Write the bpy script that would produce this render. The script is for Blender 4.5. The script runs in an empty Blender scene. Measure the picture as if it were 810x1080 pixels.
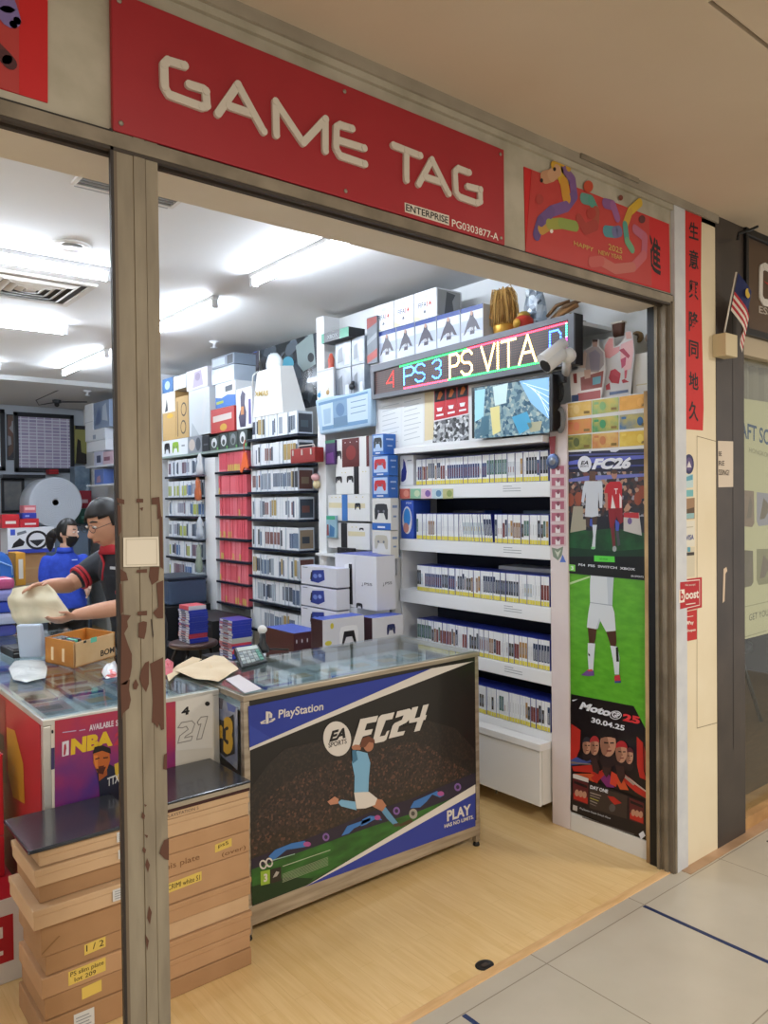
import bpy, bmesh, math, random
from mathutils import Vector, Matrix
rnd = random.Random(7)
SC = bpy.context.scene
COL = SC.collection
V = Vector
# ------------------------------------------------------------------ camera
F_PX, EYE = 811.0, 1.6
YAW, PIT, ROL = 0.68041077, 0.01558236, -0.01095444
FWD = V((math.sin(YAW) * math.cos(PIT), math.cos(YAW) * math.cos(PIT), -math.sin(PIT)))
_r = V((math.cos(YAW), -math.sin(YAW), 0)); _u = _r.cross(FWD)
RGT = _r * math.cos(ROL) + _u * math.sin(ROL)
UPV = -_r * math.sin(ROL) + _u * math.cos(ROL)
CAM = V((0, 0, EYE))
cd = bpy.data.cameras.new('camera'); co = bpy.data.objects.new('camera', cd); COL.objects.link(co)
cd.sensor_fit = 'HORIZONTAL'; cd.sensor_width = 36.0; cd.lens = 36.0 * F_PX / 810.0
cd.clip_start = 0.05; cd.clip_end = 100
co.matrix_world = Matrix(((RGT.x, UPV.x, -FWD.x, CAM.x), (RGT.y, UPV.y, -FWD.y, CAM.y), (RGT.z, UPV.z, -FWD.z, CAM.z), (0, 0, 0, 1)))
SC.camera = co


def ray(px, py):
    return RGT * ((px - 405) / F_PX) - UPV * ((py - 540) / F_PX) + FWD


def on(px, py, X=None, Y=None, Z=None):
    """point of a real wall / floor plane that the survey of the photograph measured"""
    d = ray(px, py)
    t = (X - CAM.x) / d.x if X is not None else (Y - CAM.y) / d.y if Y is not None else (Z - CAM.z) / d.z
    return CAM + d * t


# ------------------------------------------------------------------ materials
def lin(h):
    h = h.lstrip('#')
    c = [int(h[i:i + 2], 16) / 255 for i in (0, 2, 4)]
    return tuple([x / 12.92 if x <= .04045 else ((x + .055) / 1.055) ** 2.4 for x in c]) + (1,)


_mats = {}


def C(h, rough=.55, metal=0., emit=0., spec=.4, coat=0.):
    """plain coloured material, cached"""
    k = (h, rough, metal, emit, spec, coat)
    if k in _mats: return _mats[k]
    m = bpy.data.materials.new('paint_' + h.strip('#')); m.use_nodes = True
    b = m.node_tree.nodes['Principled BSDF']
    b.inputs['Base Color'].default_value = lin(h); b.inputs['Roughness'].default_value = rough
    b.inputs['Metallic'].default_value = metal; b.inputs['Specular IOR Level'].default_value = spec
    if coat:
        b.inputs['Coat Weight'].default_value = coat; b.inputs['Coat Roughness'].default_value = .08
    if emit:
        b.inputs['Emission Color'].default_value = lin(h); b.inputs['Emission Strength'].default_value = emit
    m.diffuse_color = lin(h); _mats[k] = m
    return m


def nodemat(name):
    m = bpy.data.materials.new(name); m.use_nodes = True
    nt = m.node_tree; b = nt.nodes['Principled BSDF']
    def N(t, **kw):
        n = nt.nodes.new(t)
        for k, v in kw.items():
            if k in n.inputs: n.inputs[k].default_value = v
            else: setattr(n, k, v)
        return n
    return m, nt, b, N, nt.links.new


def ramp(N, stops, interp='LINEAR'):
    r = N('ShaderNodeValToRGB'); e = r.color_ramp.elements; r.color_ramp.interpolation = interp
    while len(e) < len(stops): e.new(.5)
    for i, (p, c) in enumerate(stops):
        e[i].position = p; e[i].color = lin(c)
    return r


def noisy(name, c1, c2, scale=6, rough=.6, detail=4, lo=.35, hi=.7, metal=0., coord='Object', stretch=(1, 1, 1), bump=0., mids=None, coat=0.):
    m, nt, b, N, L = nodemat(name)
    tc = N('ShaderNodeTexCoord'); mp = N('ShaderNodeMapping'); mp.inputs['Scale'].default_value = stretch
    n = N('ShaderNodeTexNoise', Scale=scale, Detail=detail)
    L(tc.outputs[coord], mp.inputs['Vector']); L(mp.outputs['Vector'], n.inputs['Vector'])
    st = [(lo, c1)] + (mids or []) + [(hi, c2)]
    r = ramp(N, st); L(n.outputs['Fac'], r.inputs['Fac']); L(r.outputs['Color'], b.inputs['Base Color'])
    b.inputs['Roughness'].default_value = rough; b.inputs['Metallic'].default_value = metal
    if coat: b.inputs['Coat Weight'].default_value = coat
    if bump:
        bp = N('ShaderNodeBump', Strength=bump, Distance=.004); L(n.outputs['Fac'], bp.inputs['Height']); L(bp.outputs['Normal'], b.inputs['Normal'])
    return m


def voro(name, cols, scale, rough=.5, stretch=(1, 1, 1), coord='Object', coat=0.):
    """printed picture made of many coloured patches (crowd, collage, pile of prints)"""
    m, nt, b, N, L = nodemat(name)
    tc = N('ShaderNodeTexCoord'); mp = N('ShaderNodeMapping'); mp.inputs['Scale'].default_value = stretch
    v = N('ShaderNodeTexVoronoi', Scale=scale); sp = N('ShaderNodeSeparateColor')
    L(tc.outputs[coord], mp.inputs['Vector']); L(mp.outputs['Vector'], v.inputs['Vector']); L(v.outputs['Color'], sp.inputs['Color'])
    r = ramp(N, [(i / len(cols), c) for i, c in enumerate(cols)], 'CONSTANT')
    L(sp.outputs['Red'], r.inputs['Fac']); L(r.outputs['Color'], b.inputs['Base Color'])
    b.inputs['Roughness'].default_value = rough
    if coat: b.inputs['Coat Weight'].default_value = coat
    return m


WHITE = C('#e9ebee', .5); OFFW = C('#d9d6cd', .6); BLACK = C('#101113', .4); DARK = C('#26282c', .5)
STEEL = noisy('brushed_steel', '#a89e90', '#c8bfb0', 3, .32, metal=.85, stretch=(1, 1, 40))
ALU = noisy('worn_aluminium', '#8a8478', '#b4ac9c', 9, .42, metal=.7)
CARD = noisy('cardboard', '#ad8660', '#b9926c', 5, .85)
CARD2 = noisy('cardboard_dark', '#9c7650', '#a9825c', 5, .85)
CARD3 = noisy('cardboard_pale', '#bf9d78', '#c9a985', 5, .85)


# ------------------------------------------------------------------ mesh builder
def obox(o):
    return o


class MB:
    def __init__(s): s.v = []; s.f = []; s.mi = []; s.ms = []; s.sm = []
    def idx(s, m):
        if m not in s.ms: s.ms.append(m)
        return s.ms.index(m)
    def add(s, vs, fs, m, smooth=False):
        o = len(s.v); s.v += [V(p) for p in vs]; k = s.idx(m)
        for f in fs: s.f.append([o + i for i in f]); s.mi.append(k); s.sm.append(smooth)
        return s
    def poly(s, pts, m): return s.add(pts, [list(range(len(pts)))], m)
    def box(s, a, b, m, mats=None):
        (x0, y0, z0), (x1, y1, z1) = a, b
        x0, x1 = min(x0, x1), max(x0, x1); y0, y1 = min(y0, y1), max(y0, y1); z0, z1 = min(z0, z1), max(z0, z1)
        vs = [(x0, y0, z0), (x1, y0, z0), (x1, y1, z0), (x0, y1, z0), (x0, y0, z1), (x1, y0, z1), (x1, y1, z1), (x0, y1, z1)]
        fs = [(3, 2, 1, 0), (4, 5, 6, 7), (0, 1, 5, 4), (1, 2, 6, 5), (2, 3, 7, 6), (3, 0, 4, 7)]
        nm = ['bottom', 'top', 'front', 'right', 'back', 'left']
        o = len(s.v); s.v += [V(p) for p in vs]
        for n, f in zip(nm, fs):
            s.f.append([o + i for i in f]); s.mi.append(s.idx((mats or {}).get(n, m))); s.sm.append(False)
        return s
    def obox(s, c, ax, ay, az, m, mats=None):
        """box from a corner and three edge vectors"""
        c = V(c); ax = V(ax); ay = V(ay); az = V(az)
        vs = [c, c + ax, c + ax + ay, c + ay]; vs += [p + az for p in vs]
        fs = [(3, 2, 1, 0), (4, 5, 6, 7), (0, 1, 5, 4), (1, 2, 6, 5), (2, 3, 7, 6), (3, 0, 4, 7)]
        if ax.cross(ay).dot(az) < 0: fs = [f[::-1] for f in fs]
        nm = ['bottom', 'top', 'front', 'right', 'back', 'left']
        o = len(s.v); s.v += vs
        for n, f in zip(nm, fs):
            s.f.append([o + i for i in f]); s.mi.append(s.idx((mats or {}).get(n, m))); s.sm.append(False)
        return s
    def prism(s, pts, ext, m, side=None):
        pts = [V(p) for p in pts]; e = V(ext); n = len(pts)
        nn = V((0, 0, 0))
        for i in range(n): nn += pts[i].cross(pts[(i + 1) % n])
        if nn.dot(e) < 0: pts.reverse()
        o = len(s.v); s.v += pts + [p + e for p in pts]; k = s.idx(m); ks = s.idx(side or m)
        s.f.append([o + i for i in range(n)][::-1]); s.mi.append(ks); s.sm.append(False)
        s.f.append([o + n + i for i in range(n)]); s.mi.append(k); s.sm.append(False)
        for i in range(n):
            j = (i + 1) % n; s.f.append([o + i, o + j, o + n + j, o + n + i]); s.mi.append(ks); s.sm.append(False)
        return s
    def tube(s, pts, r, m, seg=8):
        pts = [V(p) for p in pts]; n = len(pts); rs = r if isinstance(r, (list, tuple)) else [r] * n
        o = len(s.v); k = s.idx(m); a = None
        for i, p in enumerate(pts):
            t = (pts[min(i + 1, n - 1)] - pts[max(i - 1, 0)]).normalized()
            if a is None:
                a = t.orthogonal().normalized()
            a = (a - t * a.dot(t)).normalized(); b = t.cross(a)
            for j in range(seg):
                q = 2 * math.pi * j / seg
                s.v.append(p + (a * math.cos(q) + b * math.sin(q)) * rs[i])
        for i in range(n - 1):
            for j in range(seg):
                j2 = (j + 1) % seg
                s.f.append([o + i * seg + j, o + i * seg + j2, o + (i + 1) * seg + j2, o + (i + 1) * seg + j]); s.mi.append(k); s.sm.append(True)
        s.f.append([o + j for j in range(seg)][::-1]); s.mi.append(k); s.sm.append(False)
        s.f.append([o + (n - 1) * seg + j for j in range(seg)]); s.mi.append(k); s.sm.append(False)
        return s
    def lathe(s, prof, c, m, seg=20, ax=(1, 0, 0), ay=(0, 1, 0), az=(0, 0, 1)):
        c = V(c); ax = V(ax); ay = V(ay); az = V(az); o = len(s.v); k = s.idx(m); n = len(prof)
        for r, z in prof:
            for j in range(seg):
                q = 2 * math.pi * j / seg
                s.v.append(c + ax * (r * math.cos(q)) + ay * (r * math.sin(q)) + az * z)
        for i in range(n - 1):
            for j in range(seg):
                j2 = (j + 1) % seg
                s.f.append([o + i * seg + j, o + i * seg + j2, o + (i + 1) * seg + j2, o + (i + 1) * seg + j]); s.mi.append(k); s.sm.append(True)
        s.f.append([o + j for j in range(seg)][::-1]); s.mi.append(k); s.sm.append(False)
        s.f.append([o + (n - 1) * seg + j for j in range(seg)]); s.mi.append(k); s.sm.append(False)
        return s
    def ball(s, c, r, m, seg=14, rings=9):
        rx, ry, rz = r if isinstance(r, (tuple, list)) else (r, r, r)
        o = len(s.v); k = s.idx(m); c = V(c)
        for i in range(rings + 1):
            t = math.pi * i / rings
            for j in range(seg):
                q = 2 * math.pi * j / seg
                s.v.append(c + V((rx * math.sin(t) * math.cos(q), ry * math.sin(t) * math.sin(q), -rz * math.cos(t))))
        for i in range(rings):
            for j in range(seg):
                j2 = (j + 1) % seg
                s.f.append([o + i * seg + j, o + i * seg + j2, o + (i + 1) * seg + j2, o + (i + 1) * seg + j]); s.mi.append(k); s.sm.append(True)
        return s
    def build(s, name, parent=None, bevel=0, loc=None, weld=False):
        if parent is not None: L = WL[parent.name]
        elif loc is not None: L = V(loc)
        else:
            xs = [p.x for p in s.v]; ys = [p.y for p in s.v]; zs = [p.z for p in s.v]
            L = V(((min(xs) + max(xs)) / 2, (min(ys) + max(ys)) / 2, min(zs)))
        me = bpy.data.meshes.new(name)
        me.from_pydata([p - L for p in s.v], [], s.f)
        for m in s.ms: me.materials.append(m)
        me.polygons.foreach_set('material_index', s.mi); me.polygons.foreach_set('use_smooth', s.sm)
        me.update()
        o = bpy.data.objects.new(name, me); COL.objects.link(o)
        if parent is not None: o.parent = parent
        else: o.location = L
        WL[o.name] = L
        if weld:
            bm = bmesh.new(); bm.from_mesh(me); bmesh.ops.remove_doubles(bm, verts=bm.verts, dist=1e-5); bm.to_mesh(me); bm.free()
        if bevel:
            b = o.modifiers.new('soft_edges', 'BEVEL'); b.width = bevel; b.segments = 2; b.limit_method = 'ANGLE'; b.angle_limit = .9
        return o


WL = {}


def tag(o, label, cat, group=None, kind=None):
    if label: o['label'] = label
    if cat: o['category'] = cat
    if group: o['group'] = group
    if kind: o['kind'] = kind
    return o


def thing(name, loc, label, cat, group=None):
    o = bpy.data.objects.new(name, None); COL.objects.link(o); o.location = loc; o.empty_display_size = .05
    WL[o.name] = V(loc)
    return tag(o, label, cat, group)


def struct(o): o['kind'] = 'structure'; return o


def dup(root, loc, label=None, group=None):
    """a copy of a thing with copies of its parts and their sub-parts"""
    r = root.copy(); COL.objects.link(r); r.location = loc; WL[r.name] = V(loc)
    if label: r['label'] = label
    if group: r['group'] = group
    for ch in list(root.children):
        c = ch.copy(); COL.objects.link(c); c.parent = r; WL[c.name] = V(loc)
        for g in ch.children:
            d = g.copy(); COL.objects.link(d); d.parent = c; WL[d.name] = V(loc)
    return r


# ------------------------------------------------------------------ flat printed artwork and lettering on real surfaces
class Plane:
    """a real flat surface: a point on it and its outward normal"""
    def __init__(s, p, n): s.p = V(p); s.n = V(n).normalized()
    def at(s, px, py, k=0):
        d = ray(px, py); t = (s.p - CAM).dot(s.n) / d.dot(s.n)
        return CAM + d * t + s.n * (k * .0007)


def pp(mb, pl, pts, m, k=1):
    q = [pl.at(x, y, k) for x, y in pts]
    nn = V((0, 0, 0))
    for i in range(len(q)): nn += (q[i] - q[0]).cross(q[(i + 1) % len(q)] - q[0])
    if nn.dot(pl.n) < 0: q.reverse()
    return mb.poly(q, m)


def ell(cx, cy, rx, ry, n=24, a0=0, a1=360, tilt=0):
    t = math.radians(tilt); out = []
    for i in range(n):
        a = math.radians(a0 + (a1 - a0) * i / (n if a1 - a0 == 360 else n - 1))
        x, y = rx * math.cos(a), ry * math.sin(a)
        out.append((cx + x * math.cos(t) - y * math.sin(t), cy + x * math.sin(t) + y * math.cos(t)))
    return out


_txt = {}


def text_geo(s, bold=0.):
    k = (s, bold)
    if k in _txt: return _txt[k]
    cu = bpy.data.curves.new('glyphs', 'FONT'); cu.body = s; cu.resolution_u = 3; cu.offset = bold
    ob = bpy.data.objects.new('glyphs', cu); COL.objects.link(ob)
    bpy.context.view_layer.update()
    ev = ob.evaluated_get(bpy.context.evaluated_depsgraph_get()); me = ev.to_mesh()
    vs = [(v.co.x, v.co.y) for v in me.vertices]; fs = [list(p.vertices) for p in me.polygons]
    ev.to_mesh_clear(); bpy.data.objects.remove(ob); bpy.data.curves.remove(cu)
    if not vs: vs = [(0, 0), (1, 0), (1, 1)]; fs = []
    x0 = min(v[0] for v in vs); x1 = max(v[0] for v in vs); y0 = min(v[1] for v in vs); y1 = max(v[1] for v in vs)
    vs = [((x - x0) / max(x1 - x0, 1e-6), (y - y0) / max(y1 - y0, 1e-6)) for x, y in vs]
    _txt[k] = (vs, fs); return _txt[k]


def pt(mb, pl, s, bl, br, tl, m, k=2, bold=0., depth=0):
    """lettering on a surface: baseline from bl to br, cap height towards tl (shear follows tl)"""
    vs, fs = text_geo(s, bold)
    O = pl.at(*bl, k); A = pl.at(*br, k) - O; B = pl.at(*tl, k) - O
    q = [O + A * x + B * y for x, y in vs]
    flip = A.cross(B).dot(pl.n) < 0
    mb.add(q, [f[::-1] for f in fs] if flip else fs, m)
    if depth:
        mb.add([p + pl.n * depth for p in q], [f[::-1] for f in fs] if flip else fs, m)
    return mb


def ribbon(mb, pl, pts, w, m, k=2, depth=0., closed=False, rnd_end=True):
    """thick stroke along a polyline on a surface (w in metres), joints rounded; depth raises it"""
    P = [pl.at(x, y, k) for x, y in pts]
    if closed: P.append(P[0])
    for i in range(len(P) - 1):
        a, b = P[i], P[i + 1]; d = (b - a).normalized(); sd = pl.n.cross(d) * (w / 2)
        off = pl.n * ((depth + .0004 * (i % 3)) if depth else .00008 * (i % 2))
        quad = [a - sd, b - sd, b + sd, a + sd]
        if depth: mb.prism(quad, off, m)
        else: mb.poly([p + off for p in quad], m)
    for i, p in enumerate(P):
        if not rnd_end and i in (0, len(P) - 1): continue
        u = V((0, 0, 1)) if abs(pl.n.z) < .9 else V((1, 0, 0)); u = (u - pl.n * u.dot(pl.n)).normalized(); r = u.cross(pl.n)
        c = [p + (u * math.cos(a) + r * math.sin(a)) * (w / 2) for a in [j * math.pi / 6 for j in range(12)]]
        c.reverse()
        if depth: mb.prism(c, pl.n * (depth + .0013 + .0004 * (i % 4)), m)
        else: mb.poly([q + pl.n * .0002 for q in c], m) if (c[1] - c[0]).cross(c[2] - c[1]).dot(pl.n) > 0 else mb.poly([q + pl.n * .0002 for q in c[::-1]], m)
    return mb


def slab(mb, pl, quad, m, thick=.002, side=None):
    """a sheet / board of real thickness lying on a surface"""
    q = [pl.at(x, y, 0) for x, y in quad]
    return mb.prism(q, pl.n * thick, m, side)


def side_box(X, tl, br, depth, m, mats=None):
    """box standing against the long right wall: its face towards the aisle in plane X, from the top-left to the bottom-right corner seen"""
    a = on(*tl, X=X); b = on(*br, X=X)
    return (X, b.y, b.z), (X + depth, a.y, a.z)
# ================================================================== THE SETTING
def wood_floor():
    m, nt, b, N, L = nodemat('laminate_floor')
    tc = N('ShaderNodeTexCoord'); mp = N('ShaderNodeMapping'); mp.inputs['Rotation'].default_value = (0, 0, math.pi / 2)
    br = N('ShaderNodeTexBrick', Scale=1.0, offset=.37); br.inputs['Brick Width'].default_value = .62; br.inputs['Row Height'].default_value = .065
    br.inputs['Mortar Size'].default_value = .0006; br.inputs['Color1'].default_value = lin('#e0bf88'); br.inputs['Color2'].default_value = lin('#d6b276'); br.inputs['Mortar'].default_value = lin('#b98f52')
    L(tc.outputs['Object'], mp.inputs['Vector']); L(mp.outputs['Vector'], br.inputs['Vector'])
    mp2 = N('ShaderNodeMapping'); mp2.inputs['Scale'].default_value = (22, 1.6, 1); n = N('ShaderNodeTexNoise', Scale=2.2, Detail=5, Distortion=1.2)
    L(tc.outputs['Object'], mp2.inputs['Vector']); L(mp2.outputs['Vector'], n.inputs['Vector'])
    r = ramp(N, [(.3, '#d0ac70'), (.7, '#e8cb97')]); L(n.outputs['Fac'], r.inputs['Fac'])
    mx = N('ShaderNodeMix', data_type='RGBA'); mx.inputs[0].default_value = .45
    L(br.outputs['Color'], mx.inputs[6]); L(r.outputs['Color'], mx.inputs[7]); L(mx.outputs[2], b.inputs['Base Color'])
    b.inputs['Roughness'].default_value = .33
    return m


def tile_floor():
    m, nt, b, N, L = nodemat('corridor_tile')
    tc = N('ShaderNodeTexCoord'); mp = N('ShaderNodeMapping'); mp.inputs['Location'].default_value = (-2.07 + .595 * 4, -1.1 + .595 * 8, 0)
    br = N('ShaderNodeTexBrick', Scale=1.0, offset=0); br.inputs['Brick Width'].default_value = .595; br.inputs['Row Height'].default_value = .595
    br.inputs['Mortar Size'].default_value = .0022; br.inputs['Color1'].default_value = lin('#b5ac9c'); br.inputs['Color2'].default_value = lin('#b0a797'); br.inputs['Mortar'].default_value = lin('#5c4a3a')
    L(tc.outputs['Object'], mp.inputs['Vector']); L(mp.outputs['Vector'], br.inputs['Vector'])
    n = N('ShaderNodeTexNoise', Scale=5, Detail=5); L(tc.outputs['Object'], n.inputs['Vector'])
    r = ramp(N, [(.3, '#a89f8e'), (.75, '#bfb6a7')]); L(n.outputs['Fac'], r.inputs['Fac'])
    mx = N('ShaderNodeMix', data_type='RGBA', blend_type='MIX'); mx.inputs[0].default_value = .35
    L(br.outputs['Color'], mx.inputs[6]); L(r.outputs['Color'], mx.inputs[7]); L(mx.outputs[2], b.inputs['Base Color'])
    b.inputs['Roughness'].default_value = .3
    return m


CEILM = C('#e3e4e4', .7)
CORRC = noisy('corridor_ceiling_paint', '#c9b9a2', '#d0c1ab', 1.5, .7)
PLAST = noisy('stained_plaster', '#9d9682', '#bab3a1', 7, .75, detail=8, lo=.3, hi=.65, bump=.15)
CREAM = noisy('cream_panel', '#dccdac', '#e4d7ba', 3, .5)
FRAME = noisy('aged_metal_frame', '#746a5a', '#938876', 8, .5, metal=.35)


def sbox(name, a, b, m, bevel=0, mats=None):
    o = MB().box(a, b, m, mats).build(name, bevel=bevel, loc=(0, 0, 0)); return struct(o)


sbox('floor', (-3, 1.802, -.12), (3.42, 10.6, 0), wood_floor())
sbox('floor_corridor', (-4, -5, -.12), (7, 1.766, 0), tile_floor())
sbox('trim_1', (-3, 1.766, -.12), (3.0, 1.802, .004), noisy('threshold_wood', '#c9a06c', '#dab382', 9, .5, stretch=(1, 6, 6)), bevel=.003)
sbox('trim_2', (3.03, 1.705, -.12), (7, 1.768, .002), noisy('threshold_marble', '#9c7b5c', '#b8977a', 6, .35))
struct(MB().box((-3, 1.95, 2.9), (3.42, 8.4, 2.96), CEILM).box((-3, 8.4, 2.85), (3.42, 10.6, 2.96), C('#c9cbcc', .7)).build('ceiling', loc=(0, 0, 0)))  # rear part in darker grey: its weaker light is put into the colour
cc = MB().box((-4, -5, 2.86), (7, 1.0, 2.95), CORRC).box((-4, 1.012, 2.86), (7, 1.765, 2.95), CORRC)
cc.box((-4, .99, 2.90), (1.9, 1.03, 2.95), CORRC).box((1.9, .99, 2.895), (7, 1.03, 2.95), BLACK)
cc.box((-4, 1.0, 2.86), (1.9, 1.012, 2.9), CORRC)
struct(cc.build('ceiling_corridor', loc=(0, 0, 0)))
# walls of the shop
PAINT = noisy('painted_wall', '#dcdedd', '#e6e7e6', 2, .7)
sbox('wall_right', (3.36, 1.86, 0), (3.42, 10.6, 2.96), PAINT)
sbox('wall_back', (-3, 10.5, 0), (3.36, 10.6, 2.96), C('#aeb6c0', .7))
sbox('wall_left', (-3, 1.95, 0), (-2.94, 10.5, 2.96), PAINT)
# header over the opening, soffit and metal channel
hd = MB().box((-3, 1.765, 2.45), (3.03, 1.97, 2.96), PLAST, {'back': CEILM})
struct(hd.build('wall_header', loc=(0, 0, 0)))
sbox('wall_header_soffit', (-3, 1.80, 2.415), (3.0, 1.975, 2.452), noisy('soffit_paint', '#d6cdbd', '#ded6c8', 3, .7))
ch = MB().box((-3, 1.752, 2.412), (3.0, 1.80, 2.444), FRAME).box((-3, 1.757, 2.444), (3.0, 1.80, 2.4505), C('#2a2623', .6))
ch.box((-3, 1.754, 2.404), (3.0, 1.768, 2.414), C('#40372f', .6)).box((-3, 1.785, 2.404), (3.0, 1.80, 2.414), C('#40372f', .6))
struct(ch.build('trim_lintel', loc=(0, 0, 0)))
cm = MB().box((-3, 1.742, 2.825), (3.36, 1.766, 2.861), noisy('grey_cove', '#948b7b', '#a69d8c', 6, .6)).box((-3, 1.752, 2.805), (3.36, 1.766, 2.826), PLAST)
cm.box((2.35, 1.735, 2.842), (2.72, 1.744, 2.8605), ALU)
struct(cm.build('trim_cornice', loc=(0, 0, 0)))

# the chipped column between the two openings
def chipped():
    m, nt, b, N, L = nodemat('chipped_paint')
    n = N('ShaderNodeTexNoise', Scale=9, Detail=8); tc = N('ShaderNodeTexCoord'); mp = N('ShaderNodeMapping'); mp.inputs['Scale'].default_value = (3, 3, .5)
    L(tc.outputs['Object'], mp.inputs['Vector']); L(mp.outputs['Vector'], n.inputs['Vector'])
    r = ramp(N, [(.3, '#7d7260'), (.7, '#958a75')]); L(n.outputs['Fac'], r.inputs['Fac']); L(r.outputs['Color'], b.inputs['Base Color'])
    b.inputs['Roughness'].default_value = .6
    return m


BROWN = C('#5a3a2c', .7)
colm = MB().box((.648, 1.762, 0), (.744, 1.80, 2.452), BROWN)
pn = chipped()
colm.box((.6455, 1.756, 0), (.683, 1.79, 2.452), pn).box((.685, 1.7545, 0), (.712, 1.8, 2.452), pn).box((.714, 1.756, 0), (.7435, 1.8, 2.452), pn)
colm.box((.683, 1.7575, 0), (.685, 1.8, 2.452), C('#8b7a5e', .7)).box((.712, 1.7575, 0), (.714, 1.8, 2.452), C('#8b7a5e', .7))
colm.box((.631, 1.754, 0), (.638, 1.766, 2.452), C('#2c2420', .5)).box((.638, 1.755, 0), (.6455, 1.775, 2.452), C('#6a5c4a', .5))
pc = Plane((0, 1.7538, 0), (0, -1, 0))
chips = [
 [(127, 600), (133, 604), (135, 612), (127, 613)], [(158, 598), (168, 598), (167, 612), (160, 617), (157, 608)],
 [(144, 601), (155, 600), (155, 604), (144, 604)], [(165, 615), (172, 612), (172, 652), (166, 652), (161, 646), (167, 640)],
 [(145, 645), (155, 644), (155, 649), (145, 649)], [(146, 657), (151, 655), (155, 656), (154, 666), (152, 674), (146, 672)],
 [(128, 648), (138, 649), (134, 655), (135, 661), (131, 668), (135, 680), (139, 690), (139, 703), (137, 714), (133, 722), (127, 722)],
 [(127, 722), (137, 716), (136, 727), (138, 738), (136, 747), (130, 752), (128, 760)],
 [(158, 700), (166, 696), (172, 693), (173, 769), (170, 770), (168, 762), (166, 768), (163, 763), (160, 762), (161, 740), (160, 720)],
 [(147, 716), (149, 706), (153, 699), (157, 697), (157, 721), (154, 730), (150, 724)], [(140, 722), (143, 716), (146, 722), (144, 727), (141, 727)],
 [(173, 796), (176, 794), (176, 812), (172, 811)], [(170, 893), (173, 886), (178, 884), (178, 907), (174, 906), (168, 900)],
 [(123, 525), (131, 527), (131, 532), (124, 530)], [(144, 526), (151, 526), (151, 530), (144, 530)], [(160, 525), (168, 524), (170, 545), (166, 548), (166, 532), (160, 532)],
 [(147, 536), (151, 535), (150, 539)], [(124, 532), (127, 534), (128, 560), (125, 566)], [(168, 545), (171, 545), (172, 600), (169, 598)],
 [(126, 615), (128, 616), (130, 645), (127, 648)], [(150, 856), (153, 860), (152, 864), (149, 862)], [(152, 848), (155, 849), (153, 851)],
 [(152, 880), (156, 881), (155, 884)], [(151, 893), (154, 896), (153, 900), (150, 897)], [(155, 905), (158, 912), (156, 920), (153, 912)], [(157, 955), (160, 962), (158, 975), (155, 968)], [(153, 985), (157, 992), (155, 1003)],
]
for c in chips: pp(colm, pc, c, BROWN, 1)
pp(colm, pc, [(159, 653), (160, 653), (162, 670), (161, 674)], C('#38302a', .7), 1)
struct(colm.build('column', loc=(0, 0, 0)))
st = MB(); slab(st, Plane((0, 1.7525, 0), (0, -1, 0)), [(130, 567), (167, 566), (168, 597), (130, 598)], C('#d9d0be', .5), .0008)
ss = MB(); pf = Plane((0, 1.7517, 0), (0, -1, 0))
ribbon(ss, pf, [(133, 569), (165, 568.5), (165.5, 595), (133, 596)], .0012, C('#b3a994', .6), 1, closed=True)
o = st.build('sticker'); tag(o, 'plain square white sticker stuck on the chipped metal column', 'sticker'); ss.build('printed_border', o)
bpy.context.view_layer.update()

# right jamb, cream pillar, dark pillar
j = MB().box((2.982, 1.828, 0), (3.0, 1.868, 2.42), BLACK).box((2.99, 1.80, 0), (3.0, 1.828, 2.42), BLACK)
j.box((2.968, 1.812, 0), (3.0, 1.826, 2.42), FRAME).box((2.978, 1.79, 0), (3.0, 1.812, 2.42), FRAME).box((2.966, 1.772, 0), (3.0, 1.79, 2.42), FRAME)
j.box((2.976, 1.752, 0), (3.0, 1.772, 2.42), C('#6d6253', .6)).box((2.985, 1.748, 0), (3.0, 1.756, 2.42), FRAME)
struct(j.build('door_jamb', loc=(0, 0, 0)))
pil = MB().box((3.0005, 1.748, 0), (3.085, 1.866, 2.86), noisy('pale_edge_paint', '#c3c6cb', '#d0d2d4', 12, .5)).box((3.085, 1.752, 0), (3.345, 1.866, 2.86), CREAM)
pf = Plane((0, 1.752, 0), (0, -1, 0))
GRO = C('#8a7c63', .7)
for pts in ([(735, 460), (735, 768)], [(735, 768), (757, 762)], [(735, 460), (757, 466)]): ribbon(pil, pf, pts, .003, GRO, 1)
struct(pil.build('wall_pillar', loc=(0, 0, 0)))
dk = noisy('dark_stone_cladding', '#362f2b', '#463d37', 4, .4)
dp = MB().box((3.345, 1.75, 0), (3.605, 2.0, 2.86), dk)
pd = Plane((0, 1.75, 0), (0, -1, 0)); ribbon(dp, pd, [(772.5, 300), (773.5, 790)], .004, C('#1c1816', .6), 1)
pp(dp, pd, [(763, 600), (766, 598), (767, 602), (765, 605), (764, 634), (762, 636)], C('#d0b9a0', .7), 1)
struct(dp.build('wall_pillar_dark', loc=(0, 0, 0)))

# ------------------------------------------------------------------ lamps of the shop: fluorescent battens
TUBE = C('#e6f1ff', .4, 0, 104.0)


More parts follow.
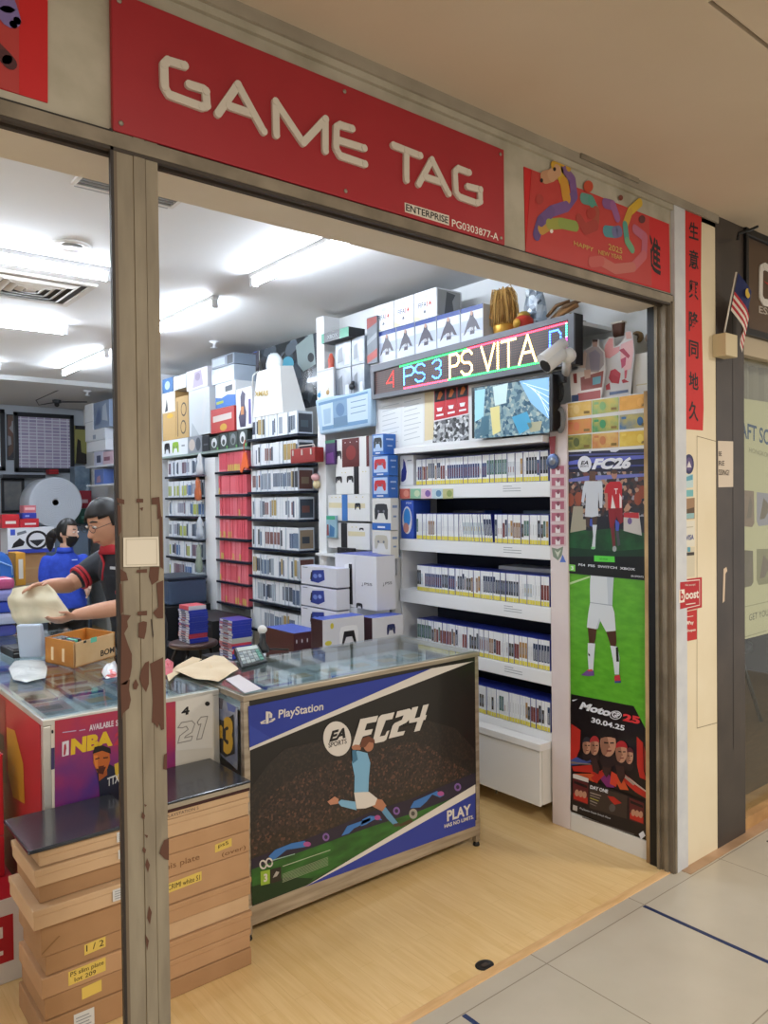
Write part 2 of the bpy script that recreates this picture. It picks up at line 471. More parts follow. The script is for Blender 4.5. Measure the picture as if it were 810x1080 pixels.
def batten(ax, x, y, z, L, label):
    t = thing('fluorescent_batten', (x, y, 2.9), label, 'ceiling light', 'fluorescent battens on the shop ceiling')
    if ax == 'y':
        MB().box((x - .022, y - L / 2, z + .03), (x + .022, y + L / 2, 2.9), C('#e8e9ea', .4)).build('housing', t, bevel=.004)
        MB().tube([(x, y - L / 2 + .035, z), (x, y + L / 2 - .035, z)], .0155, TUBE, 10).build('tube', t)
        for s in (-1, 1): MB().box((x - .018, y + s * (L / 2 - .02) - .015, z - .02), (x + .018, y + s * (L / 2 - .02) + .015, z + .032), C('#dfe1e3', .4)).build('lamp_holder', t, bevel=.004)
    else:
        MB().box((x - L / 2, y - .022, z + .03), (x + L / 2, y + .022, 2.9), C('#e8e9ea', .4)).build('housing', t, bevel=.004)
        MB().tube([(x - L / 2 + .035, y, z), (x + L / 2 - .035, y, z)], .0155, TUBE, 10).build('tube', t)
        for s in (-1, 1): MB().box((x + s * (L / 2 - .02) - .015, y - .018, z - .02), (x + s * (L / 2 - .02) + .015, y + .018, z + .032), C('#dfe1e3', .4)).build('lamp_holder', t, bevel=.004)


batten('y', 2.21, 3.30, 2.845, 1.22, 'lit fluorescent batten nearest the shop front, pointing to the LED sign')
batten('y', 2.25, 5.05, 2.845, 1.22, 'lit fluorescent batten half hidden by the column, second in the row by the game racks')
batten('y', 2.28, 7.10, 2.845, 1.22, 'lit fluorescent batten deepest in the row along the game racks')
batten('x', .93, 4.28, 2.845, 1.22, 'lit fluorescent batten just in front of the square ceiling air vent')
batten('x', 1.15, 5.82, 2.845, 1.22, 'lit fluorescent batten behind the square ceiling air vent')
batten('x', 1.12, 7.70, 2.845, 1.22, 'lit fluorescent batten farthest back, at the left edge of view')
batten('x', -.9, 4.28, 2.845, 1.22, 'added unseen fluorescent batten beyond the left edge of the opening')  # unseen batten added to even out the shop lighting
batten('x', -.7, 2.75, 2.845, 1.22, 'added fluorescent batten behind the shop sign, out of the picture')  # another unseen batten, added for its light near the front

# square air vent, slot vent, round speaker
def square_vent():
    a = on(96, 300, Z=2.9); c = on(67, 323, Z=2.9); x1 = (a.x + c.x) / 2 + .02; y0 = min(a.y, c.y) - .0
    cx, cy = x1 - .3, on(32, 303, Z=2.9).y
    t = thing('air_vent', (cx, cy, 2.9), 'square four-way ceiling air vent beside the column', 'air vent')
    fr = MB(); wm = C('#d7d3cc', .5)
    for (p, q) in (((-.3, -.3), (.3, -.26)), ((-.3, .26), (.3, .3)), ((-.3, -.26), (-.26, .26)), ((.26, -.26), (.3, .26))):
        fr.box((cx + p[0], cy + p[1], 2.885), (cx + q[0], cy + q[1], 2.9), wm)
    fr.build('frame', t, bevel=.003)
    MB().box((cx - .26, cy - .26, 2.893), (cx + .26, cy + .26, 2.9), C('#3f3d3c', .7)).build('backing', t)
    for k, r in enumerate((.225, .175, .125, .075)):
        lv = MB()
        for i in range(4):
            q = math.pi / 2 * i; ca, sa = round(math.cos(q)), round(math.sin(q))
            def P(x, y, z): return (cx + x * ca - y * sa, cy + x * sa + y * ca, z)
            lv.prism([P(-r, -r, 2.892), P(r, -r, 2.892), P(r - .032, -r + .032, 2.876), P(-r + .032, -r + .032, 2.876)], (0, 0, .003), wm)
        lv.build('louvre', t)
    MB().box((cx - .03, cy - .03, 2.878), (cx + .03, cy + .03, 2.893), wm).build('centre_plate', t, bevel=.002)


square_vent()
q = [on(*p, Z=2.9) for p in ((77, 192), (83, 182), (192, 210), (180, 220))]
x0, x1 = q[1].x, q[2].x; y0, y1 = q[0].y - .02, q[1].y
t = thing('air_grille', ((x0 + x1) / 2, (y0 + y1) / 2, 2.9), 'long narrow ceiling air grille right behind the red sign', 'air vent')
g = MB(); wm = C('#d7d3cc', .5)
for (p, r_) in (((x0, y0), (x1, y0 + .018)), ((x0, y1 - .018), (x1, y1)), ((x0, y0), (x0 + .018, y1)), ((x1 - .018, y0), (x1, y1))): g.box((p[0], p[1], 2.886), (r_[0], r_[1], 2.9), wm)
g.build('frame', t, bevel=.002)
MB().box((x0 + .02, y0 + .02, 2.894), (x1 - .02, y1 - .02, 2.9), C('#77787a', .6)).build('backing', t)
for i in range(6):
    yy = y0 + .03 + (y1 - y0 - .06) * i / 5
    MB().box((x0 + .018, yy - .003, 2.888), (x1 - .018, yy + .003, 2.8945), C('#a9aaab', .5)).build('slat', t)
p = on(75, 259, Z=2.9)
t = thing('ceiling_downlight', p, 'round white recessed ceiling light beside the column', 'ceiling light')
MB().lathe([(.055, -.002), (.085, -.012), (.095, -.008), (.1, 0), (.055, 0)], p, C('#e4e4e2', .4), 24).build('trim_ring', t)
MB().lathe([(.001, -.006), (.03, -.012), (.054, -.004), (.054, 0)], p, C('#a9b1b6', .3), 20).build('lens', t)
for i, (px, py, lab) in enumerate([(226, 363, 'small white sprinkler head over the game racks'), (92, 415, 'small sprinkler head far back over the desks')]):
    p = on(px, py - 3, Z=2.9 if i == 0 else 2.85)
    t = thing('sprinkler', p, lab, 'sprinkler')
    MB().lathe([(.04, 0), (.045, -.008), (.012, -.02), (.012, -.05), (.006, -.05)], p, C('#d9dbdd', .35), 14).build('body', t)
    MB().lathe([(.004, -.05), (.03, -.052), (.03, -.056), (.002, -.058)], p, C('#c9ccd0', .3, .6), 12).build('deflector', t)
# cable and small camera on the rear ceiling
cb = MB(); cb.tube([on(80, 404, Z=2.9), on(60, 412, Z=2.85), on(38, 422, Z=2.85), on(41, 427, Z=2.85), on(62, 424, Z=2.84), on(92, 424, Z=2.84)], .007, C('#3c4046', .5), 6)
o = cb.build('cable'); tag(o, 'dark cable looping along the rear shop ceiling', 'cable')
p = on(60, 426, Z=2.80)
t = thing('dome_camera', p + V((0, 0, .05)), 'small dark camera hanging from the rear ceiling', 'camera')
MB().lathe([(.03, .05), (.05, .045), (.05, .01), (.01, .0)], p, C('#34383e', .4), 14).build('housing', t)
MB().lathe([(.03, .005), (.028, -.02), (.012, -.035), (.002, -.037)], p, BLACK, 12).build('lens_dome', t)

# ------------------------------------------------------------------ lamps of the corridor (panel lights in its ceiling, behind the camera)
def lamp(name, loc, sx, sy, e, col):
    l = bpy.data.lights.new(name, 'AREA'); l.shape = 'RECTANGLE'; l.size = sx; l.size_y = sy; l.energy = e; l.color = col
    o = bpy.data.objects.new(name, l); COL.objects.link(o); o.location = loc; return o


lamp('corridor_panel_light', (1.2, -1.0, 2.85), .6, .6, 80, (1, .95, .87))
lamp('corridor_panel_light', (4.6, -.6, 2.85), .6, .6, 84, (1, .95, .87))
lamp('corridor_panel_light', (-2.2, -1.2, 2.85), .6, .6, 60, (1, .95, .87))
w = bpy.data.worlds.new('mall_light'); SC.world = w; w.use_nodes = True
w.node_tree.nodes['Background'].inputs['Color'].default_value = (1, .95, .89, 1)
w.node_tree.nodes['Background'].inputs['Strength'].default_value = .7
vs = SC.view_settings
vs.view_transform = 'Standard'; vs.look = 'None'; vs.gamma = 1; vs.use_curve_mapping = False; vs.exposure = 0
SC.cycles.max_bounces = 7; SC.cycles.sample_clamp_indirect = 6
# ================================================================== SHOP FRONT: signs, papers, stickers
PF = Plane((0, 1.75, 0), (0, -1, 0))
RED = noisy('sign_red', '#9c1c26', '#a5212b', 3, .45)
CHALK = C('#cfc6b8', .5)


def bpanel(x0, x1, z0, z1, y0, y1, m): return MB().box((x0, y0, z0), (x1, y1, z1), m)


t = thing('shop_sign', (1.29, 1.765, 2.447), 'long red shop sign with raised white lettering over the opening', 'sign')
bpanel(.637, 1.949, 2.448, 2.765, 1.75, 1.765, RED).build('panel', t, bevel=.002)
GL = {
 'G': [[(193.4, 70.5), (175.8, 65.2), (171.6, 69.4), (172.3, 92.8), (177, 101), (212, 114), (216.9, 112.8), (215.7, 97.5), (213.3, 95.2), (198, 90.5)]],
 'A': [[(228.6, 121), (249.7, 90.5), (276.7, 139.8)], [(240.3, 112.8), (266, 121.5)]],
 'M': [[(290, 143.3), (289.3, 108.3), (318.3, 151.7), (341.7, 126.7), (341.7, 160)]],
 'E': [[(370, 136.7), (357.3, 132.7), (353.3, 135), (352.7, 156.7), (357.3, 165), (383.3, 174)], [(353, 148), (382.7, 157.3)]],
 'T': [[(413.3, 154), (441.7, 165)], [(427.3, 160), (427.3, 190.7)]],
 'a': [[(440, 195), (454, 169.3), (471.7, 205)], [(447.3, 187.3), (465, 193.3)]],
 'g': [[(493.3, 182.7), (481.7, 178.3), (478.3, 181.7), (479.3, 203.3), (483.3, 208.3), (501.7, 215), (505, 213.3), (505, 200.7), (491.7, 197.3)]]}
for k_, strokes in GL.items():
    mb = MB()
    for s in strokes: ribbon(mb, PF, s,   .0205, CHALK, 0, depth=.008)
    mb.build('raised_letter', t)
mb = MB(); slab(mb, PF, [(426.7, 213.5), (473.5, 227.5), (473.5, 238), (427, 223.5)], C('#d9cfc0', .5), .0006)
pt(mb, PF, 'ENTERPRISE', (428, 222.3), (472.5, 236), (428, 215), BLACK, 2, .012)
mb.build('name_sticker', t)
mb = MB(); pt(mb, PF, 'PG0303877-A', (476.5, 239), (525.5, 254), (476.5, 231), C('#e6ddd2', .5), 1, .01); mb.build('number_lettering', t)
for x, z in ((.655, 2.745), (.655, 2.468), (1.29, 2.745), (1.29, 2.468), (1.93, 2.745), (1.93, 2.468)):
    MB().lathe([(.006, 0), (.006, .002), (.003, .0035)], (x, 1.75, z), ALU, 10, (1, 0, 0), (0, 0, 1), (0, -1, 0)).build('bolt', t)

PH = Plane((0, 1.762, 0), (0, -1, 0))
REDP = C('#c41a1e', .5); INK = C('#1c1416', .6)


def art_blob(mb, pl, pts, w, cols, k):
    """a band of changing printed colours along a path"""
    n = len(pts) - 1
    for i in range(n): ribbon(mb, pl, [pts[i], pts[i + 1]], w, C(cols[i % len(cols)], .55), k + .05 * i)


t = thing('greeting_poster', (2.5, 1.765, 2.45), 'red new year poster with a colourful horse-like dragon and gold 2025 greeting', 'poster')
mb = MB(); slab(mb, Plane((0, 1.765, 0), (0, -1, 0)), [(552, 176), (705, 236.5), (706.2, 309), (554, 266)], REDP, .003); mb.build('red_paper', t)
def Z8(x, y): return (550 + x / 4.765, 160 + y / 4.765)
mb = MB()
slab(mb, Plane((0, 1.7615, 0), (0, -1, 0)), [Z8(50, 92), Z8(640, 330), Z8(655, 675), Z8(20, 500)], C('#b93a38', .35), .0006)
P8 = Plane((0, 1.7605, 0), (0, -1, 0))
for pts, w, cols in [
 ([(160, 70), (205, 55), (235, 80)], .03, ['#c99a2c']),
 ([(115, 130), (150, 120), (180, 95)], .045, ['#bd8d6a', '#c79a76']),
 ([(190, 100), (215, 160), (225, 230)], .05, ['#c9a32d', '#c9902f']),
 ([(215, 90), (255, 140), (265, 220), (225, 275), (150, 300), (95, 350), (75, 420)], .04, ['#7d5a86', '#79548c', '#6d4f8a', '#74528c', '#6a4d85', '#5f467c']),
 ([(100, 390), (140, 365), (200, 360), (270, 375)], .04, ['#b98c3f', '#9a9a44', '#8a9a4a']),
 ([(310, 235), (350, 245), (375, 300), (370, 370), (320, 390), (290, 340)], .042, ['#5c8f86', '#4d9180', '#a14a38', '#a33a32', '#a33a32']),
 ([(420, 260), (460, 270), (480, 330)], .04, ['#83538c', '#94598f']),
 ([(425, 400), (470, 405), (490, 400)], .045, ['#4c8a94', '#6a6a94']),
 ([(595, 255), (545, 300), (520, 370), (530, 450), (555, 490)], .035, ['#cda72d', '#c49a35', '#4f9486', '#6aa07c']),
 ([(570, 390), (620, 430), (615, 520), (560, 580), (470, 590), (400, 550), (350, 555)], .04, ['#b0607a', '#b35c72', '#bd5f66', '#bd6a60', '#bf6a60', '#bf5a55'])]:
    art_blob(mb, P8, [Z8(*p) for p in pts], w, cols, 1)
for x, y, r, c in [(335, 175, 30, '#c0482c'), (350, 310, 30, '#a8352c'), (498, 232, 14, '#7a3a2e'), (605, 340, 20, '#5a2a2c'), (90, 240, 25, '#a83a35'), (150, 400, 10, '#e8e0d8')]:
    pp(mb, P8, ell(*Z8(x, y), r / 4.765 * .8, r / 4.765), C(c, .55), 1.6)
for x, y in ((100, 145), (165, 88)): pp(mb, P8, ell(*Z8(x, y), 1.6, 2.2), INK, 1.8)
mb.build('printed_sheet', t)
mb = MB(); gold = C('#c9a45a', .4, .2)
pt(mb, P8, '2025', Z8(435, 492), Z8(505, 515), Z8(435, 462), gold, 2.2, .01); pt(mb, P8, 'HAPPY', Z8(262, 470), Z8(360, 505), Z8(262, 447), gold, 2.2, .01)
pt(mb, P8, 'NEW YEAR', Z8(385, 515), Z8(505, 545), Z8(385, 493), gold, 2.2, .01)
mb.build('gold_lettering', t)
mb = MB(); pt(mb, PH, '\u9032', Z8(640, 590), Z8(700, 630), Z8(640, 410), INK, 1, .02); pt(mb, PH, '\u5bf6', Z8(130, 455), Z8(230, 480), Z8(130, 300), C('#5a2124', .6), 1, .02); mb.build('brush_lettering', t)

t = thing('greeting_poster', (.2, 1.765, 2.45), 'red new year poster cut off by the top left edge of view', 'poster')
mb = MB(); slab(mb, Plane((0, 1.765, 0), (0, -1, 0)), [(-160, -95), (50, -10), (50, 109), (-160, 45)], REDP, .003); mb.build('red_paper', t)
mb = MB(); slab(mb, Plane((0, 1.7615, 0), (0, -1, 0)), [(-160, -80), (20, -8), (20, 99), (-160, 40)], C('#b03a38', .35), .0006)
for pts, w, cols in [([(-40, -30), (5, 2), (10, 18)], .045, ['#6f5f8f', '#7a6aa0']), ([(12, 10), (18, 22), (14, 26)], .016, ['#3a2a2c', '#3a2a2c']), ([(-5, 50), (5, 60), (10, 66)], .03, ['#5a2a2c', '#4a2428'])]:
    art_blob(mb, P8, pts, w, cols, 1)
mb.build('printed_sheet', t)

t = thing('paper_scroll', on(731, 453, Y=1.752), 'tall narrow red paper scroll with brushed Chinese characters on the pillar', 'scroll')
PS = Plane((0, 1.752, 0), (0, -1, 0))
mb = MB(); slab(mb, PS, [(719.5, 221), (739.5, 229), (739, 300), (741.8, 430), (741, 454), (721.5, 452.5), (722, 330)], C('#c8201c', .55), .0015); mb.build('red_paper', t)
PS2 = Plane((0, 1.7503, 0), (0, -1, 0))
for chx, cy, hh in zip('\u751f\u610f\u8208\u9686\u540c\u5730\u4e45', (243, 273, 305, 339, 368, 401, 433), (10, 11, 11, 12, 10, 10, 11)):
    mb = MB(); pt(mb, PS2, chx, (726.5, cy + hh - 2), (736.5, cy + hh + 1), (726.5, cy - hh), INK, 1, .018); mb.build('brush_character', t)

# small flag in a holder box on the pillar edge
b0 = on(758, 378, Y=1.752)
t = thing('flag_holder', b0, 'small pale box fixed to the pillar holding a miniature flag', 'holder')
MB().box((b0.x - .055, 1.69, b0.z), (b0.x + .05, 1.752, b0.z + .1), C('#cdbd98', .5)).build('box', t, bevel=.003)
MB().box((b0.x - .035, 1.70, b0.z + .1), (b0.x + .03, 1.74, b0.z + .102), C('#7b6c50', .7)).build('slot', t)
p0 = V((b0.x - .02, 1.715, b0.z + .107)); p1 = p0 + V((.05, -.03, .27))
t = thing('miniature_flag', p0, 'small striped red and white flag with blue corner on a white stick', 'flag')
MB().tube([p0, p1], .004, C('#e8e4da', .4), 8).build('stick', t)
mb = MB(); n = 12; hg = .17
for i in range(n):
    s0, s1 = i / n, (i + 1) / n
    def Q(u, s):
        base = p1 - V((.05, -.03, .27)).normalized() * (hg * s + .006)
        return base + V((.16 * u, -.01 - .03 * math.sin(u * 5), -.17 * u - .02 * math.sin(u * 6)))
    for k in range(8):
        u0, u1 = k / 8, (k + 1) / 8
        canton = s1 <= .55 and u1 <= .5
        m = C('#26305f', .7) if canton else (C('#b3303a', .7) if i % 2 == 0 else C('#ddd3c6', .7))
        mb.add([Q(u0, s0), Q(u1, s0), Q(u1, s1), Q(u0, s1)], [(0, 1, 2, 3)], m)
c = p1 - V((.05, -.03, .27)).normalized() * (hg * .28) + V((.04, -.03, -.05))
mb.poly([c + V((math.cos(a) * .022, -.012, math.sin(a) * .022)) for a in [i * math.pi / 6 for i in range(12)]], C('#c9a93a', .6))
o = mb.build('cloth', t); sol = o.modifiers.new('cloth_thickness', 'SOLIDIFY'); sol.thickness = .001

# stickers on the cream pillar
def sticker(name, label, quad, m, th=.0008, extra=None, cat='sticker'):
    c = PS.at(sum(p[0] for p in quad) / len(quad), max(p[1] for p in quad))
    t = thing(name, c, label, cat)
    mb = MB(); slab(mb, PS, quad, m, th); mb.build('backing', t)
    if extra:
        m2 = MB(); extra(m2, Plane((0, 1.752 - th, 0), (0, -1, 0))); m2.build('print', t)
    return t


sticker('sticker', 'round dark blue badge sticker, topmost on the cream pillar', ell(726.5, 489.5, 5.2, 10.5), C('#2d2f5c', .5), extra=lambda mb, pl: (pp(mb, pl, ell(726.5, 489.5, 3.6, 7.2), C('#5a4a78', .5), 1), pp(mb, pl, [(724, 493), (726.5, 486), (729, 493)], C('#d7cfd2', .5), 2)))
sticker('sticker', 'light blue sticker right under the round blue badge', [(720.5, 501), (731, 500), (731, 514), (720.5, 515)], C('#b9cfd0', .5), extra=lambda mb, pl: pp(mb, pl, [(721, 504), (730.5, 500.5), (730.5, 506), (721, 508)], C('#5d9db0', .5), 1))
sticker('sticker', 'teal strip sticker in the middle of the pillar stickers', [(720.5, 517), (731, 516.5), (731, 523.5), (720.5, 524)], C('#6fb0b4', .5))
sticker('sticker', 'sticker with a small brown and blue landscape photo', [(720.5, 526), (732.5, 525), (732.5, 547), (720.5, 548)], C('#9b7a5a', .5), extra=lambda mb, pl: (pp(mb, pl, [(721, 538), (732, 535), (732, 541), (721, 542)], C('#5a4632', .5), 1), pp(mb, pl, [(721, 542), (732, 541), (732, 546.5), (721, 547.5)], C('#8fb3b4', .5), 1)))
sticker('sticker', 'white card sticker with blue lettering on the pillar', [(720.5, 550), (732.5, 549), (732.5, 576), (720.5, 577)], C('#d9d4c4', .5), extra=lambda mb, pl: (pt(mb, pl, 'VISA', (723.5, 570), (731.5, 569), (723.5, 564.5), C('#2b3f86', .5), 1, .02), pp(mb, pl, [(722, 556), (731, 555), (731, 556), (722, 557)], C('#b9b29c', .5), 1)))
sticker('sticker', 'pale sticker with a dark band above the large red sign', [(720.5, 578), (732.5, 577), (732.5, 608), (720.5, 609)], C('#cdc4ac', .5), extra=lambda mb, pl: (pp(mb, pl, [(721, 583), (732, 582.2), (732, 585.5), (721, 586.3)], C('#3a332c', .5), 1), pp(mb, pl, [(725, 577), (728, 577), (728, 582), (725, 582)], C('#5d9db0', .5), 1)))


def boost(mb, pl):
    wht = C('#e9ddd0', .5)
    pp(mb, pl, [(716.4, 613), (738, 611), (738, 638.5), (716.4, 643.5)], wht, 1); pp(mb, pl, [(717, 614), (737.4, 612), (737.4, 637.7), (717, 642.5)], C('#b2161f', .45), 2)
    pp(mb, pl, [(715.6, 622), (721.6, 621.4), (721.6, 635), (715.6, 636)], wht, 3); pt(mb, pl, 'b', (717, 633.5), (720.6, 633), (717, 623), C('#b2161f', .45), 4, .03)
    pt(mb, pl, 'oost', (722.2, 632.4), (736.6, 630.6), (722.2, 624), wht, 3, .03)
    pt(mb, pl, 'We accept', (722, 619), (733, 618), (722, 616), wht, 3); pp(mb, pl, [(723, 637), (733, 635.5), (733, 636.5), (723, 638)], wht, 3)


sticker('payment_sign', 'large bright red payment sign with white lettering on the pillar', [(715, 612), (739.6, 608.8), (739.6, 640.5), (715, 646)], C('#b2161f', .45), .003, boost, 'sign')


def fave(mb, pl):
    wht = C('#e9ddd0', .5)
    pt(mb, pl, 'Pay', (726, 660), (731.5, 659.2), (726, 655), wht, 1, .02); pp(mb, pl, ell(724.4, 656.8, 1.3, 2), wht, 1)
    pt(mb, pl, 'Shopee', (724, 667.6), (733.5, 666.2), (724, 663.8), wht, 1, .02); pp(mb, pl, [(721.5, 664.4), (723.3, 664.2), (723.3, 668), (721.5, 668.2)], wht, 1)
    pp(mb, pl, [(723, 650.5), (731, 649.3), (731, 650), (723, 651.2)], wht, 1)


sticker('payment_sign', 'smaller red payment sign below the large bright red sign', [(720, 646), (734.6, 643), (734.6, 674.2), (720, 677)], C('#bb2420', .45), .0015, fave, 'sign')
c = on(765, 514, Y=1.75)
t = thing('paper_notice', c, 'white paper notice taped across the dark stone pillar edge', 'notice')
PD = Plane((0, 1.75, 0), (0, -1, 0))
mb = MB(); slab(mb, PD, [(757, 465), (773, 465.6), (773, 513.5), (757.5, 514)], C('#cfbfaa', .3), .0012); mb.build('sheet', t)
mb = MB(); pl = Plane((0, 1.7486, 0), (0, -1, 0))
for s, a, b, h in (('BE', (758, 481), (761, 481), 5), ('RE', (758, 491), (764, 491), 5), ('SSING!', (758, 501), (769, 501.5), 6)): pt(mb, pl, s, a, b, (a[0], a[1] - h), C('#4a3f38', .5), 1, .01)
mb.build('lettering', t)
# blue tape on the corridor floor, door-stop hole plate, specks
for a, b, lab in (((2.646, 1.10), (2.664, 1.69), 'blue tape strip on the floor tiles below the right jamb'), ((1.655, 1.10), (1.673, 1.69), 'blue tape strip on the floor tiles at the bottom edge of view'), ((3.585, 1.1), (3.6, 1.645), 'dark tape strip on the floor tiles by the dark pillar')):
    mb = MB(); n = 14
    up = [(a[0] + .0015 * rnd.random(), a[1] + (b[1] - a[1]) * i / n) for i in range(n + 1)]; dn = [(b[0] - .0015 * rnd.random(), a[1] + (b[1] - a[1]) * i / n) for i in range(n, -1, -1)]
    mb.prism([(x, y, .0002) for x, y in up + dn], (0, 0, .0012), C('#1d2c55' if 'blue' in lab else '#1d1c20', .45))
    o = mb.build('floor_tape'); tag(o, lab, 'tape')
h = on(511, 1018, Z=0)
t = thing('floor_socket', h, 'black recessed door-bolt socket in the wooden floor near the sill', 'floor socket')
MB().lathe([(.034, 0), (.036, .001), (.033, .0018), (.026, .002), (.024, .0008), (.0, .0006)], h, C('#1a1613', .5), 24, (1, 0, 0), (0, .8, 0)).build('rim', t)
MB().box((h.x - .012, h.y - .008, .0009), (h.x + .014, h.y + .008, .0022), C('#3c3027', .5)).build('bolt_hole_plate', t, bevel=.001)

# ------------------------------------------------------------------ the neighbouring shop
DKF = C('#2a221d', .45)
t = thing('shop_sign', (4.3, 1.75, 2.39), 'brown backlit sign of the neighbouring shop at the right edge', 'sign')
MB().box((3.61, 1.752, 2.39), (5.2, 1.80, 2.835), C('#54402f', .4)).build('panel', t, bevel=.01)
fb = MB()
for a, b in (((3.605, 1.735, 2.36), (5.2, 1.80, 2.39)), ((3.605, 1.735, 2.825), (5.2, 1.80, 2.86)), ((3.605, 1.735, 2.39), (3.63, 1.80, 2.825))): fb.box(a, b, BLACK)
fb.build('frame', t, bevel=.003)
PN = Plane((0, 1.752, 0), (0, -1, 0))
mb = MB(); ribbon(mb, PN, [(815, 286), (806, 281), (802, 283), (801.5, 313), (805, 319), (822, 322)], .035, C('#d8d3cb', .4), 1, .004); mb.build('raised_letter', t)
mb = MB(); pp(mb, PN, [(804.5, 296), (812, 300), (812, 303)], C('#b33a32', .5), 3); pt(mb, PN, 'ESSENCE', (800.5, 330), (836, 339), (800.5, 322.5), C('#b9b0a4', .4), 1, .01); mb.build('lettering', t)
mb = MB(); mb.tube([on(778, 252, Y=1.73), on(779, 246, Y=1.70), on(790, 243, Y=1.68), on(799, 239, Y=1.66)], .007, BLACK, 6)
o = mb.build('cable'); tag(o, 'short black cable end sticking out above the neighbouring sign', 'cable')

gm, nt, b, N, L = nodemat('window_glass')
tr = N('ShaderNodeBsdfTransparent'); tr.inputs['Color'].default_value = (.93, .96, .95, 1); gl = N('ShaderNodeBsdfGlossy', Roughness=.02); fr = N('ShaderNodeLayerWeight', Blend=.5); pw = N('ShaderNodeMath', operation='POWER'); pw.inputs[1].default_value = 4; ml = N('ShaderNodeMath', operation='MULTIPLY_ADD'); ml.inputs[1].default_value = .6; ml.inputs[2].default_value = .03; mx = N('ShaderNodeMixShader')
L(fr.outputs['Facing'], pw.inputs[0]); L(pw.outputs[0], ml.inputs[0]); L(ml.outputs[0], mx.inputs[0]); L(tr.outputs[0], mx.inputs[1]); L(gl.outputs[0], mx.inputs[2]); L(mx.outputs[0], nt.nodes['Material Output'].inputs['Surface'])
GLASS = gm
sbox('wall_neighbour_lintel', (3.605, 1.76, 2.27), (7, 1.9, 2.36), C('#b3a48a', .6))
w1 = MB().box((3.605, 1.80, .06), (7, 1.808, 2.27), GLASS).build('window_1', loc=(0, 0, 0)); struct(w1)
sbox('trim_3', (3.605, 1.76, 0), (7, 1.9, .06), noisy('sill_wood', '#a57c4e', '#bd935f', 8, .5))
sbox('floor_neighbour', (3.605, 1.9, -.1), (7, 5.2, .01), noisy('neighbour_wood', '#5f4830', '#74583a', 6, .35, stretch=(1, 8, 1)))
sbox('wall_neighbour', (3.605, 5.1, 0), (7, 5.2, 2.9), C('#3d352c', .7))
sbox('wall_neighbour_side', (3.43, 2.0, 0), (3.605, 5.1, 2.9), C('#4a4136', .7))
sbox('wall_neighbour_far', (7, 1.8, 0), (7.1, 5.2, 2.9), C('#3d352c', .7))
sbox('ceiling_neighbour', (3.43, 1.9, 2.6), (7, 5.2, 2.7), C('#cfc6b4', .7))
t = thing('window_curtain', (4.3, 1.9, 1.98), 'pleated grey curtain behind the neighbouring shop window', 'curtain')
mb = MB(); n = 60; top = []; 
for i in range(n):
    xa, xb = 3.61 + 1.4 * i / n, 3.61 + 1.4 * (i + 1) / n; ya, yb = 1.90 + .02 * math.sin(i * 1.3), 1.90 + .02 * math.sin((i + 1) * 1.3)
    mb.add([(xa, ya, 1.98), (xb, yb, 1.98), (xb, yb, 2.27), (xa, ya, 2.27)], [(0, 1, 2, 3)], C('#a79d8c', .8))
o = mb.build('cloth', t); so = o.modifiers.new('cloth_thickness', 'SOLIDIFY'); so.thickness = .002
PW = Plane((0, 1.815, 0), (0, -1, 0))
x0 = on(783, 420, Y=1.815); x1 = on(783, 675, Y=1.815)
t = thing('window_poster', (4.2, 1.82, x1.z), 'cream poster with blue heading behind the neighbouring shop window', 'poster')
MB().box((3.608, 1.816, x1.z), (4.9, 1.818, x0.z), C('#c9c09a', .6)).build('sheet', t)
mb = MB(); pl = Plane((0, 1.816, 0), (0, -1, 0)); BL = C('#2d4a70', .5); TX = C('#8d8668', .6)
pt(mb, pl, 'CRAFT SCALP', (768, 457.5), (826, 474), (768, 440), BL, 1, .02)
pt(mb, pl, 'HONGKONG', (790, 477), (815, 484), (790, 472), TX, 1)
pt(mb, pl, 'GET YOUR FREE', (790, 655), (824, 645), (790, 648), C('#5b5746', .6), 1)
ribbon(mb, pl, [(785, 640), (812, 634)], .003, TX, 1); ribbon(mb, pl, [(785, 672), (812, 664)], .003, TX, 1)
mb.build('lettering', t)
for qd, m in (([(784, 517), (795, 518), (795.5, 552), (793, 556), (784, 555)], '#8a705c'), ([(798, 519), (815, 521), (815, 553), (800, 555), (798, 550)], '#9a93a0'), ([(784, 580), (794, 581), (794.5, 614), (792, 618), (784, 620)], '#6f6048'), ([(798, 579), (815, 579), (815, 615), (800, 617), (798, 612)], '#8d8560')):
    mb = MB(); pp(mb, pl, qd, C(m, .5), 1); a, b_ = qd[0], qd[2]
    pp(mb, pl, [(a[0] + 3, b_[1] - 5), (a[0] + 7, a[1] + 6), (b_[0] - 2, a[1] + 16), (a[0] + 8, b_[1] - 6)], C('#74624f', .5), 2)
    mb.build('picture', t)
# stool inside the neighbouring shop
sx, sy = 5.35, 2.75
t = thing('salon_stool', (sx, sy, .01), 'dark stool seen low behind the neighbouring shop window', 'stool')
MB().lathe([(.17, .5), (.19, .51), (.19, .55), (.15, .58)], (sx, sy, 0), C('#191a1a', .4), 20).build('seat', t)
for a in range(4):
    q = a * math.pi / 2 + .4; MB().tube([(sx + .1 * math.cos(q), sy + .1 * math.sin(q), .5), (sx + .24 * math.cos(q), sy + .24 * math.sin(q), .01)], .014, C('#171717', .4), 8).build('leg', t)
for zz in (.0,):
    pass
lamp('neighbour_fill_light', (5.0, 3.2, 2.58), .5, .5, 6, (1, .85, .64))  # unseen lamp added to brighten the room behind the window
# ================================================================== RIGHT-HAND WALL: rack of games, posters, LED sign
PX = Plane((3.0, 0, 0), (-1, 0, 0))
SHELFW = C('#e4e6e8', .45)
